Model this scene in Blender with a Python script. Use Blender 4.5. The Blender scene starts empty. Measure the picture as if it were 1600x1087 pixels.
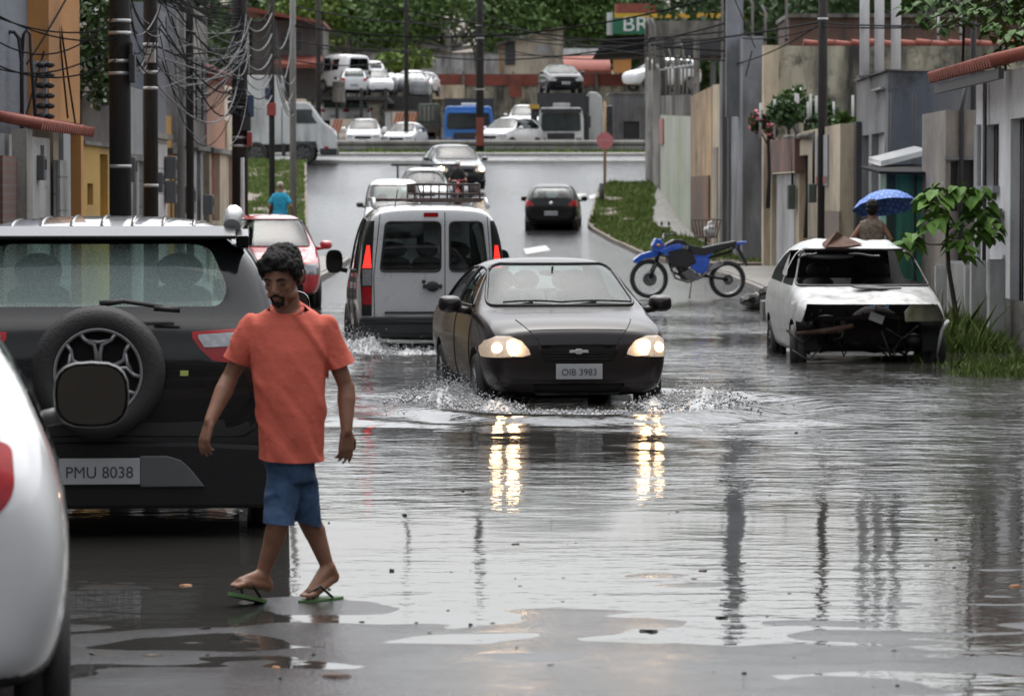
import bpy, bmesh, math, random
import numpy as np
from mathutils import Vector, Matrix, noise
from mathutils.bvhtree import BVHTree
R = math.radians
PI = math.pi
S = bpy.context.scene
C = S.collection
rnd = random.Random(7)

# ---------------------------------------------------------------- materials
def M(name, c1, c2=None, scale=2.0, rough=.6, metal=0., bump=0., bscale=30., stretch=(1, 1, 1), coat=0.,
      streak=None, sscale=(1.3, .3, .22), brick=None, rvar=0., emis=None, estr=0., spec=.5, detail=6, wave=None, dirt=None, waves=None):
    m = bpy.data.materials.new(name); m.use_nodes = True
    nt = m.node_tree; N = nt.nodes; L = nt.links
    b = N['Principled BSDF']
    b.inputs['Roughness'].default_value = rough
    b.inputs['Metallic'].default_value = metal
    b.inputs['Coat Weight'].default_value = coat
    b.inputs['Coat Roughness'].default_value = .04
    b.inputs['Specular IOR Level'].default_value = spec
    tc = N.new('ShaderNodeTexCoord')
    mp = N.new('ShaderNodeMapping'); mp.inputs['Scale'].default_value = stretch
    L.new(tc.outputs['Object'], mp.inputs['Vector'])
    def noise_(sc, vec=mp.outputs['Vector'], det=detail, ro=.6):
        n = N.new('ShaderNodeTexNoise'); n.inputs['Scale'].default_value = sc
        n.inputs['Detail'].default_value = det; n.inputs['Roughness'].default_value = ro
        L.new(vec, n.inputs['Vector']); return n.outputs['Fac']
    def ramp(f, a, z):
        r = N.new('ShaderNodeMapRange'); r.inputs['From Min'].default_value = a; r.inputs['From Max'].default_value = z
        L.new(f, r.inputs['Value']); return r.outputs['Result']
    def mix(f, a, z):
        x = N.new('ShaderNodeMix'); x.data_type = 'RGBA'
        if isinstance(f, float): x.inputs[0].default_value = f
        else: L.new(f, x.inputs[0])
        for k, v in ((6, a), (7, z)):
            if isinstance(v, tuple): x.inputs[k].default_value = (*v[:3], 1)
            else: L.new(v, x.inputs[k])
        return x.outputs[2]
    c2 = c2 or tuple(v * .75 for v in c1)
    nf = noise_(scale)
    col = mix(ramp(nf, .32, .68), c1, c2)
    hgt = None
    if brick:
        bt = N.new('ShaderNodeTexBrick'); bc1, bc2, bm, bw, bh, ms, rot = brick
        mp2 = N.new('ShaderNodeMapping'); mp2.inputs['Rotation'].default_value = rot
        L.new(tc.outputs['Object'], mp2.inputs['Vector']); L.new(mp2.outputs['Vector'], bt.inputs['Vector'])
        bt.inputs['Color1'].default_value = (*bc1, 1); bt.inputs['Color2'].default_value = (*bc2, 1)
        bt.inputs['Mortar'].default_value = (*bm, 1); bt.inputs['Scale'].default_value = 1
        bt.inputs['Brick Width'].default_value = bw; bt.inputs['Row Height'].default_value = bh
        bt.inputs['Mortar Size'].default_value = ms
        col = mix(.3, bt.outputs['Color'], col)
        hgt = bt.outputs['Fac']
    if streak:
        mp3 = N.new('ShaderNodeMapping'); mp3.inputs['Scale'].default_value = sscale
        L.new(tc.outputs['Object'], mp3.inputs['Vector'])
        sf = ramp(noise_(1.1, mp3.outputs['Vector'], 7, .62), .5 - streak[1] * .08, .80 - streak[1] * .12)
        col = mix(sf, col, streak[0])
    if dirt:
        df = ramp(noise_(dirt[1], mp.outputs['Vector'], 9, .7), dirt[2], dirt[2] + .14)
        col = mix(df, col, dirt[0])
    L.new(col, b.inputs['Base Color'])
    if rvar:
        L.new(ramp_add(N, L, noise_(scale * 3), rough, rvar), b.inputs['Roughness'])
    if bump:
        bp = N.new('ShaderNodeBump'); bp.inputs['Strength'].default_value = bump; bp.inputs['Distance'].default_value = .02
        L.new(noise_(bscale), bp.inputs['Height']); L.new(bp.outputs['Normal'], b.inputs['Normal'])
        last = bp
        if hgt:
            b2 = N.new('ShaderNodeBump'); b2.inputs['Strength'].default_value = -.6; b2.inputs['Distance'].default_value = .01
            L.new(hgt, b2.inputs['Height']); L.new(bp.outputs['Normal'], b2.inputs['Normal']); L.new(b2.outputs['Normal'], b.inputs['Normal'])
    if waves:                     # parallel ridges: (axis rotation, scale, strength)
        wt = N.new('ShaderNodeTexWave'); wt.bands_direction = waves[0]; wt.inputs['Scale'].default_value = waves[1]
        L.new(tc.outputs['Object'], wt.inputs['Vector'])
        b3 = N.new('ShaderNodeBump'); b3.inputs['Strength'].default_value = waves[2]; b3.inputs['Distance'].default_value = .03
        L.new(wt.outputs['Fac'], b3.inputs['Height']); L.new(b3.outputs['Normal'], b.inputs['Normal'])
    if emis:
        b.inputs['Emission Color'].default_value = (*emis, 1); b.inputs['Emission Strength'].default_value = estr
    return m
def ramp_add(N, L, f, base, var):
    r = N.new('ShaderNodeMapRange'); r.inputs['From Min'].default_value = .3; r.inputs['From Max'].default_value = .7
    r.inputs['To Min'].default_value = max(.02, base - var); r.inputs['To Max'].default_value = min(1, base + var)
    L.new(f, r.inputs['Value']); return r.outputs['Result']
def glass(name, tint=(.8, .85, .83), refl=1.0, rough=.02, haze=None):
    """thin sheet of glass: tinted see-through with a Fresnel reflection (and an even film of drizzle, also used to paint brightness in)"""
    m = bpy.data.materials.new(name); m.use_nodes = True
    nt = m.node_tree; N = nt.nodes; L = nt.links; N.remove(N['Principled BSDF'])
    o = N['Material Output']
    t = N.new('ShaderNodeBsdfTransparent'); t.inputs[0].default_value = (*tint, 1)
    g = N.new('ShaderNodeBsdfGlossy'); g.inputs['Roughness'].default_value = rough; g.inputs[0].default_value = (refl, refl, refl, 1)
    f = N.new('ShaderNodeFresnel'); gg = N.new('ShaderNodeNewGeometry'); fm_ = N.new('ShaderNodeMath'); fm_.operation = 'MULTIPLY_ADD'; fm_.inputs[1].default_value = -.905; fm_.inputs[2].default_value = 1.55; L.new(gg.outputs['Backfacing'], fm_.inputs[0]); L.new(fm_.outputs[0], f.inputs[0])
    mx = N.new('ShaderNodeMixShader'); L.new(f.outputs[0], mx.inputs[0]); L.new(t.outputs[0], mx.inputs[1]); L.new(g.outputs[0], mx.inputs[2])
    out = mx
    if haze:
        d = N.new('ShaderNodeBsdfDiffuse'); d.inputs[0].default_value = (*haze[0], 1)
        tc = N.new('ShaderNodeTexCoord'); n = N.new('ShaderNodeTexNoise'); n.inputs['Scale'].default_value = 90; n.inputs['Detail'].default_value = 4
        L.new(tc.outputs['Object'], n.inputs['Vector'])
        mr = N.new('ShaderNodeMapRange'); mr.inputs['From Min'].default_value = .35; mr.inputs['From Max'].default_value = .7
        mr.inputs['To Min'].default_value = haze[1] * .85; mr.inputs['To Max'].default_value = haze[1] * 1.15
        L.new(n.outputs['Fac'], mr.inputs['Value'])
        m2 = N.new('ShaderNodeMixShader'); L.new(mr.outputs[0], m2.inputs[0]); L.new(mx.outputs[0], m2.inputs[1]); L.new(d.outputs[0], m2.inputs[2]); out = m2
    L.new(out.outputs[0], o.inputs[0]); return m

# ---------------------------------------------------------------- objects
def tag(o, label=None, cat=None, group=None, kind=None):
    if label: o['label'] = label
    if cat: o['category'] = cat
    if group: o['group'] = group
    if kind: o['kind'] = kind
    return o
def thing(name, label, cat, loc=(0, 0, 0), rz=0., group=None):
    o = bpy.data.objects.new(name, None); C.objects.link(o)
    o.location = loc; o.rotation_euler = (0, 0, rz); o.empty_display_size = .2
    return tag(o, label, cat, group)
def link(name, me, parent=None, mats=()):
    o = bpy.data.objects.new(name, me); C.objects.link(o)
    for m in mats: me.materials.append(m)
    if parent: o.parent = parent
    return o
def copy_tree(o, parent=None):
    c = o.copy(); C.objects.link(c)
    if parent is not None: c.parent = parent
    for ch in list(KIDS.get(o.name, [])) or [k for k in o.children]: copy_tree(ch, c)
    return c
KIDS = {}
class MB:
    def __init__(s): s.v = []; s.f = []; s.mi = []; s.cur = 0; s.sm = []; s.smooth = False
    def add(s, vs, fs):
        n = len(s.v); s.v += [tuple(v) for v in vs]
        for f in fs: s.f.append([i + n for i in f]); s.mi.append(s.cur); s.sm.append(s.smooth)
        return s
    def box(s, x0, x1, y0, y1, z0, z1):
        v = [(x0, y0, z0), (x1, y0, z0), (x1, y1, z0), (x0, y1, z0), (x0, y0, z1), (x1, y0, z1), (x1, y1, z1), (x0, y1, z1)]
        return s.add(v, [(0, 3, 2, 1), (4, 5, 6, 7), (0, 1, 5, 4), (1, 2, 6, 5), (2, 3, 7, 6), (3, 0, 4, 7)])
    def obox(s, c, size, rot=(0, 0, 0)):
        m = Matrix.Translation(c) @ Matrix.Rotation(rot[2], 4, 'Z') @ Matrix.Rotation(rot[1], 4, 'Y') @ Matrix.Rotation(rot[0], 4, 'X')
        h = [d / 2 for d in size]
        v = [m @ Vector((sx * h[0], sy * h[1], sz * h[2])) for sz in (-1, 1) for sx, sy in ((-1, -1), (1, -1), (1, 1), (-1, 1))]
        return s.add(v, [(0, 3, 2, 1), (4, 5, 6, 7), (0, 1, 5, 4), (1, 2, 6, 5), (2, 3, 7, 6), (3, 0, 4, 7)])
    def tube(s, pts, r, n=8, cap=True, sm=True):
        pts = [Vector(p) for p in pts]; k = len(pts)
        rs = r if isinstance(r, (list, tuple)) else [r] * k
        vs = []; up = None
        for i, p in enumerate(pts):
            d = (pts[min(i + 1, k - 1)] - pts[max(i - 1, 0)])
            if d.length < 1e-9: d = Vector((0, 0, 1))
            d.normalize()
            if up is None: up = Vector((0, 0, 1)) if abs(d.z) < .9 else Vector((1, 0, 0))
            a = d.cross(up)
            if a.length < 1e-4: a = d.cross(Vector((0, 1, 0)))
            a.normalize(); b = a.cross(d); up = b
            for j in range(n):
                t = 2 * PI * j / n; vs.append(p + (a * math.cos(t) + b * math.sin(t)) * rs[i])
        fs = [(i * n + j, i * n + (j + 1) % n, (i + 1) * n + (j + 1) % n, (i + 1) * n + j) for i in range(k - 1) for j in range(n)]
        o = s.smooth; s.smooth = sm; s.add(vs, fs); s.smooth = False
        if cap: 
            m = len(s.v) - len(vs)
            s.f.append([m + j for j in range(n)][::1]); s.mi.append(s.cur); s.sm.append(False)
            s.f.append([m + (k - 1) * n + j for j in range(n)][::-1]); s.mi.append(s.cur); s.sm.append(False)
        s.smooth = o; return s
    def lathe(s, prof, n=24, axis='Z', c=(0, 0, 0), close=False):
        """prof: (radius, height) pairs"""
        vs = []
        for (r, h) in prof:
            for j in range(n):
                t = 2 * PI * j / n; a, b = r * math.cos(t), r * math.sin(t)
                p = {'Z': (a, b, h), 'X': (h, a, b), 'Y': (b, h, a)}[axis]
                vs.append((p[0] + c[0], p[1] + c[1], p[2] + c[2]))
        k = len(prof); rg = range(k) if close else range(k - 1)
        fs = [(i * n + j, i * n + (j + 1) % n, ((i + 1) % k) * n + (j + 1) % n, ((i + 1) % k) * n + j) for i in rg for j in range(n)]
        o = s.smooth; s.smooth = True; s.add(vs, fs); s.smooth = o; return s
    def ball(s, c, r, n=12, m=8, rot=None):
        r = r if isinstance(r, (list, tuple)) else (r, r, r)
        vs = []
        for i in range(m + 1):
            ph = PI * i / m
            for j in range(n):
                t = 2 * PI * j / n
                p = Vector((r[0] * math.sin(ph) * math.cos(t), r[1] * math.sin(ph) * math.sin(t), r[2] * math.cos(ph)))
                if rot is not None: p = rot @ p
                vs.append(p + Vector(c))
        fs = [(i * n + j, (i + 1) * n + j, (i + 1) * n + (j + 1) % n, i * n + (j + 1) % n) for i in range(m) for j in range(n)]
        o = s.smooth; s.smooth = True; s.add(vs, fs); s.smooth = o; return s
    def limb(s, p, q, r1, r2, n=12):
        p, q = Vector(p), Vector(q)
        s.tube([p, p.lerp(q, .5), q], [r1, (r1 + r2) / 2, r2], n); s.ball(p, r1, n, 8); s.ball(q, r2, n, 8); return s
    def prism(s, poly, a, b, axis='Y'):
        """2D polygon extruded from a to b along axis; poly is (x,z) for Y, (y,z) for X, (x,y) for Z"""
        f = {'Y': lambda u, v, w: (u, w, v), 'X': lambda u, v, w: (w, u, v), 'Z': lambda u, v, w: (u, v, w)}[axis]
        n = len(poly); vs = [f(u, v, a) for u, v in poly] + [f(u, v, b) for u, v in poly]
        fs = [list(range(n))[::-1], list(range(n, 2 * n))] + [(i, (i + 1) % n, n + (i + 1) % n, n + i) for i in range(n)]
        return s.add(vs, fs)
    def holed(s, axis, t0, t1, a0, a1, z0, z1, ops):
        """wall between t0 and t1 (thickness) spanning a0..a1, z0..z1 with rectangular openings (a,a,z,z)"""
        xs = sorted({a0, a1, *[min(max(o[k], a0), a1) for o in ops for k in (0, 1)]})
        for u, v in zip(xs, xs[1:]):
            if v - u < 1e-4: continue
            m = (u + v) / 2; zz = z0
            for o in sorted([o for o in ops if o[0] < m < o[1]], key=lambda o: o[2]):
                if o[2] > zz + 1e-4: s._w(axis, t0, t1, u, v, zz, o[2])
                zz = o[3]
            if z1 > zz + 1e-4: s._w(axis, t0, t1, u, v, zz, z1)
        return s
    def _w(s, axis, t0, t1, u, v, z, zz):
        if axis == 'X': s.box(min(t0, t1), max(t0, t1), u, v, z, zz)
        else: s.box(u, v, min(t0, t1), max(t0, t1), z, zz)
    def bm(s):
        b = bmesh.new(); vs = [b.verts.new(v) for v in s.v]
        for f, mi, sm in zip(s.f, s.mi, s.sm):
            try: x = b.faces.new([vs[i] for i in f]); x.material_index = mi; x.smooth = sm
            except ValueError: pass
        return b
    def build(s, name, mats, parent=None, fix=True, bevel=0.):
        b = s.bm()
        if fix: bmesh.ops.recalc_face_normals(b, faces=b.faces)
        if bevel: bmesh.ops.bevel(b, geom=[e for e in b.edges if e.is_manifold and e.calc_face_angle(0) > .6], offset=bevel, segments=2, affect='EDGES', profile=.6)
        me = bpy.data.meshes.new(name); b.to_mesh(me); b.free()
        return link(name, me, parent, mats if isinstance(mats, (list, tuple)) else [mats])
def bm_obj(name, b, mats, parent=None):
    me = bpy.data.meshes.new(name); b.to_mesh(me); b.free()
    return link(name, me, parent, mats if isinstance(mats, (list, tuple)) else [mats])
def eval_mod(me, setup):
    """mesh -> mesh after modifiers"""
    o = bpy.data.objects.new('tmp', me); C.objects.link(o); setup(o)
    dg = bpy.context.evaluated_depsgraph_get(); dg.update()
    r = bpy.data.meshes.new_from_object(o.evaluated_get(dg)); C.objects.unlink(o); bpy.data.objects.remove(o)
    return r
def organic(mb, voxel=.006, smooth=6, disp=None):
    """one continuous skin over overlapping blobs"""
    b = mb.bm(); bmesh.ops.recalc_face_normals(b, faces=b.faces); me = bpy.data.meshes.new('t'); b.to_mesh(me); b.free()
    def st(o):
        m = o.modifiers.new('r', 'REMESH'); m.mode = 'VOXEL'; m.voxel_size = voxel; m.use_smooth_shade = True
        m = o.modifiers.new('s', 'SMOOTH'); m.factor = .6; m.iterations = smooth
    r = eval_mod(me, st)
    if disp:
        for v in r.vertices: v.co = Vector(v.co) + Vector(disp(Vector(v.co), Vector(v.normal)))
    return r
def text_mesh(name, body, size, mat, parent, loc, rot=(PI / 2, 0, 0), ext=.004, sx=1.):
    cu = bpy.data.curves.new(name, 'FONT'); cu.body = body; cu.size = size; cu.extrude = ext; cu.align_x = 'CENTER'; cu.align_y = 'CENTER'
    o = bpy.data.objects.new(name, cu); C.objects.link(o)
    dg = bpy.context.evaluated_depsgraph_get(); dg.update(); me = bpy.data.meshes.new_from_object(o.evaluated_get(dg))
    C.objects.unlink(o); bpy.data.objects.remove(o)
    me.materials.clear(); r = link(name, me, parent, [mat]); r.location = loc; r.rotation_euler = rot; r.scale = (sx, 1, 1); return r
def cards(name, pos, size, mat, parent=None, flat=.0, seed=1, shape='leaf', up=None, aspect=.6, fold=True):
    """many small leaf faces, pos Nx3"""
    r = np.random.default_rng(seed); n = len(pos); pos = np.asarray(pos)
    d = r.normal(size=(n, 3)); d[:, 2] *= (1 - flat); d /= np.linalg.norm(d, axis=1)[:, None]
    if up is not None: d = d * (1 - up) + np.array([0, 0, 1.]) * up; d /= np.linalg.norm(d, axis=1)[:, None]
    e = np.cross(d, r.normal(size=(n, 3))); e /= np.linalg.norm(e, axis=1)[:, None]
    sz = size * r.uniform(.6, 1.4, size=(n, 1))
    a = pos - d * sz * .5; c = pos + d * sz * .5; b = pos + e * sz * aspect * .5; g = pos - e * sz * aspect * .5
    v = np.stack([a, b, c, g], 1).reshape(-1, 3)
    me = bpy.data.meshes.new(name); me.vertices.add(4 * n); me.vertices.foreach_set('co', v.ravel().astype(np.float32))
    me.loops.add(4 * n); me.loops.foreach_set('vertex_index', np.arange(4 * n, dtype=np.int32))
    me.polygons.add(n); me.polygons.foreach_set('loop_start', np.arange(0, 4 * n, 4, dtype=np.int32))
    me.update(calc_edges=True); me.validate()
    return link(name, me, parent, [mat])
def leafmat(name, c1, c2, c3=None, scale=1.2):
    m = M(name, c1, c2, scale=scale, rough=.6, spec=.25)
    return m

# camera: 135 mm lens, 1.8 m above the water
CAMH = 1.8; FPX = 6000.; HOR = 303.
PITCH = math.atan((543.5 - HOR) / FPX)
def at(px, py, Y):
    """the point at distance Y that the photograph shows at (px, py)"""
    u, v = (px - 800) / FPX, (543.5 - py) / FPX
    c, s = math.cos(PITCH), math.sin(PITCH)
    dy = c + v * s; dz = v * c - s
    return Vector((u / dy * Y, Y, CAMH + dz / dy * Y))
PROF = [(0, .0015), (12, .001), (15, .001), (18.5, -.006), (24, -.06), (30, -.15), (48, -.15), (56, -.06), (63, .0), (72, .05), (80, .08), (92, .22), (104, .42), (115, .66), (133, 1.9), (150, 2.9), (168, 3.6), (176, 3.5), (230, 3.8), (400, 4.5)]
def gz(y):
    y = min(max(y, 0), 399)
    for (a, za), (b, zb) in zip(PROF, PROF[1:]):
        if a <= y <= b:
            t = (y - a) / (b - a); return za + (zb - za) * (t * t * (3 - 2 * t) * .4 + t * .6)
# ---------------------------------------------------------------- shared materials
def paint(name, c, rough=.22, coat=1., metal=0., var=.85): return M(name, c, tuple(v * var for v in c), scale=3, rough=rough, metal=metal, coat=coat, rvar=.05, bump=.05, bscale=260)
mt = dict(
    rubber=M('tyre rubber', (.018, .018, .019), (.03, .03, .03), rough=.62, bump=.4, bscale=90, rvar=.12),
    trim=M('black plastic trim', (.014, .014, .015), (.022, .022, .023), rough=.45, bump=.15, bscale=200, rvar=.1),
    dark=M('dark recess', (.006, .006, .006), rough=.8),
    alloy=M('wheel alloy', (.33, .33, .34), (.24, .24, .25), scale=6, rough=.35, metal=.7, rvar=.1),
    chrome=M('chrome', (.9, .9, .9), (.85, .85, .85), rough=.3, metal=1.),
    seat=M('seat cloth', (.045, .047, .05), (.03, .03, .033), rough=.9, bump=.3, bscale=120),
    red_lens=M('red lamp lens', (.36, .004, .008), (.24, .003, .005), rough=.2, coat=.2, scale=25, spec=.3),
    red_lit=M('lit red lamp', (.5, .01, .01), (.4, .01, .01), rough=.15, coat=1, emis=(1, .03, .02), estr=.9),
    clear_lens=M('clear lamp lens', (.33, .34, .35), (.2, .2, .21), scale=30, rough=.1, coat=1, metal=.4),
    head_on=M('lit headlamp', (.9, .85, .75), rough=.1, emis=(1, .62, .3), estr=14),
    head_soft=M('headlamp lens glowing', (.55, .52, .48), (.35, .33, .31), scale=30, rough=.1, coat=.6, emis=(1, .68, .42), estr=.16),
    plate=M('licence plate', (.42, .43, .44), (.36, .37, .38), rough=.4), plate_ink=M('plate characters', (.05, .05, .055), rough=.5),
    glass=glass('window glass', (.42, .5, .48), refl=.7), tint=glass('tinted glass', (.10, .11, .115)), wet_glass=glass('rain wet windscreen', (.66, .80, .77), refl=.75, haze=((.30, .38, .37), .10)),
    mirror=M('mirror glass', (.07, .073, .078), (.05, .053, .056), rough=.05, metal=1.),
    black_paint=M('black car paint', (.004, .004, .005), (.006, .006, .006), rough=.2, coat=.32, spec=.2, bump=.04, bscale=200), white_paint=paint('white car paint', (.72, .73, .74), var=.93), silver=paint('silver car paint', (.56, .565, .57), metal=.15, rough=.3, var=.92),
    graphite=M('dark graphite car paint', (.014, .011, .011), (.018, .014, .014), rough=.22, coat=.26, spec=.25, bump=.04, bscale=200), red_paint=paint('red car paint', (.50, .03, .035)),
    grey_paint=paint('dark grey car paint', (.03, .032, .037)), steel=M('dull steel', (.16, .16, .16), (.1, .1, .1), rough=.5, metal=.6, rvar=.15),
)
def inpoly(x, y, P):
    r = False; j = len(P) - 1
    for i in range(len(P)):
        if (P[i][1] > y) != (P[j][1] > y) and x < (P[j][0] - P[i][0]) * (y - P[i][1]) / (P[j][1] - P[i][1] + 1e-12) + P[i][0]: r = not r
        j = i
    return r
AX = {'F': (0, 2, 1, 1), 'B': (0, 2, 1, -1), 'R': (1, 2, 0, 1), 'L': (1, 2, 0, -1), 'T': (0, 1, 2, 1)}   # u, v, normal axis, sign
def carve(bm, face, P, nmin=.18, lim=None, off=0.):
    """cut the outline P out of the body surface seen from one side and return it as its own surface"""
    u, v, w, sg = AX[face]
    us = [p[0] for p in P]; vs = [p[1] for p in P]; b = (min(us) - .12, max(us) + .12, min(vs) - .12, max(vs) + .12)
    bm.normal_update()
    def near():
        r = []
        for f in bm.faces:
            c = f.calc_center_median()
            if b[0] < c[u] < b[1] and b[2] < c[v] < b[3] and f.normal[w] * sg > nmin * .5 and (lim is None or lim(c)): r.append(f)
        return r
    n = len(P)
    for i in range(n):
        a, c = P[i], P[(i + 1) % n]
        du, dv = c[0] - a[0], c[1] - a[1]
        if abs(du) + abs(dv) < 1e-6: continue
        no = [0, 0, 0]; no[u] = dv; no[v] = -du; co = [0, 0, 0]; co[u] = a[0]; co[v] = a[1]
        m = .06
        fs = []
        for f in near():
            q = f.calc_center_median()
            if min(a[0], c[0]) - m < q[u] < max(a[0], c[0]) + m and min(a[1], c[1]) - m < q[v] < max(a[1], c[1]) + m: fs.append(f)
        g = set(fs); ge = {e for f in fs for e in f.edges}; gv = {x for f in fs for x in f.verts}
        bmesh.ops.bisect_plane(bm, geom=list(g) + list(ge) + list(gv), plane_co=co, plane_no=no, dist=1e-5)
    bm.normal_update(); sel = []
    for f in near():
        c = f.calc_center_median()
        if f.normal[w] * sg > nmin and inpoly(c[u], c[v], P): sel.append(f)
    nb = bmesh.new(); mp = {}
    for f in sel:
        vv = []
        for x in f.verts:
            if x not in mp: mp[x] = nb.verts.new(x.co + x.normal * off)
            vv.append(mp[x])
        q = nb.faces.new(vv); q.smooth = True
    bmesh.ops.delete(bm, geom=sel, context='FACES')
    return nb
def rim_of(nb, width, out=.004, thick=.01):
    """a moulding that follows the border of a cut-out surface"""
    r = bmesh.new(); nb.normal_update()
    be = [e for e in nb.edges if len(e.link_faces) == 1]
    adj = {}
    for e in be:
        for x in e.verts: adj.setdefault(x, []).append(e)
    seen = set(); mb = MB()
    for e in be:
        if e in seen: continue
        loop = [e.verts[0]]; cur = e.verts[1]; seen.add(e); ok = True
        while cur is not loop[0] and ok:
            loop.append(cur); nx = [k for k in adj[cur] if k not in seen]
            if not nx: break
            seen.add(nx[0]); cur = nx[0].other_vert(cur)
        if len(loop) < 6: continue
        pts = [x.co + x.normal * out for x in loop]; pts.append(pts[0].copy()); 
        mb.tube(pts, width, 5, cap=False)
    r.free(); return mb
def ringmesh(st, level=2):
    """st: stations (y, zb, wl, zl, wm, zm, wb, zb2, wt, ze, zt); returns a closed smooth body"""
    bm = bmesh.new(); rows = []
    for (y, zb, wl, zl, wm, zm, wb, zbt, wt, ze, zt) in st:
        h = [(0, zb), (wl * .9, zb), (wl, zl), (wm, zm), (wb, zbt), (wt, ze), (wt * .62, zt - (zt - ze) * .18), (0, zt)]
        ring = h + [(-x, z) for x, z in h[-2:0:-1]]
        rows.append([bm.verts.new((x, y, z)) for x, z in ring])
    n = len(rows[0])
    for a, b in zip(rows, rows[1:]):
        for i in range(n): bm.faces.new((a[i], a[(i + 1) % n], b[(i + 1) % n], b[i]))
    for r, rev in ((rows[0], 0), (rows[-1], 1)):
        for q in ((0, 1, 6, 7), (1, 2, 5, 6), (2, 3, 4, 5)):
            f1 = [r[i] for i in q]; f2 = [r[(n - i) % n] for i in q]
            for f in (f1 if rev else f1[::-1], f2[::-1] if rev else f2): bm.faces.new(f)
    bmesh.ops.recalc_face_normals(bm, faces=bm.faces)
    me = bpy.data.meshes.new('b'); bm.to_mesh(me); bm.free()
    def f(o):
        m = o.modifiers.new('s', 'SUBSURF'); m.levels = level; m.render_levels = level
    return eval_mod(me, f)
def arches(me, wheels, r, W, trim=True):
    """cut the wheel openings through the closed body"""
    mb = MB()
    for (y, z) in wheels:
        for s in (-1, 1):
            k = 28; prof = [(0, 0)] 
            a0, a1 = sorted((s * (W / 2 - .26), s * (W / 2 + .2)))
            ps = [(y + r * math.cos(2 * PI * i / k), z + r * math.sin(2 * PI * i / k)) for i in range(k)]
            mb.prism(ps, a0, a1, 'X')
    b = mb.bm(); bmesh.ops.recalc_face_normals(b, faces=b.faces); cm = bpy.data.meshes.new('c'); b.to_mesh(cm); b.free()
    cm.materials.append(mt['dark'])
    me.materials.clear(); me.materials.append(mt['trim']); me.materials.append(mt['dark'])
    for p in cm.polygons: p.material_index = 0
    co = bpy.data.objects.new('cut', cm); C.objects.link(co)
    def f(o):
        m = o.modifiers.new('b', 'BOOLEAN'); m.operation = 'DIFFERENCE'; m.object = co; m.solver = 'EXACT'; m.material_mode = 'TRANSFER'
    r_ = eval_mod(me, f); C.objects.unlink(co); bpy.data.objects.remove(co); return r_
WH = {}
def wheel(parent, loc, r=.3, w=.19, side=1, style='alloy', rz=0., name='wheel', spokes=5):
    """wheel > tyre, rim; side is the outward direction in x"""
    key = (r, w, style, spokes, side)
    e = bpy.data.objects.new(name, None); C.objects.link(e); e.parent = parent; e.location = loc; e.rotation_euler = (0, 0, rz)
    if key not in WH:
        t = MB(); h = w / 2; q = r * .66
        t.lathe([(q, -h * .8), (r * .8, -h), (r * .93, -h * .92), (r, -h * .7), (r, -h * .1), (r - .008, -h * .08), (r - .008, h * .08), (r, h * .1), (r, h * .7), (r * .93, h * .92), (r * .8, h), (q, h * .8)], 36, 'X')
        m = MB(); s = side
        m.lathe([(q + .004, -h * .8 * s), (q * .96, -h * .2 * s), (q * .95, h * .4 * s), (q + .004, h * .82 * s), (q + .01, h * .86 * s)], 32, 'X')
        m.lathe([(.0, h * .2 * s), (q * .95, h * .15 * s)], 24, 'X')
        m.lathe([(0, h * .72 * s), (r * .12, h * .7 * s), (r * .17, h * .5 * s), (r * .17, h * .2 * s)], 16, 'X')
        for k in range(spokes):
            a = 2 * PI * k / spokes; 
            for d in (-.16, .16):
                p0 = Vector((h * .6 * s, math.cos(a) * r * .1, math.sin(a) * r * .1)); p1 = Vector((h * .66 * s, math.cos(a + d * .6) * q * .55, math.sin(a + d * .6) * q * .55)); p2 = Vector((h * .7 * s, math.cos(a + d * 1.7) * q, math.sin(a + d * 1.7) * q))
                m.tube([p0, p1, p2], [r * .06, r * .045, r * .055], 6)
        a = t.build('tyre', mt['rubber']); b = m.build('rim', mt['alloy'] if style == 'alloy' else mt['steel'])
        WH[key] = (a.data, b.data); C.objects.unlink(a); C.objects.unlink(b)
    for nm, me in zip(('tyre', 'rim'), WH[key]): link(nm, me, e)
    return e
PLN = 0
def plate(parent, loc, rz=0., w=.4, h=.13, name='licence_plate'):
    p = MB().box(-w / 2, w / 2, -.004, .004, -h / 2, h / 2).build(name, mt['plate'], parent, bevel=.003); p.location = loc; p.rotation_euler = (0, 0, rz)
    global PLN; PLN += 1
    text_mesh('lettering', ('HUO 0806', 'OIB 3983', 'NQH 5560', 'PMU 8038')[PLN % 4], h * .62, mt['plate_ink'], p, (0, -.006, -h * .06), (PI / 2, 0, 0), .001, w / .4 * .98); return p
    m = MB(); x = -w * .42
    for k in range(7):
        ww = w * .07; 
        m.box(x, x + ww * .35, -.0072, -.004, -h * .3, h * .22); m.box(x + ww * .35, x + ww, -.0072, -.004, (h * .12 if k % 2 else -h * .3), (h * .22 if k % 2 else -h * .2))
        x += w * .115 + (w * .05 if k == 2 else 0)
    m.build('lettering', mt['plate_ink'], p); return p
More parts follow.
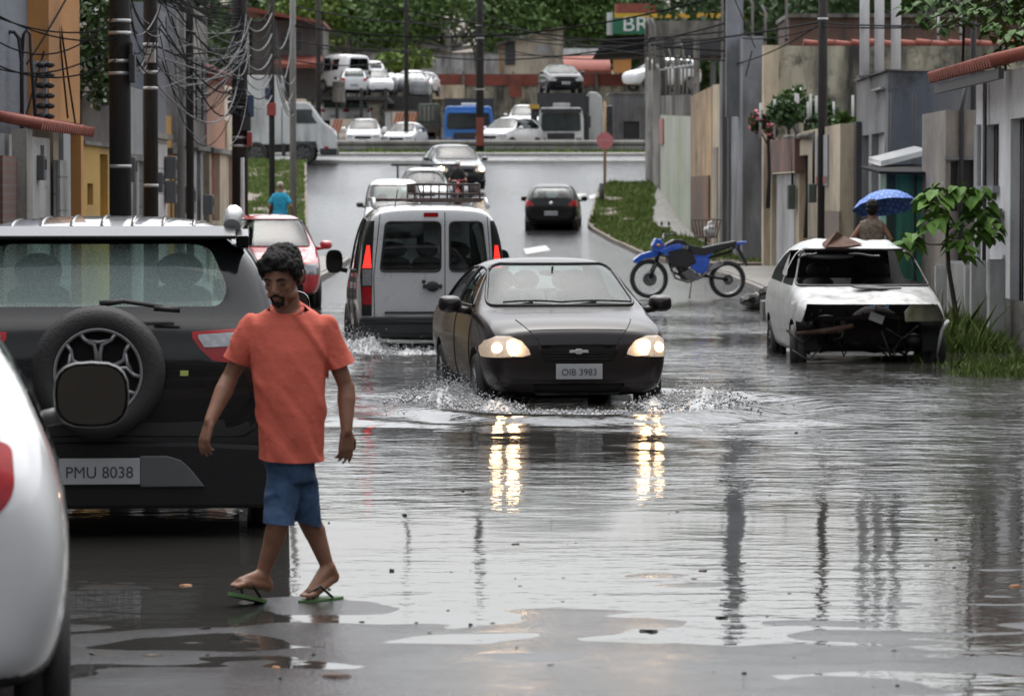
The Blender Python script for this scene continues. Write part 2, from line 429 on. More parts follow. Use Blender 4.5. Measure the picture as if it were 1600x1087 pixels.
def mirror(parent, loc, side, m, s=1., face=1, arm=.10, w=.22, h=.15):
    """door mirror; face=-1 puts the glass towards the rear (-y)"""
    g = MB(); k = 20
    pts = [];
    for i in range(k):
        t = 2 * PI * i / k; c, z = math.cos(t), math.sin(t)
        pts.append((w / 2 * math.copysign(abs(c) ** .68, c), h / 2 * math.copysign(abs(z) ** .74, z)))
    rows = [(1.0, -.05), (1.04, -.03), (1., .02), (.8, .06), (.4, .085)]
    vs = [(x * q, y, z * q) for q, y in rows for x, z in pts]
    fs = [(i * k + j, i * k + (j + 1) % k, (i + 1) * k + (j + 1) % k, (i + 1) * k + j) for i in range(4) for j in range(k)] + [[4 * k + j for j in range(k)]]
    g.smooth = True; g.add(vs, fs)
    g.tube([(-side * w * .3, .03, -h * .3), (-side * (w / 2 + arm), .04, -h * .42)], [.035, .03], 8)
    o = g.build('mirror', m, parent); o.location = loc; o.scale = (s, s, s)
    q = MB(); q.add([(x * .93, -.046, z * .93) for x, z in pts], [list(range(k))]); q.build('mirror_glass', mt['mirror'], o)
    return o
def seats(parent, y, hw=.36, z=.45, color=None, back=True, n=2, name='seat', yaw=0, lean=.18):
    for x in ((-hw, hw) if n == 2 else (-hw * 1.25, 0, hw * 1.25)):
        m = MB()
        m.ball((0, 0, .0), (.24, .26, .09)); m.tube([(0, -.2, .02), (0, -.2 - lean * .5, .3), (0, -.2 - lean, .56)], [.2, .21, .17], 14)
        m.tube([(-.05, -.2 - lean, .5), (-.05, -.2 - lean * 1.1, .66)], .008, 5); m.tube([(.05, -.2 - lean, .5), (.05, -.2 - lean * 1.1, .66)], .008, 5)
        m.ball((0, -.22 - lean, .69), (.13, .06, .095), 14, 10)
        for i, v in enumerate(m.v): m.v[i] = (v[0], v[1] * (1 if abs(v[1]) < 9 else 1), v[2])
        o = m.build(name, color or mt['seat'], parent); o.location = (x, y, z)
def seam(body_bvh, paths, parent, name='panel_seam', r=.004, side=None):
    """thin dark shut lines laid on the body: each path is (face, [(u,v)...])"""
    for face, pts in paths:
        mb = MB(); u, v, w, sg = AX[face]; out = []
        for (a, b), (c, d) in zip(pts, pts[1:]):
            n = max(2, int(math.hypot(c - a, d - b) / .04))
            for i in range(n + 1):
                t = i / n; o = [0, 0, 0]; o[u] = a + (c - a) * t; o[v] = b + (d - b) * t; o[w] = sg * 6
                dr = [0, 0, 0]; dr[w] = -sg
                h = body_bvh.ray_cast(Vector(o), Vector(dr))
                if h[0] is not None: out.append(h[0] + h[1] * (r * .2))
        if len(out) > 2: mb.tube(out, r, 5); mb.build(name, mt['dark'], parent, fix=False)
# body shapes: y back -> front;  (y, zbottom, w_sill, z_sill, w_mid, z_mid, w_belt, z_belt, w_roof, z_edge, z_top)
SHP = dict(
 hatch=[(-1.93, .34, .60, .42, .70, .56, .68, .76, .60, .90, .93), (-1.88, .28, .72, .38, .79, .58, .78, .84, .66, .99, 1.02), (-1.62, .22, .77, .34, .82, .60, .80, .93, .64, 1.26, 1.31),
        (-1.30, .2, .79, .32, .825, .62, .805, .95, .61, 1.38, 1.43), (-.5, .2, .79, .32, .825, .62, .805, .94, .59, 1.42, 1.47), (.15, .2, .79, .32, .825, .62, .805, .92, .58, 1.40, 1.455),
        (.40, .2, .79, .32, .825, .62, .80, .915, .60, 1.33, 1.385), (.98, .2, .79, .32, .825, .62, .79, .91, .68, .95, .99), (1.18, .2, .78, .32, .82, .62, .78, .89, .66, .92, .95),
        (1.66, .2, .77, .32, .80, .58, .76, .80, .62, .84, .87), (1.86, .22, .70, .34, .76, .54, .73, .72, .58, .76, .79), (1.93, .28, .58, .36, .64, .5, .62, .64, .52, .69, .71)],
 sedan=[(-2.15, .36, .60, .42, .68, .56, .68, .78, .60, .90, .93), (-2.10, .28, .72, .38, .79, .6, .78, .86, .64, .96, .99), (-1.75, .22, .77, .34, .82, .6, .80, .91, .66, .99, 1.02),
        (-1.45, .2, .78, .32, .825, .62, .80, .93, .64, 1.03, 1.07), (-.95, .2, .79, .32, .825, .62, .805, .94, .59, 1.29, 1.335), (-.3, .2, .79, .32, .825, .62, .805, .93, .585, 1.33, 1.38), (.15, .2, .79, .32, .825, .62, .805, .92, .58, 1.32, 1.37),
        (.36, .2, .79, .32, .825, .62, .80, .915, .60, 1.265, 1.315), (.95, .2, .79, .32, .825, .62, .79, .91, .69, .95, .985), (1.15, .2, .78, .32, .82, .62, .78, .89, .67, .92, .955),
        (1.66, .2, .77, .32, .80, .58, .77, .81, .64, .85, .88), (1.86, .22, .72, .34, .77, .54, .75, .73, .60, .78, .80), (1.93, .26, .62, .36, .68, .5, .66, .66, .56, .70, .72)],
 suv=[(-1.99, .46, .66, .54, .76, .70, .75, .86, .72, .98, 1.00), (-1.94, .38, .80, .48, .86, .72, .855, .92, .76, 1.08, 1.11), (-1.86, .34, .84, .46, .88, .74, .865, 1.0, .74, 1.14, 1.17), (-1.66, .3, .86, .44, .885, .74, .87, 1.06, .70, 1.49, 1.55),
      (-1.50, .28, .87, .42, .885, .74, .865, 1.08, .675, 1.555, 1.62), (-.6, .28, .87, .42, .885, .74, .865, 1.07, .65, 1.585, 1.655), (.2, .28, .87, .42, .885, .74, .865, 1.05, .635, 1.56, 1.63),
      (.5, .28, .87, .42, .885, .74, .86, 1.04, .65, 1.47, 1.54), (1.15, .28, .86, .42, .88, .74, .85, 1.02, .73, 1.08, 1.13), (1.35, .28, .85, .42, .87, .72, .84, 1.0, .71, 1.05, 1.09),
      (1.8, .3, .82, .44, .85, .68, .82, .92, .68, .96, 1.0), (1.98, .34, .74, .46, .79, .64, .77, .84, .62, .88, .91), (2.06, .4, .62, .48, .68, .6, .66, .74, .56, .78, .8)],
 van=[(-2.06, .40, .74, .46, .82, .66, .83, .96, .74, 1.66, 1.72), (-2.04, .34, .80, .42, .85, .66, .85, .98, .755, 1.72, 1.79), (-1.9, .28, .83, .38, .865, .66, .86, 1.0, .755, 1.76, 1.82), (-1.4, .24, .84, .36, .87, .66, .86, 1.02, .745, 1.775, 1.845),
      (-.3, .22, .84, .34, .87, .66, .86, 1.02, .735, 1.77, 1.845), (.35, .22, .84, .34, .87, .66, .855, 1.0, .72, 1.73, 1.80), (.6, .22, .84, .34, .87, .66, .85, 1.0, .72, 1.62, 1.69), (1.28, .22, .83, .34, .86, .64, .84, .99, .74, 1.06, 1.11), (1.45, .22, .82, .34, .85, .64, .82, .97, .72, 1.02, 1.06),
      (1.85, .24, .80, .34, .83, .58, .78, .84, .66, .90, .94), (2.02, .26, .72, .36, .76, .54, .73, .74, .60, .78, .82), (2.08, .32, .6, .38, .66, .5, .62, .64, .52, .7, .72)],
)
def make_body(kind, level, wr, wy, W, k=(1, 1, 1), arch=True, nose=None):
    st = [(y * k[1], zb * k[2], wl * k[0], zl * k[2], wm * k[0], zm * k[2], wb * k[0], zt * k[2], wt * k[0], ze * k[2], z2 * k[2]) for (y, zb, wl, zl, wm, zm, wb, zt, wt, ze, z2) in SHP[kind]]
    me = ringmesh(st, level)
    if arch: me = arches(me, [(y, wr) for y in wy], wr + .055, W)
    bm = bmesh.new(); bm.from_mesh(me)
    if not arch:
        for f in bm.faces: f.material_index = 0
    for f in bm.faces: f.smooth = True
    bm.normal_update(); return bm
def mir(P): return [(-u, v) for u, v in P][::-1]
def finish(bm, root, m, name='body', trimz=None):
    """the remaining shell; faces of the wheel arches keep the dark material; low band in plastic"""
    bm.normal_update()
    for f in bm.faces:
        if f.material_index == 0 and trimz and f.calc_center_median().z < trimz: f.material_index = 2
    o = bm_obj(name, bm, [m, mt['dark'], mt['trim']], root)
    for v in o.data.polygons: pass
    return o
def glazing(bm, root, face, P, gm, name, nmin=.18, lim=None, border=.012, off=0.):
    nb = carve(bm, face, P, nmin, lim); rb = rim_of(nb, border)
    g = bm_obj(name, nb, [gm], root)
    if border and rb.v: rb.build('seal', mt['trim'], g, fix=False)
    return g
def rounded(P, r, n=4):
    out = []; k = len(P)
    for i in range(k):
        p0, p1, p2 = Vector(P[i - 1]), Vector(P[i]), Vector(P[(i + 1) % k])
        a = (p0 - p1); b = (p2 - p1); q = min(r, a.length * .45, b.length * .45); a = p1 + a.normalized() * q; b = p1 + b.normalized() * q
        for j in range(n + 1):
            t = j / n; c = a * (1 - t) ** 2 + p1 * 2 * t * (1 - t) + b * t * t; out.append((c.x, c.y))
    return out
FLOOD = -.13
def box_part(name, m, parent, *bs, bevel=.0):
    mb = MB()
    for b in bs: mb.box(*b)
    return mb.build(name, m, parent, bevel=bevel)
# ---------- the dark sedan driving through the flood
def dark_sedan(loc, rz):
    t = thing('sedan_car', 'dark graphite sedan with both headlights glowing, driving through the flood towards the viewer', 'car', loc, rz)
    bm = make_body('sedan', 3, .28, (-1.25, 1.18), 1.65)
    bvh = BVHTree.FromBMesh(bm)
    seams = [('F', [(-.33, .62), (-.35, .7), (-.47, .83), (-.5, .86)]), ('F', [(.33, .62), (.35, .7), (.47, .83), (.5, .86)]), ('T', [(-.42, 1.86), (.42, 1.86)]), ('F', [(-.74, .565), (-.4, .55)]), ('F', [(.74, .565), (.4, .55)]),
             ('R', [(.85, .92), (.9, .8), (.86, .3)]), ('L', [(.85, .92), (.9, .8), (.86, .3)]), ('R', [(-.1, .94), (-.12, .3)]), ('L', [(-.1, .94), (-.12, .3)]), ('F', [(-.7, .33), (.7, .33)])]
    ws = rounded([(-.665, .965), (.665, .965), (.535, 1.315), (-.535, 1.315)], .07)
    glazing(bm, t, 'F', ws, mt['wet_glass'], 'windscreen', border=.014)
    glazing(bm, t, 'B', rounded([(-.58, 1.04), (.58, 1.04), (.50, 1.28), (-.50, 1.28)], .06), mt['wet_glass'], 'rear_window')
    for s in 'RL':
        glazing(bm, t, s, rounded([(-.08, .965), (.72, .955), (.30, 1.25), (.14, 1.275), (-.08, 1.285)], .03), mt['glass'], 'side_window', border=.012)
        glazing(bm, t, s, rounded([(-.14, .965), (-.14, 1.285), (-.6, 1.27), (-.86, 1.16), (-1.0, .99)], .03), mt['glass'], 'side_window', border=.012)
    for sx in (1, -1):
        P = [(.49, .555), (.79, .55), (.80, .62), (.775, .69), (.70, .73), (.59, .73), (.49, .69), (.43, .62), (.415, .575)]
        P = [(u * sx, v) for u, v in P]; P = P if sx > 0 else P[::-1]
        nb = carve(bm, 'F', P, .02, lambda c: c.y > 1.45, off=.004); h = bm_obj('headlight', nb, [mt['head_soft']], t)
        for dx, rr in ((.58, .085), (.70, .055)):
            hit = bvh.ray_cast(Vector((dx * sx, 5, .63)), Vector((0, -1, 0)))
            q = MB(); q.ball((0, 0, 0), (rr * .85, .02, rr * .75), 16, 10); bb = q.build('bulb', mt['head_on'], h); bb.location = hit[0] + Vector((0, .002, 0)); bb.rotation_euler = (0, 0, -sx * .5)
    g = carve(bm, 'F', rounded([(-.31, .615), (.31, .615), (.33, .655), (-.33, .655)], .012), .05, lambda c: c.y > 1.5, off=-.012); gr = bm_obj('upper_grille', g, [mt['dark']], t)
    g = carve(bm, 'F', rounded([(-.29, .51), (.29, .51), (.335, .60), (-.335, .60)], .02), .05, lambda c: c.y > 1.5, off=-.02); gr = bm_obj('lower_grille', g, [mt['dark']], t)
    q = MB(); y0 = 1.925
    for z in (.535, .56, .585): q.box(-.3, .3, y0 - .02, y0 - .008, z - .003, z + .003)
    q.build('grille_slats', mt['trim'], gr)
    q = MB().prism([(-.085, .588), (-.03, .588), (-.022, .577), (.022, .577), (.03, .588), (.085, .588), (.078, .612), (.03, .612), (.022, .623), (-.022, .623), (-.03, .612), (-.078, .612)], 1.925, 1.945, 'Y'); q.build('emblem', mt['chrome'], t, bevel=.003)
    g = carve(bm, 'F', rounded([(-.36, .225), (.36, .225), (.40, .33), (-.40, .33)], .02), .05, lambda c: c.y > 1.5, off=-.02); bm_obj('air_intake', g, [mt['dark']], t)
    finish(bm, t, mt['graphite'])
    seam(bvh, seams, t, r=.0045)
    plate(t, (0, 1.955, .43), PI)
    for s in (-1, 1): mirror(t, (s * .94, .62, .97), s, mt['graphite'], w=.2, h=.145, arm=.07).rotation_euler = (0, 0, 0)
    box_part('dashboard', mt['trim'], t, (-.66, .66, .55, .95, .80, .945), bevel=.03)
    seats(t, -.05, .34, .47); seats(t, -.85, .3, .45, n=3, name='rear_seat')
    w = MB(); w.tube([(.34 + .17 * math.cos(a), .42, .92 + .17 * math.sin(a)) for a in [2 * PI * i / 18 for i in range(19)]], .013, 6); w.build('steering_wheel', mt['trim'], t)
    w = MB(); w.ball((0, .38, 1.24), (.12, .02, .032), 14, 8); w.tube([(0, .4, 1.25), (0, .44, 1.3)], .01); w.build('inner_mirror', mt['trim'], t)
    for x0, x1 in ((-.62, .02), (.0, .52)):
        w = MB(); pts = []
        for i in range(9):
            u = x0 + (x1 - x0) * i / 8; hit = bvh.ray_cast(Vector((u, 5, .985 + .012 * math.sin(i / 8 * PI))), Vector((0, -1, 0))); pts.append(hit[0] + Vector((0, .02, .01)))
        w.tube(pts, .009, 6); w.tube([(x1, 1.03, .95), (x1 - .1, 1.02, .965), (x0 * .5 + x1 * .5, 1.0, .995)], .011, 6); w.build('wiper', mt['dark'], t)
    for y in (-1.25, 1.18):
        for s in (-1, 1): wheel(t, (s * .72, y, .28), .28, .18, s, rz=0)
    return t
# ---------- silver panel van with roof rack, seen from behind
def silver_van(loc, rz):
    t = thing('passenger_van', 'silver van with black roof rack and twin rear doors, driving away through the flood', 'van', loc, rz)
    bm = make_body('van', 3, .31, (-1.3, 1.3), 1.74)
    bvh = BVHTree.FromBMesh(bm)
    sx = .145   # the split between the two rear doors
    pw = [(-.60, 1.06), (.095, 1.06), (.095, 1.63), (-.535, 1.63)]; pn = [(.20, 1.06), (.64, 1.06), (.575, 1.63), (.20, 1.63)]
    a = glazing(bm, t, 'B', rounded(pw, .06), mt['tint'], 'rear_window', border=.011); b = glazing(bm, t, 'B', rounded(pn, .06), mt['tint'], 'rear_window', border=.011)
    for s in (1, -1):
        P = [(.70, .55), (.81, .55), (.83, 1.0), (.785, 1.52), (.74, 1.64), (.665, 1.64), (.685, 1.3), (.69, 1.0)]
        P = [(u * s, v) for u, v in P]; P = P if s > 0 else P[::-1]
        nb = carve(bm, 'B', P, .03, lambda c: c.y < -1.75, off=.003); h = bm_obj('lamp_cluster', nb, [mt['dark']], t)
        nb = bmesh.new(); 
        for nm, m, q in (('brake_light', mt['red_lit'], [(.70, 1.10), (.80, 1.10), (.78, 1.28), (.73, 1.36), (.71, 1.28)]), ('reverse_light', mt['clear_lens'], [(.70, .90), (.80, .90), (.81, 1.085), (.70, 1.085)]), ('fog_light', mt['red_lens'], [(.70, .68), (.80, .68), (.81, .885), (.70, .885)])):
            mb = MB(); pts = []; n = 6
            for i in range(n + 1):
                z = q[0][1] + (max(p[1] for p in q) - q[0][1]) * i / n
                u0 = .70 + (.02 if nm == 'brake_light' else 0) * (i / n); u1 = .805 - (.05 if nm == 'brake_light' else 0) * (i / n)
                for u in (u0, u1):
                    hit = bvh.ray_cast(Vector((u * s, -6, z)), Vector((0, 1, 0))); pts.append(hit[0] + Vector((0, -.008, 0)) if hit[0] else Vector((u * s, -2, z)))
            mb.add(pts, [(2 * i, 2 * i + 1, 2 * i + 3, 2 * i + 2) for i in range(n)]); mb.build(nm, m, h)
    for s in 'RL':
        glazing(bm, t, s, rounded([(.22, 1.05), (1.08, 1.04), (.62, 1.56), (.22, 1.66)], .04), mt['glass'], 'side_window', .12)
        glazing(bm, t, s, rounded([(-.85, 1.05), (.14, 1.05), (.14, 1.66), (-.85, 1.66)], .04), mt['tint'], 'side_window', .12)
        glazing(bm, t, s, rounded([(-1.7, 1.07), (-.95, 1.05), (-.95, 1.66), (-1.65, 1.64)], .04), mt['tint'], 'side_window', .12)
    glazing(bm, t, 'F', rounded([(-.70, 1.08), (.70, 1.08), (.62, 1.64), (-.62, 1.64)], .06), mt['glass'], 'windscreen')
    finish(bm, t, mt['silver'])
    seam(bvh, [('B', [(sx, .5), (sx, 1.74)]), ('B', [(-.665, .5), (-.675, 1.0), (-.6, 1.72)]), ('B', [(.68, .5), (.68, 1.0), (.63, 1.72)]), ('R', [(-.9, .4), (-.9, 1.7)]), ('L', [(-.9, .4), (-.9, 1.7)]), ('R', [(.18, .4), (.18, 1.7)]), ('L', [(.18, .4), (.18, 1.7)]), ('L', [(-.9, 1.0), (-1.9, 1.0)])], t, r=.005)
    o = MB(); o.ball((0, -2.09, .89), (.075, .02, .06), 16, 10); o.box(-.11, .11, -2.105, -2.07, .868, .912); o.ball((-.10, -2.075, .945), (.022, .015, .022)); h = o.build('door_handle', mt['trim'], t)
    q = MB(); q.prism(rounded([(-.1, 1.685), (.07, 1.685), (.07, 1.735), (-.1, 1.735)], .018), -2.06, -1.98, 'Y'); o = q.build('high_brake_light', mt['red_lens'], t)
    q = MB(); q.prism(rounded([(-.80, .34), (.80, .34), (.85, .42), (.84, .54), (-.84, .54), (-.85, .42)], .05), -2.13, -1.95, 'Y'); q.prism(rounded([(-.80, .46), (.80, .46), (.82, .5), (-.82, .5)], .01), -2.14, -2.12, 'Y'); q.build('rear_bumper', mt['trim'], t, bevel=.015)
    q = MB().box(-.55, .1, -2.10, -2.07, .575, .60); q.build('plate_lamp_bar', mt['trim'], t)
    plate(t, (-.22, -2.085, .51))
    mirror(t, (-1.02, .75, 1.13), -1, mt['trim'], w=.20, h=.28, arm=.06); mirror(t, (1.02, .75, 1.13), 1, mt['trim'], w=.2, h=.28, arm=.06)
    for s in (-1, 1):
        q = MB(); q.tube([(s * .66, -1.75, 1.80), (s * .65, -1.6, 1.89), (s * .63, .1, 1.89), (s * .62, .25, 1.81)], [.03, .02, .02, .03], 8); q.build('roof_rail', mt['silver'], t)
    q = MB(); z = 1.95; z2 = 2.06; X0, X1, Y0, Y1 = -.16, .60, -1.35, .1
    for zz in (z, z2):
        q.tube([(X0, Y0, zz), (X1, Y0, zz), (X1, Y1, zz), (X0, Y1, zz), (X0, Y0, zz)], .014, 6)
    for x in np.linspace(X0, X1, 5): 
        for y in (Y0, Y1): q.tube([(x, y, z - .06), (x, y, z2)], .01, 5)
    for y in np.linspace(Y0, Y1, 7):
        for x in (X0, X1): q.tube([(x, y, z), (x, y, z2)], .009, 5)
        q.tube([(X0, y, z), (X1, y, z)], .012, 5)
    q.box(X0 - .02, X1 + .02, Y0 - .02, Y1, z - .10, z - .05)
    q.tube([(-.64, -1.2, 1.88), (.64, -1.2, 1.88)], .018, 6); q.tube([(-.64, 0, 1.88), (.64, 0, 1.88)], .018, 6)
    q.build('roof_rack', M('rusty black rack', (.03, .03, .03), (.09, .05, .04), scale=14, rough=.6), t)
    q = MB(); q.tube([(-.42, -1.85, 1.8), (-.39, -1.92, 2.0)], .006, 5); q.build('antenna', mt['trim'], t)
    box_part('dashboard', mt['trim'], t, (-.7, .7, .9, 1.3, .85, 1.06), bevel=.04)
    seats(t, .35, .38, .6); seats(t, -.7, .3, .6, n=3, name='rear_seat')
    for y in (-1.3, 1.3):
        for s in (-1, 1): wheel(t, (s * .77, y, .31), .31, .19, s, 'steel')
    return t
# ---------- the black SUV with the spare wheel on its tailgate
def black_suv(loc, rz):
    t = thing('sport_utility_vehicle', 'black compact SUV with a spare wheel on its tailgate and silver roof', 'car', loc, rz)
    bm = make_body('suv', 3, .335, (-1.25, 1.3), 1.92, (1.10, 1, 1))
    bvh = BVHTree.FromBMesh(bm)
    roofm = paint('wet roof paint', (.03, .03, .032), rough=.12)
    seams = [('B', [(-.74, 1.12), (-.79, .98), (-.80, .62), (-.72, .56), (.72, .56), (.80, .62), (.79, .98), (.74, 1.12)]), ('R', [(-.35, 1.08), (-.37, .42)]), ('L', [(-.35, 1.08), (-.37, .42)])]
    ww = rounded([(-.56, 1.20), (.60, 1.20), (.64, 1.29), (.55, 1.49), (.47, 1.51), (-.47, 1.51), (-.55, 1.49), (-.64, 1.29)], .09)
    fr = carve(bm, 'B', rounded([(-.84, 1.13), (.84, 1.13), (.72, 1.565), (-.72, 1.565)], .03), .1, lambda c: c.y < -1.35)
    gl = carve(fr, 'B', ww, .1); bm_obj('tailgate_frame', fr, [M('gloss black tailgate glass', (.010, .012, .013), (.014, .016, .018), rough=.12, spec=.3, coat=.2)], t)
    g = bm_obj('rear_window', gl, [glass('drizzled rear glass with painted brightness', (.66, .82, .78), haze=((.42, .56, .52), .34))], t)  # film is drizzle, painted paler for the bright road seen through the cabin
    for s in 'RL':
        glazing(bm, t, s, rounded([(-1.66, 1.16), (-1.02, 1.12), (-1.02, 1.49), (-1.34, 1.48), (-1.55, 1.40)], .05), mt['tint'], 'quarter_window', .1, border=.012)
        glazing(bm, t, s, rounded([(-.95, 1.11), (-.1, 1.09), (-.1, 1.5), (-.95, 1.5)], .03), mt['glass'], 'side_window', .1, border=.012)
        glazing(bm, t, s, rounded([(-.03, 1.09), (.95, 1.07), (.45, 1.42), (-.03, 1.49)], .03), mt['glass'], 'side_window', .1, border=.012)
    glazing(bm, t, 'F', rounded([(-.70, 1.10), (.70, 1.10), (.60, 1.50), (-.60, 1.50)], .06), mt['wet_glass'], 'windscreen', border=.012)
    for s in (1, -1):
        P = [(.46, 1.045), (.50, .99), (.56, .935), (.99, .87), (.99, 1.11), (.46, 1.075)]; P = [(u * s, v) for u, v in P]; P = P if s > 0 else P[::-1]
        nb = carve(bm, 'B', P, .02, lambda c: c.y < -1.45, off=.004); bb = nb; h = None
        Q = [(.49, 1.045), (.52, 1.0), (.68, 1.005), (.80, 1.02), (.80, 1.08), (.49, 1.062)]; Q = [(u * s, v) for u, v in Q]; Q = Q if s > 0 else Q[::-1]
        cl = carve(nb, 'B', Q, .02, off=.004)
        h = bm_obj('tail_light', nb, [mt['red_lens']], t); bm_obj('clear_lens', cl, [mt['clear_lens']], h)
        P = [(.70, .495), (.89, .495), (.89, .565), (.665, .565)]; P = [(u * s, v) for u, v in P]; P = P if s > 0 else P[::-1]
        q = MB().prism([(.68 * s, .475), (.95 * s, .475), (.95 * s, .385), (.74 * s, .385)], -1.985, -1.84, 'Y'); rf = q.build('reflector', mt['red_lens'], t)
        q = MB().prism([(.715 * s, .462), (.95 * s, .462), (.95 * s, .397), (.75 * s, .397)], -1.992, -1.84, 'Y'); q.build('reverse_light', mt['clear_lens'], rf)
    finish(bm, t, mt['black_paint'], trimz=.62)
    seam(bvh, seams, t, r=.005)
    # bright ribbed wet roof, spoiler, rails
    q = MB(); 
    for i in range(9):
        x = -.62 + i * .155
        pts = []
        for j in range(14):
            y = -1.50 + j * .13; h = bvh.ray_cast(Vector((x, y, 5)), Vector((0, 0, -1)))
            pts.append(h[0] + Vector((0, 0, .004)))
        q.tube(pts, .012, 5)
    vs = []; nx = 17
    for j in range(16):
        for i in range(nx):
            x = -.66 + i * 1.32 / (nx - 1); y = -1.50 + j * .12; h = bvh.ray_cast(Vector((x, y, 5)), Vector((0, 0, -1))); vs.append(h[0] + h[1] * .006)
    q.smooth = True; q.add(vs, [(j * nx + i, j * nx + i + 1, (j + 1) * nx + i + 1, (j + 1) * nx + i) for j in range(15) for i in range(nx - 1)])
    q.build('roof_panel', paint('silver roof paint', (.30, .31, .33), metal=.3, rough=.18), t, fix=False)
    q = MB(); q.prism([(-1.80, 1.535), (-1.80, 1.555), (-1.56, 1.60), (-1.5, 1.59), (-1.5, 1.54)], -.68, .68, 'X')
    for s in (-1, 1): q.prism([(-1.76, 1.49), (-1.80, 1.553), (-1.56, 1.585), (-1.5, 1.56), (-1.5, 1.48)], .68 * s, .745 * s, 'X')
    q.build('spoiler', mt['black_paint'], t, bevel=.012)
    for s in (-1, 1):
        q = MB(); q.tube([(s * .66, -1.52, 1.60), (s * .67, -1.44, 1.66), (s * .67, -1.1, 1.68), (s * .66, .1, 1.67), (s * .65, .3, 1.61)], [.045, .05, .026, .024, .03], 10); q.build('roof_rail', mt['silver'], t)
    # spare wheel
    e = bpy.data.objects.new('spare_wheel', None); C.objects.link(e); e.parent = t; e.location = (0, -2.10, .885)
    q = MB(); r = .325; h = .105
    q.lathe([(.20, -h * .7), (.225, -h * .95), (.27, -h * 1.0), (.305, -h * .88), (r, -h * .55), (r + .004, 0), (r, h * .55), (.3, h), (.2, h)], 56, 'Y'); q.build('tyre', mt['rubber'], e)
    q = MB(); q.lathe([(.21, -h * .78), (.222, -h * .92), (.205, -h * .8), (.198, -h * .1), (.198, h * .5)], 48, 'Y'); q.lathe([(0, -.0), (.2, .0)], 32, 'Y'); q.build('rim_well', mt['dark'], e)
    q = MB(); q.lathe([(0.0, -h * .70), (.035, -h * .68), (.05, -h * .5), (.05, .0)], 24, 'Y'); q.lathe([(.205, -h * .8), (.217, -h * .96), (.222, -h * .86)], 48, 'Y')
    for k in range(5):
        a = 2 * PI * k / 5 + PI / 2
        for d in (-1, 1):
            pp = [(math.cos(a + d * b) * rr, -h * yy, math.sin(a + d * b) * rr) for b, rr, yy in ((.18, .04, .55), (.10, .09, .62), (.14, .14, .68), (.38, .175, .72), (.42, .21, .76))]
            q.tube(pp, [.016, .012, .011, .011, .012], 6)
        q.tube([(math.cos(a + .3) * .165, -h * .7, math.sin(a + .3) * .165), (math.cos(a) * .15, -h * .7, math.sin(a) * .15), (math.cos(a - .3) * .165, -h * .7, math.sin(a - .3) * .165)], .010, 6)
        b_ = 2 * PI * (k + .5) / 5 + PI / 2; q.ball((math.cos(b_) * .032, -h * .66, math.sin(b_) * .032), .008, 8, 6)
    q.build('rim', M('grey alloy', (.34, .34, .35), (.26, .26, .27), rough=.3, metal=.5), e)
    q = MB(); q.box(-.1, .1, -2.02, -1.9, .72, 1.0); q.build('spare_wheel_bracket', mt['dark'], t)
    # wiper, plate, lower bumper
    q = MB(); q.tube([(.0, -1.95, 1.215), (.12, -1.945, 1.23), (.37, -1.93, 1.19)], [.02, .014, .01], 6); q.tube([(.27, -1.96, 1.195), (.40, -1.96, 1.185)], .016, 6); q.build('rear_wiper', mt['trim'], t)
    q = MB(); q.prism(rounded([(-.86, .20), (.86, .20), (.94, .32), (.955, .50), (.45, .53), (-.45, .53), (-.955, .50), (-.94, .32)], .04), -2.035, -1.80, 'Y'); q.build('rear_bumper', M('dark grey bumper plastic', (.012, .012, .013), rough=.6, spec=.3, bump=.2, bscale=160), t, bevel=.02)
    for s in (-1, 1):
        P = [(.20, .31), (.52, .31), (.45, .40), (.40, .445), (.33, .465), (.20, .465)] if s > 0 else [(-.20, .31), (-.20, .465), (-.33, .465), (-.40, .445), (-.45, .40), (-.52, .31)]
        q = MB().prism(P, -2.052, -2.0, 'Y'); q.build('bumper_insert', M('grey bumper insert', (.11, .115, .12), rough=.4), t, bevel=.006)
        P = rounded([(.225, .45), (.53, .45), (.455, .535), (.41, .575), (.34, .585), (.225, .585)], .01)
    q = MB().prism(rounded([(-.2, .31), (.2, .31), (.2, .47), (-.2, .47)], .01), -2.045, -1.98, 'Y'); q.build('plate_recess', mt['dark'], t)
    plate(t, (0, -2.055, .39))
    q = MB(); q.tube([(.75, -1.75, .36), (.8, -1.86, .33)], .03); q.tube([(-.6, -1.95, .345), (.6, -1.95, .345)], .02); q.ball((.42, -1.5, .26), (.25, .3, .1)); q.box(-.7, .7, -1.7, 1.5, .22, .4); q.build('underbody', mt['dark'], t)
    q = MB(); q.box(.40, .44, -2.005, -1.99, .86, .885); q.build('sticker', M('yellow sticker', (.5, .6, .15), rough=.5), t)
    for s in (-1, 1): mirror(t, (s * 1.0, .62, 1.13), s, mt['black_paint'], w=.2, h=.17)
    box_part('dashboard', mt['trim'], t, (-.7, .7, .75, 1.1, .9, 1.08), bevel=.04)
    seats(t, .1, .38, .66); seats(t, -.95, .26, .40, n=3, name='rear_seat')
    for y in (-1.25, 1.3):
        for s in (-1, 1): wheel(t, (s * .85, y, .335), .335, .2, s)
    return t
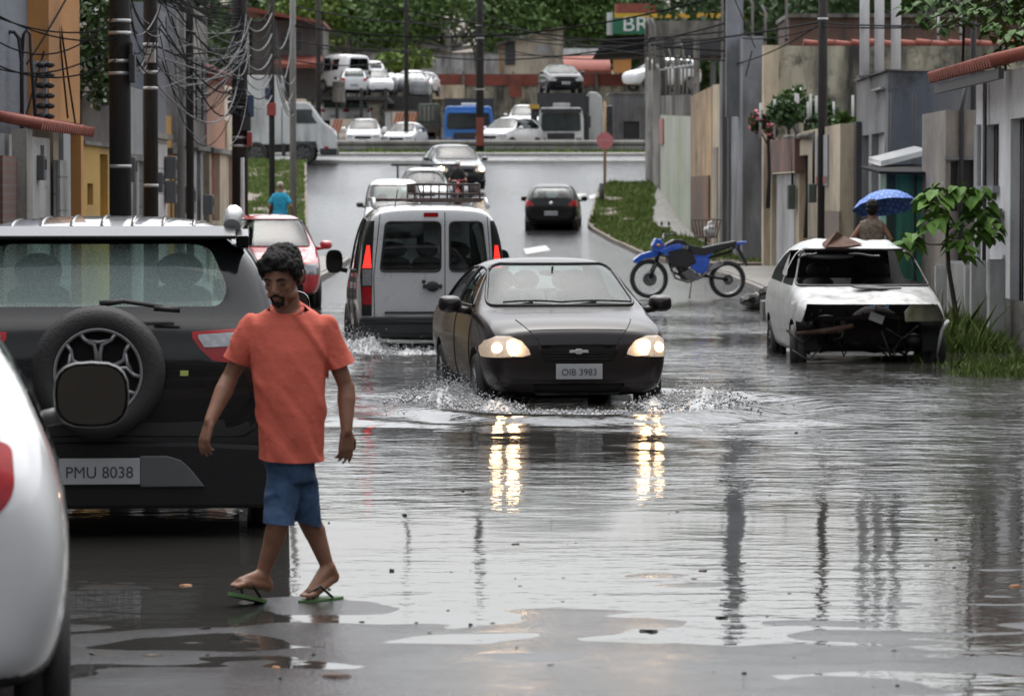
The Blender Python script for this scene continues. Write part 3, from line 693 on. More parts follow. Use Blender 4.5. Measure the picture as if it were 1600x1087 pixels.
def std_car(name, label, kind, m, loc, rz, look='F', k=(1, 1, 1), lamps=None, mk=1., level=2, group=None, interior=True, lit=False, detail=True, pl=True, mir_m=None, cat='car', gl=None, badge=False):
    """a parked or driving car seen from its front ('F') or its rear ('B')"""
    t = thing(name, label, cat, loc, rz, group); lampP = lamps
    base = {'hatch': (.28, (-1.2, 1.18), 1.65), 'suv': (.335, (-1.25, 1.3), 1.77), 'van': (.31, (-1.3, 1.3), 1.74), 'sedan': (.28, (-1.25, 1.18), 1.65)}[kind]
    wr = base[0] * k[2]; wy = [y * k[1] for y in base[1]]; W = base[2] * k[0]
    bm = make_body(kind, level, wr, wy, W, k); bvh = BVHTree.FromBMesh(bm)
    g1 = gl or mt['glass']
    sc = lambda P: [(u * k[0], v * k[2]) for u, v in P]; sl = lambda P: [(u * k[1], v * k[2]) for u, v in P]
    wsf = {'hatch': [(-.66, .97), (.66, .97), (.55, 1.375), (-.55, 1.375)], 'sedan': [(-.665, .965), (.665, .965), (.535, 1.365), (-.535, 1.365)], 'suv': [(-.70, 1.11), (.70, 1.11), (.60, 1.52), (-.60, 1.52)], 'van': [(-.72, 1.08), (.72, 1.08), (.64, 1.66), (-.64, 1.66)]}[kind]
    wsb = {'hatch': [(-.60, 1.02), (.60, 1.02), (.52, 1.33), (-.52, 1.33)], 'sedan': [(-.58, 1.04), (.58, 1.04), (.50, 1.32), (-.50, 1.32)], 'suv': [(-.68, 1.14), (.68, 1.14), (.60, 1.49), (-.60, 1.49)], 'van': [(-.66, 1.06), (.66, 1.06), (.58, 1.63), (-.58, 1.63)]}[kind]
    side = {'hatch': ([(-.15, .975), (.72, .96), (.30, 1.31), (.14, 1.345), (-.15, 1.36)], [(-.21, .975), (-.21, 1.36), (-1.05, 1.34), (-1.42, 1.12), (-1.42, 1.0)]),
            'sedan': ([(-.08, .965), (.72, .955), (.30, 1.29), (.14, 1.325), (-.08, 1.335)], [(-.14, .965), (-.14, 1.335), (-.6, 1.315), (-.86, 1.18), (-1.0, .99)]),
            'suv': ([(-.03, 1.10), (.95, 1.08), (.45, 1.44), (-.03, 1.51)], [(-.1, 1.10), (-.1, 1.51), (-1.3, 1.49), (-1.6, 1.25), (-1.6, 1.13)]),
            'van': ([(.22, 1.05), (1.08, 1.04), (.62, 1.56), (.22, 1.66)], [(-.8, 1.05), (.14, 1.05), (.14, 1.66), (-.8, 1.66)])}[kind]
    glazing(bm, t, 'F', sc(rounded(wsf, .06)), g1, 'windscreen', border=.012)
    glazing(bm, t, 'B', sc(rounded(wsb, .06)), g1, 'rear_window', border=.012)
    for s in 'RL':
        for P in side: glazing(bm, t, s, sl(rounded(P, .04)), mt['tint'] if kind == 'van' else g1, 'side_window', .12, border=.01 if detail else 0)
    zl = {'hatch': .63, 'sedan': .63, 'suv': .80, 'van': .72}[kind]; zr = {'hatch': .86, 'sedan': .84, 'suv': .93, 'van': .95}[kind]
    hw = W / 2
    for s in (1, -1):
        if look == 'F':
            P = [(.45, zl - .07), (.76, zl - .075), (.78, zl + .02), (.72, zl + .10), (.55, zl + .09), (.42, zl + .01)]
            P = sc([(u * s * hw / .825 / k[0], v) for u, v in P]); P = P if s > 0 else P[::-1]
            nb = carve(bm, 'F', P, .02, lambda c: c.y > .5, off=.004)
            h = bm_obj('headlight', nb, [mt['head_soft'] if lit else mt['clear_lens']], t)
            if lit:
                hit = bvh.ray_cast(Vector((.62 * s * k[0], 6, (zl + .02) * k[2])), Vector((0, -1, 0)))
                if hit[0]: q = MB(); q.ball((0, 0, 0), (.09, .03, .07)); b_ = q.build('bulb', mt['head_on'], h); b_.location = hit[0]
        else:
            a = {'hatch': [(.50, zr - .07), (.80, zr - .10), (.80, zr + .06), (.72, zr + .10), (.58, zr + .04)], 'van': [(.73, .6), (.86, .6), (.85, 1.05), (.76, 1.05)]}.get(kind, [(.5, zr - .07), (.85, zr - .1), (.85, zr + .07), (.6, zr + .05)])
            a = rounded(lampP, .05) if lampP else a; P = sc([(u * s * hw / (.825 if kind != 'suv' else .885) / k[0], v) for u, v in a]); P = P if s > 0 else P[::-1]
            nb = carve(bm, 'B', P, .02, lambda c: c.y < -.8, off=.004); bm_obj('tail_light', nb, [mt['red_lens']], t)
    yf = max(p[0] for p in SHP[kind]) * k[1]; yb = -min(p[0] for p in SHP[kind]) * k[1]
    if look == 'F':
        P = sc(rounded([(-.36, zl - .10), (.36, zl - .10), (.39, zl + .02), (-.39, zl + .02)], .03)); bm_obj('grille', carve(bm, 'F', P, .05, lambda c: c.y > .5, off=-.012), [mt['dark']], t)
        P = sc(rounded([(-.5, .30), (.5, .30), (.5, .42), (-.5, .42)], .03)); bm_obj('air_intake', carve(bm, 'F', P, .05, lambda c: c.y > .5, off=-.012), [mt['dark']], t)
        if pl: plate(t, (0, yf + .005, .47 * k[2]), PI)
    else:
        if pl: plate(t, (0, -yb - .006, (.56 if kind == 'hatch' else .6) * k[2]))
        if badge: q = MB(); q.lathe([(.0, -.01), (.05, -.008), (.055, 0)], 20, 'Y'); o = q.build('emblem', mt['chrome'], t); o.location = (0, -yb - .005 + .0, .86)
    finish(bm, t, m, trimz=.30)
    if detail: seam(bvh, [('F', [(-.40, zl + .04), (-.6, .86 * k[2])]), ('F', [(.4, zl + .04), (.6, .86 * k[2])]), ('B', [(-.62, .5), (-.64, .9)]), ('B', [(.62, .5), (.64, .9)]), ('B', [(-.6, .66), (.6, .66)]), ('R', [(-.18, 1.0), (-.18, .35)]), ('L', [(-.18, 1.0), (-.18, .35)])], t, r=.005)
    mz = {'hatch': .99, 'sedan': .97, 'suv': 1.14, 'van': 1.13}[kind] * k[2]; my = {'hatch': .62, 'sedan': .62, 'suv': .7, 'van': .8}[kind] * k[1]
    for s in (-1, 1): mirror(t, (s * (hw + .10), my, mz + (.08 if mk > 1 else 0)), s, mir_m or m, w=.19 * mk, h=.14 * mk ** 1.5, arm=.07)
    if interior:
        seats(t, -.0, .34, mz - .5); seats(t, -.8, .3, mz - .5, n=2, name='rear_seat'); box_part('dashboard', mt['trim'], t, (-hw * .78, hw * .78, .5 * k[1], .9 * k[1], mz - .22, mz - .06), bevel=.03)
    for y in wy:
        for s in (-1, 1): wheel(t, (s * (hw - .1), y, wr), wr, .18, s, 'alloy', spokes=5)
    return t
def roof_rails(t, x, y0, y1, z, m):
    for s in (-1, 1):
        MB().tube([(s * x, y0, z - .08), (s * x, y0 + .1, z), (s * x, y1 - .1, z), (s * x, y1, z - .06)], [.03, .022, .022, .03], 8).build('roof_rail', m, t)
# ---------- the stripped white wreck
def wreck(loc, rz):
    t = thing('wrecked_car', 'wrecked white hatchback with no bumper, a crumpled roof and one headlamp, stranded in floodwater', 'car', loc, rz)
    wm = M('scratched white car paint', (.46, .47, .47), (.34, .35, .34), scale=5, rough=.4, coat=.2, bump=.15, bscale=18, dirt=((.12, .08, .055), 5, .57), rvar=.1)
    bm = make_body('hatch', 3, .28, (-1.2, 1.18), 1.65); bvh = BVHTree.FromBMesh(bm)
    def dent(v):
        n = noise.noise(Vector(v) * 2.3) * .03 + noise.noise(Vector(v) * 6) * .012
        return n
    # crumple
    for v in bm.verts:
        if v.co.z > .8 and v.co.y > .3: v.co.z += dent(v.co) * 1.0
        if v.co.z > 1.3: v.co.z += dent(v.co * 1.4) * 1.2 - .03 * math.exp(-((v.co.x) ** 2 + (v.co.y - .2) ** 2) * 3)
        if v.co.y > 1.35 and v.co.z > .6: v.co.z += dent(v.co * 2.1) * .7
    inner = mt['dark']
    b = carve(bm, 'F', rounded([(-.73, .965), (.73, .965), (.59, 1.345), (-.59, 1.345)], .05), .12, lambda c: c.y < 1.25)
    rim_of(b, .014).build('windscreen_frame', mt['trim'], t, fix=False)
    for s in 'RL':
        for P in ([(-.15, .975), (.72, .96), (.30, 1.30), (.14, 1.335), (-.15, 1.34)], [(-.21, .975), (-.21, 1.34), (-1.05, 1.32), (-1.42, 1.12), (-1.42, 1.0)]): carve(bm, s, rounded(P, .04), .12)
    carve(bm, 'B', rounded([(-.60, 1.02), (.60, 1.02), (.52, 1.33), (-.52, 1.33)], .05), .15)
    # the front end is gone: open hole from bonnet edge down
    carve(bm, 'F', [(-.74, .10), (.74, .10), (.80, .5), (.70, .79), (-.70, .79), (-.80, .5)], -.05 + .1, lambda c: c.y > 1.30)
    carve(bm, 'F', [(-.9, .05), (.9, .05), (.9, .60), (-.9, .60)], .02, lambda c: c.y > 1.45)
    bmesh.ops.delete(bm, geom=[f for f in bm.faces if f.calc_center_median().y > 1.0 and f.calc_center_median().z < .34 and abs(f.calc_center_median().x) < .7], context='FACES')
    finish(bm, t, wm)
    rust = M('rusty engine bay', (.008, .007, .007), (.022, .012, .009), scale=9, rough=.85, bump=.6, bscale=30)
    q = MB(); q.box(-.66, .66, .75, .9, .25, .86); q.build('firewall', rust, t)
    q = MB(); q.ball((-.1, 1.1, .5), (.3, .26, .26)); q.box(-.42, .25, .95, 1.3, .35, .62); q.build('engine_block', rust, t)
    rr = random.Random(4)
    for i in range(9):
        q = MB(); q.ball((rr.uniform(-.55, .55), rr.uniform(1.1, 1.5), rr.uniform(.3, .62)), (rr.uniform(.06, .16), rr.uniform(.06, .12), rr.uniform(.05, .13)), 9, 6); q.build('engine_part', rust if i % 2 else mt['trim'], t)
    for i in range(22):
        a = Vector((rr.uniform(-.62, .62), rr.uniform(1.15, 1.62), rr.uniform(.3, .72))); bpt = a + Vector((rr.uniform(-.35, .35), rr.uniform(-.3, .1), rr.uniform(-.3, .1))); c = (a + bpt) / 2 + Vector((0, .1, -.12))
        MB().tube([a, c, bpt], rr.uniform(.008, .022), 6).build('hose', rust if i % 3 else mt['trim'], t)
    q = MB(); q.tube([(-.70, 1.45, .62), (-.3, 1.60, .66), (.2, 1.62, .64), (.7, 1.45, .62)], .03, 6); q.build('cross_member', rust, t)
    q = MB(); q.tube([(.20, 1.70, .56), (.5, 1.68, .50), (.78, 1.5, .47)], [.03, .035, .02], 6); q.build('bent_bracket', M('rusted bracket', (.12, .06, .04), (.05, .03, .02), scale=10, rough=.8), t)
    q = MB(); q.tube([(-.84, 1.5, .60), (-.80, 1.56, .56), (-.76, 1.6, .50), (-.74, 1.6, .40), (-.72, 1.5, .2)], [.02, .03, .02, .02, .01], 6); q.build('torn_wing_edge', wm, t)
    # the one lamp left (image right = the car's own left, x negative when facing the viewer)
    P = [(-.84, .62), (-.78, .74), (-.66, .81), (-.40, .81), (-.33, .73), (-.34, .62)]
    vs = []
    for u, v in P: vs.append((u, 1.80 - max(0, -u - .45) * .9, v - .02))
    q = MB(); q.add(vs + [(x, y - .09, z) for x, y, z in vs], [[0, 1, 2, 3, 4, 5], [11, 10, 9, 8, 7, 6]] + [(i, (i + 1) % 6, 6 + (i + 1) % 6, 6 + i) for i in range(6)])
    q.build('headlight', M('dirty yellowed lens', (.50, .48, .38), (.30, .28, .2), scale=8, rough=.15, coat=1, metal=.3), t, bevel=.012)
    # loose debris on the bonnet and roof
    q = MB(); pts = [(-.34, .02), (-.1, .09), (-.02, .06), (.14, .04), (.19, -.05), (.0, -.08), (-.12, -.04), (-.26, -.02)]
    n = len(pts); vs = []
    for k in (0, 1):
        for u, v in pts:
            y = 1.32 + v * 1.1; h = bvh.ray_cast(Vector((u - .02, y, 3)), Vector((0, 0, -1))); vs.append((u - .02, y, h[0].z + .025 + k * .014))
    q.add(vs, [list(range(n))[::-1], list(range(n, 2 * n))] + [(i, (i + 1) % n, n + (i + 1) % n, n + i) for i in range(n)]); q.build('torn_grille', mt['trim'], t)
    for x in (.02, -.14): MB().box(x - .022, x + .022, 1.80, 1.81, .745, .79).build('blue_tag', M('blue tape', (.25, .42, .6), rough=.6), t)
    q = MB(); q.obox((-.05, 1.66, .64), (.16, .02, .09), (0, -.35, .2)); q.build('loose_panel', wm, t)
    bv = MB(); vs = [(.38, .3, 1.42), (.22, .35, 1.55), (.14, .28, 1.50), (.0, .32, 1.44), (-.06, .42, 1.41), (.16, .5, 1.38), (.36, .48, 1.38)]
    bv.add(vs + [(x, y, z - .02) for x, y, z in vs], [[0, 1, 2, 6], [2, 3, 4, 5], [2, 5, 6], [7, 13, 9, 8], [9, 12, 11, 10], [9, 13, 12]]); bv.build('torn_metal', M('rusty torn sheet', (.07, .035, .025), (.15, .08, .05), scale=8, rough=.8), t)
    seats(t, -.05, .34, .42, mt['dark']); seats(t, -.9, .3, .42, mt['dark'], n=2, name='rear_seat')
    box_part('dashboard', mt['dark'], t, (-.64, .64, .6, .92, .6, .93), bevel=.03)
    q = MB(); q.add([(-.60, -1.3, 1.0), (.60, -1.3, 1.0), (.55, -1.25, 1.36), (-.55, -1.25, 1.36)], [(0, 1, 2, 3)]); q.build('parcel_cover', mt['dark'], t)
    q = MB(); q.ball((.26, .1, 1.27), (.26, .3, .03)); q.build('sagging_headliner', M('grey headliner', (.16, .16, .16), rough=.9), t)
    wheel(t, (.74, 1.24, .27), .29, .18, 1, 'steel', rz=-.12); wheel(t, (-.72, 1.18, .27), .28, .18, -1, 'steel', rz=.1)
    for s in (-1, 1): wheel(t, (s * .72, -1.2, .26), .28, .18, s, 'steel')
    return t
# ---------- blue trail motorbike (local x: nose at -x ... tail at +x)
def motorbike(loc, rz):
    t = thing('motorcycle', 'blue and black trail motorcycle propped on its side stand at the edge of the water', 'motorcycle', loc, rz)
    blue = M('blue motorcycle plastic', (.015, .10, .55), (.01, .07, .42), scale=5, rough=.25, coat=.8); blk = M('black motorcycle plastic', (.012, .012, .014), rough=.4)
    FW, RW, r = (-.70, .33), (.66, .315), .325
    for (x, z), nm in ((FW, 'front_wheel'), (RW, 'rear_wheel')):
        e = bpy.data.objects.new(nm, None); C.objects.link(e); e.parent = t; e.location = (x, 0, z); rr_ = r if x < 0 else r - .015; w = .04 if x < 0 else .055
        q = MB(); q.lathe([(rr_ - .055, -w * .8), (rr_ - .03, -w), (rr_, -w * .5), (rr_ + .004, 0), (rr_, w * .5), (rr_ - .03, w), (rr_ - .055, w * .8), (rr_ - .065, 0)], 40, 'Y', close=True)
        for k in range(46):
            a = 2 * PI * k / 46; q.obox(((rr_) * math.cos(a), 0, rr_ * math.sin(a)), (.016, w * 1.5, .018), (0, -a, 0))
        q.build('tyre', mt['rubber'], e)
        q = MB(); q.lathe([(rr_ - .06, -w * .7), (rr_ - .075, -w * .5), (rr_ - .075, w * .5), (rr_ - .06, w * .7)], 40, 'Y'); q.tube([(0, -.09, 0), (0, .09, 0)], .035, 12)
        for k in range(18):
            a = 2 * PI * k / 18; q.tube([(.03 * math.cos(a + .5), .02 * (-1) ** k, .03 * math.sin(a + .5)), ((rr_ - .07) * math.cos(a), 0, (rr_ - .07) * math.sin(a))], .0022, 4)
        q.build('rim', mt['alloy'], e)
        q = MB(); rd = .12 if x < 0 else .09; q.lathe([(rd * .55, -.07), (rd, -.07), (rd, -.074), (rd * .55, -.074)], 30, 'Y', close=True); q.lathe([(0, -.06), (rd * .6, -.065)], 16, 'Y'); q.build('brake_disc', mt['steel'], e)
    for s in (-1, 1):
        q = MB(); q.tube([(FW[0], s * .085, FW[1]), (-.585, s * .085, .60)], .026, 10); q.tube([(-.585, s * .085, .60), (-.47, s * .085, .95)], .019, 10); q.build('fork_leg', blk, t)
    q = MB(); q.tube([(-.50, 0, .93), (-.40, 0, .74), (-.30, 0, .45), (.05, 0, .30), (.22, 0, .36)], .022, 8); q.tube([(-.47, 0, .85), (-.1, 0, .74), (.28, 0, .66), (.75, 0, .80)], .024, 8); q.tube([(.22, 0, .36), (.28, 0, .66)], .03, 8); q.build('frame', blk, t)
    for s in (-1, 1): MB().tube([(.24, s * .09, .38), (.66, s * .09, .315)], .024, 8).build('swingarm', blk, t)
    def shell(P, hw, nm, m, taper=.72, par=t):
        q = MB(); q.prism(P, -hw, hw, 'Y'); o = q.build(nm, m, par, bevel=.012); return o
    shell([(-.46, .80), (-.42, .92), (-.28, 1.0), (-.12, .99), (-.02, .90), (.04, .78), (.10, .60), (-.05, .52), (-.26, .52), (-.38, .60), (-.40, .70)], .13, 'fuel_tank', blk)
    shell([(-.55, .80), (-.36, .90), (-.20, .93), (-.10, .88), (-.2, .83), (-.42, .78), (-.36, .72), (-.50, .755)], .145, 'tank_shroud', blue)
    shell([(-.12, .84), (0.0, .70), (.28, .66), (.42, .78), (.3, .75), (.08, .76)], .12, 'side_cover', blue)
    shell([(-.06, .70), (.16, .68), (.34, .66), (.28, .42), (.12, .42), (0, .52)], .125, 'lower_side_cover', blue)
    shell([(.14, .66), (.62, .83), (.86, .90), (.60, .88), (.30, .80)], .10, 'tail_side_panel', blk)
    shell([(-.12, .97), (.0, .90), (.22, .86), (.50, .92), (.80, .975), (.80, .91), (.5, .83), (.25, .72), (.0, .74), (-.1, .84)], .13, 'seat', M('black vinyl seat', (.018, .018, .018), rough=.55, bump=.2))
    shell([(.50, .90), (.80, .955), (.98, .965), (1.0, .94), (.80, .88), (.52, .85)], .085, 'tail_fairing', blue)
    q = MB(); q.prism([(-.98, .60), (-.97, .66), (-.86, .745), (-.68, .80), (-.50, .80), (-.44, .73), (-.60, .70), (-.80, .66), (-.90, .60)], -.065, .065, 'Y'); q.build('front_mudguard', blue, t, bevel=.015)
    q = MB(); q.prism([(-.62, .78), (-.66, .90), (-.60, 1.02), (-.50, 1.0), (-.42, .86), (-.5, .77)], -.10, .10, 'Y'); hd = q.build('headlamp_cowl', blue, t, bevel=.02)
    q = MB(); q.ball((-.63, 0, .86), (.045, .07, .075)); q.build('headlight', mt['clear_lens'], hd)
    q = MB(); 
    for s in (-1, 1): q.tube([(-.44, 0, 1.0), (-.44, s * .1, 1.03), (-.40, s * .24, 1.09), (-.34, s * .38, 1.08)], .013, 8)
    q.build('handlebar', mt['steel'], t)
    for s in (-1, 1):
        MB().tube([(-.37, s * .30, 1.085), (-.33, s * .40, 1.08)], .018, 8).build('handgrip', mt['rubber'], t)
        q = MB(); q.tube([(-.40, s * .26, 1.09), (-.42, s * .30, 1.22)], .006, 6); q.ball((-.42, s * .31, 1.27), (.02, .06, .04), 12, 8); q.build('mirror', mt['trim'], t)
        q = MB(); q.tube([(-.55, s * .06, .9), (-.56, s * .16, .9)], .01, 6); q.ball((-.57, s * .17, .9), (.035, .025, .025)); q.build('indicator_lamp', M('amber lens', (.5, .2, .02), rough=.2), t)
    q = MB(); q.ball((-.05, 0, .40), (.13, .12, .11)); q.tube([(-.12, 0, .45), (-.2, 0, .62)], [.075, .07], 12); q.tube([(-.02, -.13, .4), (-.02, .13, .4)], .09, 16)
    for k in range(6): q.lathe([(.0, -.004), (.085, -.004), (.085, .004), (0, .004)], 16, 'Z', (-.165, 0, .48 + k * .025))
    q.tube([(.1, -.12, .36), (.1, .12, .36)], .06, 14); q.build('engine', M('engine metal', (.20, .20, .20), (.08, .08, .08), scale=20, rough=.4, metal=.8), t)
    q = MB(); q.tube([(-.24, -.04, .60), (-.32, -.06, .5), (-.26, -.08, .34), (-.05, -.12, .27), (.18, -.14, .36), (.34, -.14, .50)], .018, 8); q.tube([(.30, -.14, .50), (.52, -.15, .60)], [.035, .045], 12); q.build('exhaust', mt['steel'], t)
    q = MB(); q.prism([(.28, .50), (.34, .475), (.55, .57), (.55, .62), (.45, .60)], -.19, -.175, 'Y'); q.build('exhaust_heat_shield', mt['alloy'], t)
    q = MB(); q.prism([(.80, .86), (.86, .86), (.99, .62), (1.01, .545), (.98, .54), (.9, .66)], -.05, .05, 'Y'); q.build('rear_mudguard', blk, t)
    q = MB(); q.tube([(.80, .0, .88), (.72, .0, .80), (.7, 0, .70)], .02); q.ball((.86, 0, .88), (.03, .05, .03)); q.build('tail_bracket', mt['steel'], t)
    q = MB(); q.tube([(.02, -.10, .30), (-.06, -.30, .02)], .012, 6); q.obox((-.065, -.31, .012), (.07, .05, .012)); q.build('side_stand', mt['steel'], t)
    q = MB(); q.tube([(.04, -.22, .33), (.04, .22, .33)], .014, 6); q.build('footpeg', mt['steel'], t)
    text_mesh('lettering', 'XRE', .085, mt['plate'], t, (-.13, -.136, .865), (PI / 2, 0, 0), .001, 1.2)
    return t
V = Vector
def head_blobs(mb, c, rot, k=1.):
    """a head facing -y in its own frame, chin to crown about 0.24 m"""
    def P(x, y, z): return V(c) + rot @ (V((x, y, z)) * k)
    def B(x, y, z, rx, ry, rz): mb.ball(P(x, y, z), (rx * k, ry * k, rz * k), 20, 14, rot.to_3x3())
    B(0, .012, .035, .075, .095, .088); B(0, -.02, .0, .066, .078, .075)
    B(0, -.035, -.045, .056, .055, .055); B(0, -.055, -.092, .034, .034, .028); B(0, -.01, -.06, .055, .06, .045)
    for s in (-1, 1):
        B(s * .034, -.068, -.018, .022, .018, .022); B(s * .03, -.085, .022, .03, .014, .009)      # cheek, brow
        B(s * .045, -.02, -.066, .02, .045, .02); B(s * .011, -.104, -.032, .010, .012, .008)      # jaw, nostril
        B(s * .079, .012, -.004, .009, .02, .032); B(s * .085, .018, .012, .008, .016, .018)       # ear
        B(s * .031, -.079, .004, .015, .012, .009)                                                    # lid
    mb.limb(P(0, -.088, .018), P(0, -.112, -.024), .008 * k, .013 * k)
    B(0, -.088, -.052, .024, .014, .007); B(0, -.086, -.064, .020, .014, .007)
    return P
def hand_blobs(mb, w, d, n, side, k=1., curl=.5):
    """w wrist, d pointing direction, n direction the palm faces, side +1 thumb on d x n"""
    d = V(d).normalized(); n = (V(n) - d * V(n).dot(d)).normalized(); t = d.cross(n) * side; w = V(w)
    for q in (-.024, -.008, .008, .024): mb.limb(w + t * q * .8 * k + d * .012 * k, w + (t * q * 1.25 + d * .085) * k, .015 * k, .0125 * k, 10)
    for i, (q, ln) in enumerate(((.033, .068), (.011, .078), (-.011, .072), (-.031, .056))):
        p = w + (t * q + d * .088) * k; a = curl * (.45 + .16 * i); dd = d
        for j, f in enumerate((.46, .31, .25)):
            a2 = a * (j + 1) * .9; dd = (d * math.cos(a2) + n * math.sin(a2) + t * q * 1.2).normalized(); q2 = p + dd * ln * f * k
            mb.limb(p, q2, (.0095 - .001 * j) * k, (.0088 - .001 * j) * k, 8); p = q2
    p = w + (t * .028 + d * .03) * k
    for j, (f, r) in enumerate(((.036, .0125), (.03, .0105), (.026, .009))):
        dd = (t * (.75 - .28 * j) + d * (.6 + .25 * j) + n * (.35 + .12 * j)).normalized(); q2 = p + dd * f * k; mb.limb(p, q2, r * k, r * .88 * k, 8); p = q2
def foot_blobs(mb, ankle, toe, up=(0, 0, 1), k=1., bare=True):
    a, t = V(ankle), V(toe); f = (t - a); f.z *= .9; fl = V((f.x, f.y, 0)).normalized(); sd = V((-fl.y, fl.x, 0))
    heel = a - fl * .035 * k - V((0, 0, .045 * k)); mb.limb(a, heel, .036 * k, .03 * k)
    ball = t - fl * .05 * k
    mb.limb(heel + V((0, 0, .004)), ball + sd * .018 * k, .03 * k, .022 * k); mb.limb(heel, ball - sd * .020 * k, .028 * k, .019 * k); mb.limb(a, ball + V((0, 0, .008)), .034 * k, .022 * k)
    for i, q in enumerate((.030, .012, -.003, -.017, -.030)):
        mb.limb(ball + sd * q * k, ball + (sd * q * 1.1 + fl * (.055 - .007 * i)) * k - V((0, 0, .006 * k)), (.0135 if i == 0 else .010) * k, (.0125 if i == 0 else .0085) * k, 8)
def loft(mb, rings, n=28):
    """closed body through elliptical rings (centre, rx, ry)"""
    vs = []
    for (c, rx, ry) in rings:
        for j in range(n):
            a = 2 * PI * j / n; vs.append((c[0] + rx * math.copysign(abs(math.cos(a)) ** .85, math.cos(a)), c[1] + ry * math.copysign(abs(math.sin(a)) ** .85, math.sin(a)), c[2]))
    k = len(rings)
    mb.add(vs, [(i * n + j, i * n + (j + 1) % n, (i + 1) * n + (j + 1) % n, (i + 1) * n + j) for i in range(k - 1) for j in range(n)] + [list(range(n))[::-1], list(range((k - 1) * n, k * n))])
def cut(me, planes):
    """open a garment: remove what lies beyond each (point, normal)"""
    b = bmesh.new(); b.from_mesh(me)
    for co, no, lim in planes:
        fs = [f for f in b.faces if lim is None or lim(f.calc_center_median())]
        g = set(fs) | {e for f in fs for e in f.edges} | {x for f in fs for x in f.verts}
        bmesh.ops.bisect_plane(b, geom=list(g), plane_co=co, plane_no=no, clear_outer=True)
    for f in b.faces: f.smooth = True
    b.to_mesh(me); b.free(); return me
def folds(amp, sc=(5, 5, 9), tilt=.4, seed=0.):
    def f(p, n):
        q = V((p.x * sc[0] + p.z * tilt * 4 + seed, p.y * sc[1], p.z * sc[2] * .5 + p.x * tilt * 3)); v = noise.noise(q) + .45 * noise.noise(q * 2.1)
        v = 1.3 * math.exp(-(v * 3.4) ** 2) - .4
        return n * amp * v
    return f
skin = M('tanned skin', (.27, .135, .085), (.20, .095, .058), scale=9, rough=.5, bump=.12, bscale=240, spec=.4)
hair = M('black hair', (.004, .0035, .003), (.009, .007, .006), scale=40, rough=.6, stretch=(1, 1, .3), bump=.5, bscale=260, spec=.25)
def man():
    s0 = 355.; PX = lambda px, py, y=0.: V(((px - 450) / s0, y, (945 - py) / s0))
    Y0 = 6000 / s0; t = thing('person', 'barefoot-looking man in an orange T-shirt, denim shorts and flip-flops, walking with his head bowed', 'person', (-350 / s0 * 1.0, Y0, -.012))
    t['label'] = 'man in an orange T-shirt, denim shorts and flip-flops walking with his head bowed'
    mb = MB(); rot = (Matrix.Rotation(-.30, 4, 'Z') @ Matrix.Rotation(.34, 4, 'X')).to_3x3()
    hc = PX(442, 431, -.045); HP = head_blobs(mb, hc, rot, 1.05)
    mb.limb(PX(447, 452, .0), PX(448, 488, .025), .052, .064)
    sl, sr = PX(391, 505, .02), PX(511, 505, .03); el, er = PX(356, 592, .05), PX(540, 605, .06); wl, wr = PX(329, 656, -.07), PX(541, 672, .0)
    # torso
    loft(mb, [(PX(450, 482, .02), .055, .048), (PX(450, 500, .02), .145, .068), (PX(450, 560, .01), .13, .08), (PX(452, 640, .0), .115, .075), (PX(452, 700, .0), .115, .085), (PX(453, 745, .0), .07, .06)])
    for sh, e, w in ((sl, el, wl), (sr, er, wr)):
        sh = sh + V((-math.copysign(.016, sh.x), 0, -.02)); mb.ball(sh, .044); mb.limb(sh, sh.lerp(e, .45), .044, .042); mb.limb(sh.lerp(e, .45), e, .042, .035); mb.limb(e, e.lerp(w, .3), .039, .042); mb.limb(e.lerp(w, .3), w, .041, .026); mb.ball(w, (.025, .022, .03))
    hand_blobs(mb, wl, (-.28, -.15, -1), (.75, .5, 0), -1, .98, .62); hand_blobs(mb, wr, (-.03, .1, -1), (-.6, .75, 0), 1, .98, .55)
    # legs: the near one leads towards the camera, the other trails
    hl, hr = PX(438, 735, .0), PX(466, 735, .02); kl, kr = PX(436, 812, -.10), PX(476, 806, .08); al, ar = PX(409, 898, -.05), PX(509, 891, .13)
    for h, k, a in ((hl, kl, al), (hr, kr, ar)):
        mb.limb(h, k, .058, .050); c = k.lerp(a, .33) + V((.006, .018, 0)); mb.limb(k, c, .050, .050); mb.limb(c, a, .048, .029)
    foot_blobs(mb, al, PX(368, 906, -.20)); foot_blobs(mb, ar, PX(472, 929, .0))
    me = organic(mb, .006, 4); body = link('body', me, t, [skin])
    # eyes
    for s in (-1, 1):
        q = MB(); q.ball((0, 0, 0), .0125, 14, 10); o = q.build('eye', M('eye', (.10, .08, .07), (.02, .015, .01), scale=60, rough=.2), t); o.location = HP(s * .031, -.083, .002)
        q = MB(); q.tube([HP(s * .012, -.101, .021), HP(s * .032, -.102, .028), HP(s * .052, -.088, .022)], [.004, .006, .003], 8); q.build('eyebrow', hair, t)
    # hair, moustache, beard
    q = MB()
    def hb(x, y, z, rx, ry, rz): q.ball(HP(x, y, z), (rx * 1.04, ry * 1.04, rz * 1.0), 18, 12, rot)
    hb(0, .028, .062, .083, .096, .078); hb(0, -.035, .088, .070, .062, .044); hb(.0, .075, .0, .070, .05, .075)
    for s in (-1, 1): hb(s * .070, .0, .038, .022, .058, .050); hb(s * .055, -.055, .075, .028, .035, .028); hb(s * .072, .03, .0, .015, .035, .04)
    hb(-.028, -.078, .068, .035, .024, .018); hb(.03, -.074, .072, .034, .024, .018); hb(0, .01, .11, .06, .06, .03)
    def hd(p, n): return n * (.006 * noise.noise(p * 38) + .007 * noise.noise(V((p.x * 90, p.y * 90, p.z * 30))) + .006 * noise.noise(V((p.x * 110, p.y * 110, p.z * 50))))
    link('hair', organic(q, .004, 2, hd), t, [hair])
    q = MB()
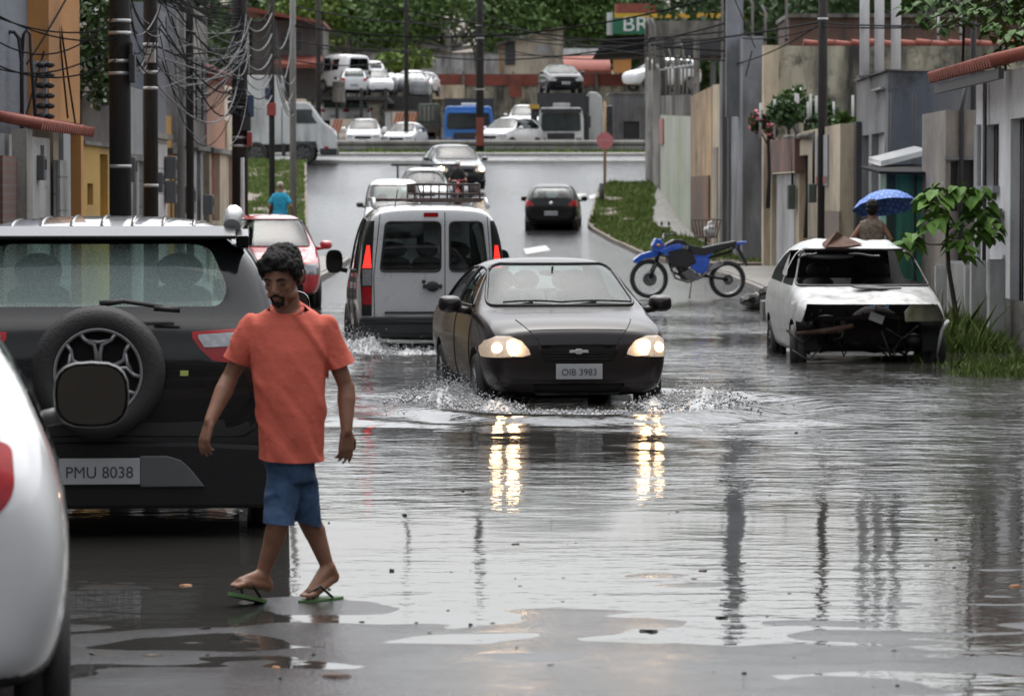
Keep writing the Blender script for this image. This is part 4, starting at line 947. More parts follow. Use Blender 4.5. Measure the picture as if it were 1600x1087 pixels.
    for s in (-1, 1): q.limb(HP(0, -.106, -.043), HP(s * .03, -.088, -.058), .0055, .0045); q.limb(HP(s * .028, -.086, -.06), HP(s * .022, -.084, -.085), .005, .007)
    q.limb(HP(-.02, -.083, -.09), HP(.02, -.083, -.09), .010, .010); q.ball(HP(0, -.088, -.092), (.015, .012, .016))
    link('beard', organic(q, .003, 1), t, [hair])
    # T-shirt
    shirt = M('orange cotton', (.60, .12, .078), (.50, .095, .062), scale=7, rough=.85, bump=.8, bscale=6.5, dirt=((.36, .06, .04), 9, .64))
    q = MB()
    loft(q, [(PX(450, 474, .02), .064, .060), (PX(450, 488, .02), .135, .082), (PX(450, 505, .015), .178, .102), (PX(450, 545, .0), .166, .122), (PX(453, 600, -.01), .156, .126), (PX(455, 650, -.012), .152, .126), (PX(455, 700, -.012), .146, .128), (PX(453, 735, -.012), .146, .132)])
    for sh, e, sx in ((sl, el, -1), (sr, er, 1)):
        sh = sh + V((-sx * .012, 0, -.014)); m_ = sh.lerp(e, .78); q.limb(sh, m_ + V((sx * .004, 0, 0)), .060, .070, 16)
    me = organic(q, .007, 8, folds(.010, (6, 6, 6), 1.1))
    dl, dr = (el - sl).normalized(), (er - sr).normalized()
    cut(me, [(PX(450, 714, 0), V((-.04, .1, -1)), lambda c: abs(c.x) < .2 and c.z < .8), (sl.lerp(el, .66), dl, lambda c: c.x < -.177 and c.z > .85), (sr.lerp(er, .66), dr, lambda c: c.x > .177 and c.z > .85), (PX(448, 481, -.01), V((0, -.42, 1)), lambda c: abs(c.x) < .085 and c.z > 1.2)])
    shirt_o = link('t_shirt', me, t, [shirt])
    q = MB(); 
    ring = [PX(448, 481, .0) + V((.067 * math.cos(a), .067 * math.sin(a) + .018, .033 * math.sin(a) - .0)) for a in [2 * PI * i / 28 for i in range(29)]]
    q.tube(ring, .011, 8); q.build('collar', shirt, shirt_o)
    # shorts
    den = M('blue denim', (.018, .048, .11), (.05, .10, .19), scale=9, rough=.85, bump=1., bscale=16, stretch=(1, 1, .6))
    q = MB(); loft(q, [(PX(453, 690, 0), .108, .112), (PX(453, 725, 0), .112, .118), (PX(455, 752, 0), .10, .105)])
    q.limb(PX(444, 735, -.015), PX(435, 834, -.105), .082, .062, 18); q.limb(PX(467, 735, .02), PX(478, 838, .09), .074, .060, 18)
    me = organic(q, .0065, 7, folds(.008, (6, 6, 13), .3, 3.1))
    cut(me, [(PX(437, 815, -.1), V((-.08, 0, -1)), lambda c: c.z < .42 and c.y < -.005), (PX(474, 818, .08), V((-.3, 0, -1)), lambda c: c.z < .45 and c.y >= -.005)])
    link('denim_shorts', me, t, [den])
    # flip-flops
    sole = M('green rubber sole', (.10, .20, .07), (.07, .14, .05), rough=.7); strap = M('black strap', (.02, .02, .02), rough=.5)
    for a, b, pit, z in ((PX(414, 938, -.0), PX(366, 917, -.225), .0, 0), (PX(532, 937, .17), PX(470, 937, -.02), .0, 0)):
        f = (b - a); L_ = f.length; f.normalize(); sd = V((-f.y, f.x, 0)).normalized(); up = sd.cross(f) * -1
        if up.z < 0: up = -up
        P = []
        for i in range(24):
            an = 2 * PI * i / 24; u = .5 - .5 * math.cos(an); wd = .047 * math.sin(an) * (1 - .18 * (1 - u)) ; P.append(a + f * u * L_ * 1.05 + sd * wd)
        q = MB(); n = 24; q.add([p for p in P] + [p - up * .016 for p in P], [list(range(n)), list(range(n, 2 * n))[::-1]] + [(i, (i + 1) % n, n + (i + 1) % n, n + i) for i in range(n)])
        so = q.build('flip_flop', sole, t)
        toe = a + f * L_ * .84 + up * .022
        for s in (-1, 1): MB().tube([toe, a + f * L_ * .66 + sd * s * .03 + up * .058, a + f * L_ * .42 + sd * s * .046 + up * .004], [.006, .0075, .0065], 8).build('strap', strap, so)
    return t
def simple_person(label, loc, rz, shirtm, bottom, hairm, k=1., arms=None, sleeve=.5, headcover=None, female=False):
    """a person seen from behind (facing +y before turning), standing; arms = (elbow, wrist) for -x and +x side"""
    t = thing('person', label, 'person', loc, rz); mb = MB()
    rot = Matrix.Rotation(PI, 3, 'Z'); hc = V((0, .02, 1.52)); HP = head_blobs(mb, hc, rot, .95)
    mb.limb((0, 0, 1.36), (0, .01, 1.44), .055, .05)
    loft(mb, [(V((0, 0, 1.36)), .08, .06), (V((0, 0, 1.32)), .16, .08), (V((0, 0, 1.15)), .15, .10), (V((0, 0, .98)), .135, .10), (V((0, 0, .85)), .155, .11), (V((0, 0, .76)), .13, .1)])
    for i, s in enumerate((-1, 1)):
        sh = V((s * .17, 0, 1.30)); e, w = arms[i]; e, w = V(e), V(w)
        sh = sh - V((s * .015, 0, .02)); mb.ball(sh, .044); mb.limb(sh, e, .044, .036); mb.limb(e, w, .037, .024); hand_blobs(mb, w, (w - e), (-s, .3, 0), s, .95)
        mb.limb((s * .08, 0, .82), (s * .09, .03, .45), .078, .052); mb.limb((s * .09, .03, .45), (s * .09, -.02, .08), .05, .034); foot_blobs(mb, (s * .09, -.02, .08), (s * .1, .16, .025))
    link('body', organic(mb, .008, 4), t, [skin])
    q = MB(); loft(q, [(V((0, 0, 1.385)), .085, .07), (V((0, 0, 1.35)), .165, .088), (V((0, 0, 1.27)), .185, .115), (V((0, 0, 1.12)), .17, .125), (V((0, 0, .96)), .165, .125), (V((0, 0, .84)), .185, .145)])
    for i, s in enumerate((-1, 1)):
        if sleeve: sh = V((s * .17, 0, 1.30)); q.limb(sh + V((-s * .012, 0, -.02)), sh.lerp(V(arms[i][0]), sleeve + .1), .058, .062)
    me = organic(q, .009, 5, folds(.007, (6, 6, 8), .6, 9.)); link('shirt', me, t, [shirtm])
    q = MB(); loft(q, [(V((0, 0, .95)), .16, .12), (V((0, 0, .82)), .165, .12), (V((0, 0, .74)), .15, .115)])
    for s in (-1, 1): q.limb((s * .085, 0, .8), (s * .09, .03, .50), .088, .075)
    link('shorts', organic(q, .009, 5, folds(.006)), t, [bottom])
    q = MB(); 
    if headcover: q.ball(hc + V((0, 0, .045)), (.088, .1, .085), 20, 14); q.ball(hc + V((0, .09, .04)), (.06, .06, .012)); link('cap', organic(q, .006, 2), t, [headcover])
    else:
        for p, r in (((0, -.02, .05), (.09, .10, .09)), ((0, -.05, .0), (.08, .07, .085)), ((0, -.03, .10), (.07, .07, .05))): q.ball(hc + V(p), r, 20, 14)
        link('hair', organic(q, .006, 2, lambda p, n: n * .01 * noise.noise(p * 30)), t, [hairm])
    return t
# ================================================================= camera, light, air
cam = bpy.data.cameras.new('camera'); co = bpy.data.objects.new('camera', cam); C.objects.link(co); S.camera = co
co.location = (0, 0, CAMH); co.rotation_euler = (PI / 2 - PITCH, 0, 0); cam.lens = 135; cam.sensor_width = 36; cam.clip_end = 2000; cam.clip_start = .5
cam.dof.use_dof = True; cam.dof.focus_distance = 26; cam.dof.aperture_fstop = 7.1
W_ = bpy.data.worlds.new('World'); S.world = W_; W_.use_nodes = True; nt = W_.node_tree; N = nt.nodes; bg = N['Background']
sky = N.new('ShaderNodeTexSky'); sky.sky_type = 'NISHITA'; sky.sun_disc = False; sky.sun_elevation = R(71); sky.sun_rotation = R(0)
sky.air_density = 1.0; sky.dust_density = 4.0; sky.ozone_density = 1.0
hs = N.new('ShaderNodeHueSaturation'); hs.inputs['Saturation'].default_value = .22
nt.links.new(sky.outputs[0], hs.inputs['Color']); nt.links.new(hs.outputs[0], bg.inputs[0]); bg.inputs[1].default_value = .15
sl_ = bpy.data.lights.new('sun', 'SUN'); so = bpy.data.objects.new('sun', sl_); C.objects.link(so); sl_.energy = .8; sl_.angle = R(90); sl_.color = (1, .97, .93)
so.rotation_euler = (R(-19), 0, 0)
S.view_settings.view_transform = 'Standard'; S.view_settings.look = 'None'; S.view_settings.exposure = 1.0; S.view_settings.gamma = 1
# ================================================================= ground
def sheet(name, xs, ys, zf, m, kind='structure', smooth=True):
    v = [(x, y, zf(x, y)) for y in ys for x in xs]; nx = len(xs)
    mb = MB(); mb.smooth = smooth; mb.add(v, [(j * nx + i, j * nx + i + 1, (j + 1) * nx + i + 1, (j + 1) * nx + i) for j in range(len(ys) - 1) for i in range(nx - 1)])
    o = mb.build(name, m, fix=False); o['kind'] = kind; return o
XL = lambda y: -3.9 if y < 75 else -3.9 - (y - 75) * .055 if y < 150 else -8.
def XR(y):
    for (a, xa), (b, xb) in zip(((0, 5.4), (36, 4.7), (42, 4.3), (60, 4.6), (80, 4.5), (92, 3.3), (118, 2.3), (133, 3.0), (150, 4.4), (400, 8)), ((36, 4.7), (42, 4.3), (60, 4.6), (80, 4.5), (92, 3.3), (118, 2.3), (133, 3.0), (150, 4.4), (400, 8))):
        if a <= y <= b: return xa + (xb - xa) * (y - a) / (b - a)
    return 5
def und(x, y):
    f = 1. if y < 24 else max(0, 1 - (y - 24) / 10)
    n = noise.noise(V((x * .35, y * .12, 0))) * .007 + noise.noise(V((x * 1.1, y * 1.1, 3))) * .006 + noise.noise(V((x * 2.6, y * 4.5, 5))) * .0035 + noise.noise(V((x * .55, y * 2.1, 7))) * .006 + noise.noise(V((x * 4, y * 4, 9))) * .002
    return n * f + .002 * noise.noise(V((x * 2, y * 1.2, 1))) + (.045 * max(0, (-1.2 - x)) * max(0, 1 - abs(y - 15.6) / 1.2) * .0)
ys = list(np.concatenate([np.arange(3, 9, .5), np.arange(9, 30, .07), np.arange(30, 70, .5), np.arange(70, 170, 2)]))
asphalt = M('wet asphalt', (.020, .020, .021), (.036, .036, .037), scale=1.6, rough=.11, rvar=.08, bump=.3, bscale=60, stretch=(1, .6, 1), spec=.34)
sheet('road', list(np.linspace(-9, 8, 230)), ys, lambda x, y: gz(y) + und(x, y) - max(0, abs(x) - 4) * .0, asphalt)
dirt = M('wet dirt', (.10, .075, .05), (.16, .13, .10), scale=.8, rough=.7, bump=.8, bscale=12)
gx = list(np.linspace(-260, 260, 60)); 
sheet('ground', [-400, -120, -60, -30, -14, -9, 8, 14, 30, 60, 120, 400], [-60] + list(np.arange(0, 172, 4)) + [176, 200, 230, 260, 300, 330, 400, 600], lambda x, y: gz(y) - .22 + (0 if y < 240 else (y - 240) * .09), dirt)
def flood_mat():
    m = bpy.data.materials.new('flood water'); m.use_nodes = True; nt = m.node_tree; N = nt.nodes; L = nt.links; b = N['Principled BSDF']
    b.inputs['Base Color'].default_value = (.035, .034, .031, 1); b.inputs['Roughness'].default_value = .04; b.inputs['IOR'].default_value = 1.33; b.inputs['Specular IOR Level'].default_value = .6
    geo = N.new('ShaderNodeNewGeometry'); sep = N.new('ShaderNodeSeparateXYZ'); L.new(geo.outputs['Position'], sep.inputs[0])
    def mrange(src, a, b_, c, d):
        r = N.new('ShaderNodeMapRange'); r.interpolation_type = 'SMOOTHSTEP'
        for k, v in zip(('From Min', 'From Max', 'To Min', 'To Max'), (a, b_, c, d)): r.inputs[k].default_value = v
        L.new(src, r.inputs['Value']); return r.outputs[0]
    def nz(sc, stretch, det, ro, off=0):
        mp = N.new('ShaderNodeMapping'); mp.inputs['Scale'].default_value = stretch; mp.inputs['Location'].default_value = (off, off, 0); L.new(geo.outputs['Position'], mp.inputs['Vector'])
        n = N.new('ShaderNodeTexNoise'); n.inputs['Scale'].default_value = sc; n.inputs['Detail'].default_value = det; n.inputs['Roughness'].default_value = ro; L.new(mp.outputs[0], n.inputs['Vector']); return n.outputs['Fac']
    def math_(op, a, b_):
        x = N.new('ShaderNodeMath'); x.operation = op
        for i, v in enumerate((a, b_)):
            if isinstance(v, (int, float)): x.inputs[i].default_value = v
            else: L.new(v, x.inputs[i])
        return x.outputs[0]
    # ripples: almost still near the walker, choppy around the cars
    amp = mrange(sep.outputs[1], 20, 33, .10, 1.0); patch = mrange(nz(.28, (1, .6, 1), 2, .5, 5), .35, .65, .12, 1.)
    w1 = nz(2.2, (.9, 1.5, 1), 3, .55); w2 = nz(7, (.9, 1.4, 1), 3, .6, 3)
    h = math_('ADD', math_('MULTIPLY', w1, .055), math_('MULTIPLY', w2, .014))
    h = math_('MULTIPLY', h, math_('MULTIPLY', amp, patch))
    bp = N.new('ShaderNodeBump'); bp.inputs['Strength'].default_value = 1; bp.inputs['Distance'].default_value = 1.; L.new(h, bp.inputs['Height']); L.new(bp.outputs[0], b.inputs['Normal'])
    return m
fm = flood_mat()
def rip(x, y):
    """real waves: wakes round the moving cars and a slow chop"""
    a = min(1, max(0, (y - 19) / 10)); z = 0.
    for cx, cy in ((.55, 32.5), (-1.0, 44)):
        d = math.hypot((x - cx) * 1.0, (y - cy) * .75); z += .035 * math.exp(-((d - 1.6) / .9) ** 2) * math.sin(d * 6) 
    z += (.010 * noise.noise(V((x * 1.5, y * 1.4, 2))) + .006 * noise.noise(V((x * 4, y * 3.4, 5)))) * a
    return z
sheet('flood_water', list(np.linspace(-8.5, 7.6, 150)), list(np.concatenate([np.arange(3, 25, .5), np.arange(25, 52, .16), np.arange(52, 67, .5)])), lambda x, y: rip(x, y), fm)
# ---------- pavements, verges
conc = M('worn concrete pavement', (.20, .19, .17), (.13, .12, .11), scale=1.5, rough=.55, bump=.5, bscale=25, dirt=((.16, .11, .07), .9, .55), rvar=.2)
def strip(name, xa, xb, y0, y1, dz, m, n=1.5, kind='structure', skirt=.3):
    mb = MB(); k = max(2, int((y1 - y0) / n)); vs = []
    for i in range(k + 1):
        y = y0 + (y1 - y0) * i / k; a, b = (xa(y) if callable(xa) else xa), (xb(y) if callable(xb) else xb); z = gz(y) + dz
        vs += [(a, y, z - skirt), (a, y, z), (b, y, z), (b, y, z - skirt)]
    for i in range(k):
        for j in range(3): mb.f.append([i * 4 + j, i * 4 + j + 1, i * 4 + j + 5, i * 4 + j + 4]); mb.mi.append(0); mb.sm.append(False)
    mb.f.append([0, 1, 2, 3]); mb.f.append([k * 4 + i for i in (3, 2, 1, 0)]); mb.mi += [0, 0]; mb.sm += [False] * 2; mb.v = vs
    o = mb.build(name, m); o['kind'] = kind; return o
strip('pavement', -5.6, -3.9, 3, 90, .14, conc); strip('pavement', lambda y: XR(y), 6.2, 57, 84, .11, conc); strip('pavement', lambda y: XR(y) + 1.9, 6.2, 84, 134, .12, conc)
strip('verge_soil', lambda y: XR(y), 6.9, 37.2, 57, .05, M('verge soil', (.09, .085, .045), (.06, .06, .03), scale=3, rough=.9, bump=.8, bscale=20))
strip('verge_soil', lambda y: XR(y), lambda y: XR(y) + 1.9, 86, 134, .10, dirt); strip('verge_soil', lambda y: -12, lambda y: XL(y), 92, 150, .10, dirt)
strip('kerb', lambda y: XR(y) - .12, lambda y: XR(y), 60, 84, .09, conc); strip('kerb', -3.9, -3.78, 24, 90, .12, conc)
# highway kerb line and roadside strips at the top of the slope
strip('highway_kerb', -60, 60, 153.0, 153.5, .14, M('pale kerb', (.45, .44, .42), (.3, .3, .28), rough=.7), 1); strip('highway_kerb', -60, 60, 161.5, 162.3, .14, M('pale kerb', (.4, .39, .37), (.28, .27, .25), rough=.7), 1)
sheet('highway', [-200, 0, 200], list(np.arange(152, 170, 2)), lambda x, y: gz(y) + .012, M('wet highway asphalt', (.09, .09, .092), (.06, .06, .062), scale=.5, rough=.3, rvar=.1))
# painted arrows and worn line on the slope
wp = M('worn road paint', (.62, .62, .60), (.20, .20, .2), scale=7, rough=.5)
def mark(P, name='road_marking'):
    mb = MB(); n = len(P); mb.add([(x, y, gz(y) + .012 + abs(und(x, y))) for x, y in P], [list(range(n))]); o = mb.build(name, wp, fix=False); o['kind'] = 'structure'
for P in ([(.35, 96), (1.0, 99), (.9, 103), (.3, 100)], [(.7, 123), (1.5, 124), (1.5, 126), (.7, 125)], [(1.7, 126), (2.0, 128), (2.6, 131), (2.1, 131)], [(2.6, 128), (3.4, 131), (3.5, 133), (2.6, 130)], [(5.4, 141), (7, 143), (7, 145), (5.4, 143)], [(2.9, 108), (3.3, 110), (3.3, 110.6), (2.9, 109)]): mark(P)
# ---------- grass
grassm = leafmat('grass', (.085, .145, .028), (.15, .19, .055), scale=2.)
def grass(name, fx, y0, y1, dens, h, dz, label_seed=1, lean=.35):
    r = np.random.default_rng(label_seed); n = int(dens); ys_ = r.uniform(y0, y1, n); xs_ = np.array([fx(y, u) for y, u in zip(ys_, r.uniform(0, 1, n))]); zs = np.array([gz(y) for y in ys_]) + dz
    pat = np.array([.35 + .65 * max(0, .5 + noise.noise(V((x * 1.1, y * .5, 4)))) for x, y in zip(xs_, ys_)])
    keep = pat > .40 + r.uniform(0, .22, n) if h < .3 else pat > 0
    xs_, ys_, zs, pat = xs_[keep], ys_[keep], zs[keep], pat[keep]; n = len(xs_)
    hh = h * r.uniform(.4, 1.25, n) * pat * np.where(r.uniform(0, 1, n) > .97, 1.8, 1.); a = r.uniform(0, 2 * PI, n); w = r.uniform(.006, .014, n) * (1 + y0 / 60)
    b = np.stack([xs_, ys_, zs], 1); t = b + np.stack([r.normal(0, lean, n) * hh, r.normal(0, lean, n) * hh, hh], 1); s = np.stack([np.cos(a) * w, np.sin(a) * w, 0 * w], 1)
    mid = (b + t) / 2 + np.stack([0 * hh, 0 * hh, hh * .12], 1)
    v = np.stack([b - s, b + s, mid + s * .7, t, mid - s * .7], 1).reshape(-1, 3)
    me = bpy.data.meshes.new(name); me.vertices.add(5 * n); me.vertices.foreach_set('co', v.ravel().astype(np.float32)); me.loops.add(5 * n); me.loops.foreach_set('vertex_index', np.arange(5 * n, dtype=np.int32))
    me.polygons.add(n); me.polygons.foreach_set('loop_start', np.arange(0, 5 * n, 5, dtype=np.int32)); me.update(calc_edges=True)
    o = link(name, me, None, [grassm]); o['kind'] = 'stuff'; return o
def shore(y, u):
    return XR(y) - .25 * math.sin(y * 3) + u * (6.6 - XR(y))
o = grass('grass', shore, 36.6, 52, 36000, .20, .03); tag(o, 'green grass along the flooded edge below the concrete posts', 'grass')
o = grass('grass', lambda y, u: 5.35 + .35 * math.sin(y) * 0 + (u - .5) * .8, 43.5, 48.5, 5000, .42, .05, 5); tag(o, 'tall grass tufts round the young tree trunk', 'grass')
o = grass('grass', lambda y, u: XR(y) + .1 + u * 1.9, 87, 136, 32000, .20, .08, 2); tag(o, 'overgrown grass verge beside the stained wall', 'grass')
o = grass('grass', lambda y, u: XL(y) - .1 - u * 3.6, 93, 152, 36000, .22, .08, 3); tag(o, 'grass bank below the white box truck', 'grass')
o = grass('grass', lambda y, u: -22 + u * 46, 162.6, 164.8, 22000, .2, .05, 4); tag(o, 'strip of grass behind the crash barrier', 'grass')
# ---------- litter on the wet asphalt
lr = random.Random(3); lm = [M('dead leaf', (.07, .035, .02), (.03, .015, .01), rough=.7), M('dark twig', (.015, .012, .01), rough=.8), M('orange leaf', (.35, .14, .03), (.2, .08, .02), rough=.6), M('stone', (.05, .05, .05), rough=.8)]
spots = [(612, 893, 3, .03), (705, 895, 0, .02), (1100, 893, 0, .05), (1130, 967, 1, .08), (1013, 988, 1, .09), (1245, 677, 3, .03), (523, 1062, 0, .13), (287, 916, 2, .06), (370, 1000, 3, .05), (235, 1027, 0, .06), (245, 1027, 0, .03), (141, 1025, 1, .05), (805, 851, 0, .05), (632, 806, 3, .03), (512, 792, 2, .02), (1062, 727, 2, .02), (1590, 917, 2, .07), (1060, 800, 1, .04), (1120, 793, 1, .03), (1085, 905, 0, .03), (1335, 700, 1, .03), (1235, 928, 0, .02), (770, 975, 1, .03), (565, 973, 0, .03), (700, 955, 1, .03), (650, 975, 3, .015), (930, 930, 1, .02), (1450, 885, 1, .03), (1200, 965, 1, .02), (735, 978, 3, .02), (110, 1043, 1, .04), (430, 1045, 2, .04), (320, 985, 1, .08), (860, 1042, 1, .03), (1400, 1020, 1, .03)]
for i in range(60): spots.append((lr.uniform(120, 1580), lr.uniform(690, 1080), lr.choice((0, 1, 1, 3)), lr.uniform(.008, .022)))
for (px, py, k, s) in spots:
    Y = CAMH * FPX / (py - HOR); X = (px - 800) / FPX * Y; mb = MB(); n = 7; s *= .62
    an = lr.uniform(0, 3); P = []
    for j in range(n):
        a = 2 * PI * j / n; rr = s * (1 if k != 1 else (1 if j in (0, 3, 4) else .25)) * lr.uniform(.6, 1); P.append((rr * math.cos(a + an), rr * .8 * math.sin(a + an)))
    hz = s * (.5 if k == 3 else .14)
    mb.add([(x, y, 0) for x, y in P] + [(x * .8, y * .8, hz * lr.uniform(.6, 1.2)) for x, y in P], [list(range(n))[::-1], list(range(n, 2 * n))] + [(j, (j + 1) % n, n + (j + 1) % n, n + j) for j in range(n)])
    nm = ('leaf', 'twig', 'leaf', 'pebble')[k]
    o = mb.build(nm, lm[k]); o.location = (X, Y, max(gz(Y) + und(X, Y), 0) + .001)
    tag(o, ('dead brown leaf lying on the wet road', 'dark broken twig lying on the wet road', 'orange leaf lying on the wet road', 'small dark pebble lying on the wet road')[k], nm, 'scattered debris on the road')
# ---------- splashes
foamm = M('water spray', (.42, .43, .44), (.26, .27, .28), scale=12, rough=.35, spec=.5)
def splash(cx, cy, sx, sy, h, n, seed, label, lean=0.):
    r = random.Random(seed); mb = MB(); t = None
    ic = [(0, 0, 1), (0, 0, -1), (1, 0, 0), (-1, 0, 0), (0, 1, 0), (0, -1, 0)]; fc = [(0, 2, 4), (0, 4, 3), (0, 3, 5), (0, 5, 2), (1, 4, 2), (1, 3, 4), (1, 5, 3), (1, 2, 5)]
    mb.smooth = True
    for i in range(n):
        u, v = r.gauss(0, .45), r.gauss(0, .45); k = math.exp(-(u * u + v * v) * 1.3); z = abs(r.gauss(0, .5)) * h * k
        x = cx + u * sx + lean * z; y = cy + v * sy; s = r.choice((.0016, .0025, .0025, .0035, .005, .007)) * (1.4 - min(1, z / h) * .7); st = r.uniform(1, 2.4)
        mb.add([(x + a * s * st * .8, y + b * s, z + c * s * st * .8) for a, b, c in ic], fc)
    # foam ridge under the drops
    nx, ny = 70, 30; vs = []
    for j in range(ny):
        for i in range(nx):
            u, v = (i / (nx - 1) - .5) * 2, (j / (ny - 1) - .5) * 2; k = max(0, 1 - u * u) * max(0, 1 - v * v); x, y = cx + u * sx, cy + v * sy
            vs.append((x, y, -.03 + k * (.02 + h * .85 * max(0, .55 + noise.noise(V((x * 4, y * 3, seed)))  * 1.1 + .7 * noise.noise(V((x * 15, y * 11, seed)))  ) * .6)))
    mb.add(vs, [(j * nx + i, j * nx + i + 1, (j + 1) * nx + i + 1, (j + 1) * nx + i) for j in range(ny - 1) for i in range(nx - 1)])
    o = mb.build('water_splash', foamm, fix=False); tag(o, label, 'splash', None, 'stuff')
splash(-.52, 33.4, .42, .9, .26, 3800, 1, 'spray thrown up beside the sedan front wheel on the van side', -.3)
splash(-.25, 32.3, .35, .5, .11, 1800, 2, 'foam breaking ahead of the sedan front wheel on the van side')
splash(1.52, 32.6, .50, .7, .24, 3800, 3, 'fan of spray beside the sedan front wheel on the wreck side', .5)
splash(-1.75, 43.6, .5, 1.0, .34, 2600, 4, 'spray beside the van rear wheel', -.4)
splash(-1.1, 42.6, .9, .5, .13, 1800, 5, 'foam behind the van bumper')
splash(.45, 31.6, 1.2, .25, .035, 900, 6, 'low bow wave in front of the sedan bumper')
# ================================================================= vehicles in the street
man()
dark_sedan((.30, 34.6, FLOOD - .01), PI + .14)
silver_van((-1.09, 46.2, FLOOD - .02), .085)
sv_ = black_suv((-2.32, 22.2, -.06), .075); sv_.scale = (1.055,) * 3
wreck((3.78, 42.6, FLOOD - .03), PI + .035)
motorbike((3.02, 65.4, .03), .16)
t = std_car('hatchback_car', 'white hatchback at the edge of the view with a round red tail lamp', 'hatch', mt['white_paint'], (-2.41, 13.45, .02), .13, 'B', k=(1.02, 1, .97), level=3, pl=False, detail=False, gl=mt['tint'], mk=1.42, mir_m=mt['steel'], lamps=[(.42, .82), (.59, .82), (.645, .90), (.635, 1.04), (.58, 1.06), (.46, 1.0)])
std_car('hatchback_car', 'red hatchback parked beyond the black SUV', 'hatch', mt['red_paint'], (-4.0, 62.5, -.06), PI + .10, 'F', k=(1.02, 1, 1.05))
t = std_car('small_van', 'white high-roofed delivery van coming down behind the silver van', 'van', mt['white_paint'], (-3.2, 104, .38), PI + .03, 'F', k=(.93, .9, 1.0), mir_m=mt['trim'])
t = std_car('pickup_truck', 'white pickup with an open ladder rack coming down the slope', 'suv', mt['white_paint'], (-2.75, 121, 1.05), PI + .02, 'F', k=(.92, 1.0, .97), mir_m=mt['trim'], cat='pickup')
q = MB()
for y in (-.9, .4): q.tube([(-1.05, y, 1.66), (1.05, y, 1.66)], .035, 6)
for s in (-1, 1):
    for y in (-.9, .4): q.tube([(s * .85, y, 1.66), (s * .85, y, 1.0)], .03, 6)
q.build('ladder_rack', mt['trim'], t)
std_car('crossover_car', 'dark grey car with one visible headlamp lit, turning down from the highway', 'hatch', mt['grey_paint'], (-2.05, 133.5, 1.95), PI + .16, 'F', k=(1.12, 1.05, 1.08), lit=True)
std_car('hatchback_car', 'black hatchback driving up the slope towards the highway', 'hatch', mt['black_paint'], (1.27, 117.5, .66), -.05, 'B', badge=True)
# motorcyclist riding in front of the turning car
t = thing('motorcycle', 'small red motorcycle ridden beside the white pickup', 'motorcycle', (-1.75, 124, 1.25), PI)
for y in (-.6, .6):
    q = MB(); q.lathe([(.24, -.04), (.3, -.04), (.31, 0), (.3, .04), (.24, .04)], 24, 'X', close=True); o = q.build('wheel', mt['rubber'], t); o.location = (0, y, .31)
q = MB(); q.ball((0, 0, .6), (.14, .45, .16)); q.ball((0, -.4, .78), (.12, .3, .05)); q.tube([(0, .62, .31), (0, .4, .95)], .03); q.tube([(-.3, .38, .98), (.3, .38, .98)], .02); q.ball((0, .5, .85), (.09, .07, .1)); q.box(-.12, .12, -.2, .2, .3, .5); q.build('frame', mt['red_paint'], t)
# far people
blue = M('turquoise cotton', (.02, .30, .46), (.015, .22, .36), scale=6, rough=.85, bump=.2)
simple_person('man in a turquoise T-shirt and pale cap walking away past the grass bank', (-5.55, 92, .45), 0, blue, mt['trim'], hair, 1, [((-.25, -.04, 1.06), (-.26, .14, .86)), ((.26, -.06, 1.06), (.33, .08, .82))], .5, M('pale cap', (.35, .32, .26), rough=.8))
prt = M('leopard print cotton', (.22, .17, .13), (.10, .08, .06), scale=22, rough=.8, dirt=((.025, .02, .018), 30, .52))
simple_person('woman in a patterned sleeveless top walking away under a blue umbrella', (5.06, 54, .06), -.1, prt, mt['trim'], hair, 1, [((-.31, -.03, 1.06), (-.42, .05, .86)), ((.26, -.02, 1.10), (.20, .22, 1.24))], 0, None, True)
simple_person('motorcyclist in a dark jacket and white helmet beside the pickup', (-1.75, 123.8, 1.22), PI, mt['dark'], mt['trim'], hair, 1, [((-.25, .1, 1.06), (-.28, .35, 1.0)), ((.25, .1, 1.06), (.28, .35, 1.0))], .6, M('white helmet', (.5, .5, .5), rough=.3))
# blue umbrella
u = thing('umbrella', 'blue chequered umbrella held over the woman', 'umbrella', (5.27, 54.5, 1.84), 0); u.rotation_euler = (-.28, -.10, 0)
um = M('blue chequered cloth', (.12, .27, .70), (.09, .2, .6), scale=4, rough=.6, brick=((.16, .34, .80), (.10, .24, .68), (.03, .07, .30), .07, .07, .014, (0, 0, 0)))
q = MB(); n = 8; rings = []
for i, (r_, z) in enumerate(((0.0, 0), (.13, -.015), (.26, -.06), (.38, -.13), (.475, -.235))):
    for j in range(n * 4):
        a = 2 * PI * j / (n * 4); sc_ = 1 - .06 * (1 - abs(math.cos(a * n / 2))) * (r_ / .475); rings.append((r_ * sc_ * math.cos(a), r_ * sc_ * math.sin(a), z + .02 * (1 - sc_)))
k = n * 4; q.smooth = True; q.add(rings, [(i * k + j, i * k + (j + 1) % k, (i + 1) * k + (j + 1) % k, (i + 1) * k + j) for i in range(4) for j in range(k)]); q.build('canopy', um, u, fix=False)
MB().tube([(0, 0, .05), (0, 0, -.62)], .008, 8).build('shaft', mt['steel'], u); MB().tube([(0, 0, -.62), (0, 0, -.74)], .015, 8).build('handle', mt['trim'], u)
for j in range(n):
    a = 2 * PI * j / n; MB().tube([(0, 0, -.01), (.25 * math.cos(a), .25 * math.sin(a), -.075), (.47 * math.cos(a), .47 * math.sin(a), -.24)], .004, 4).build('rib', mt['steel'], u)
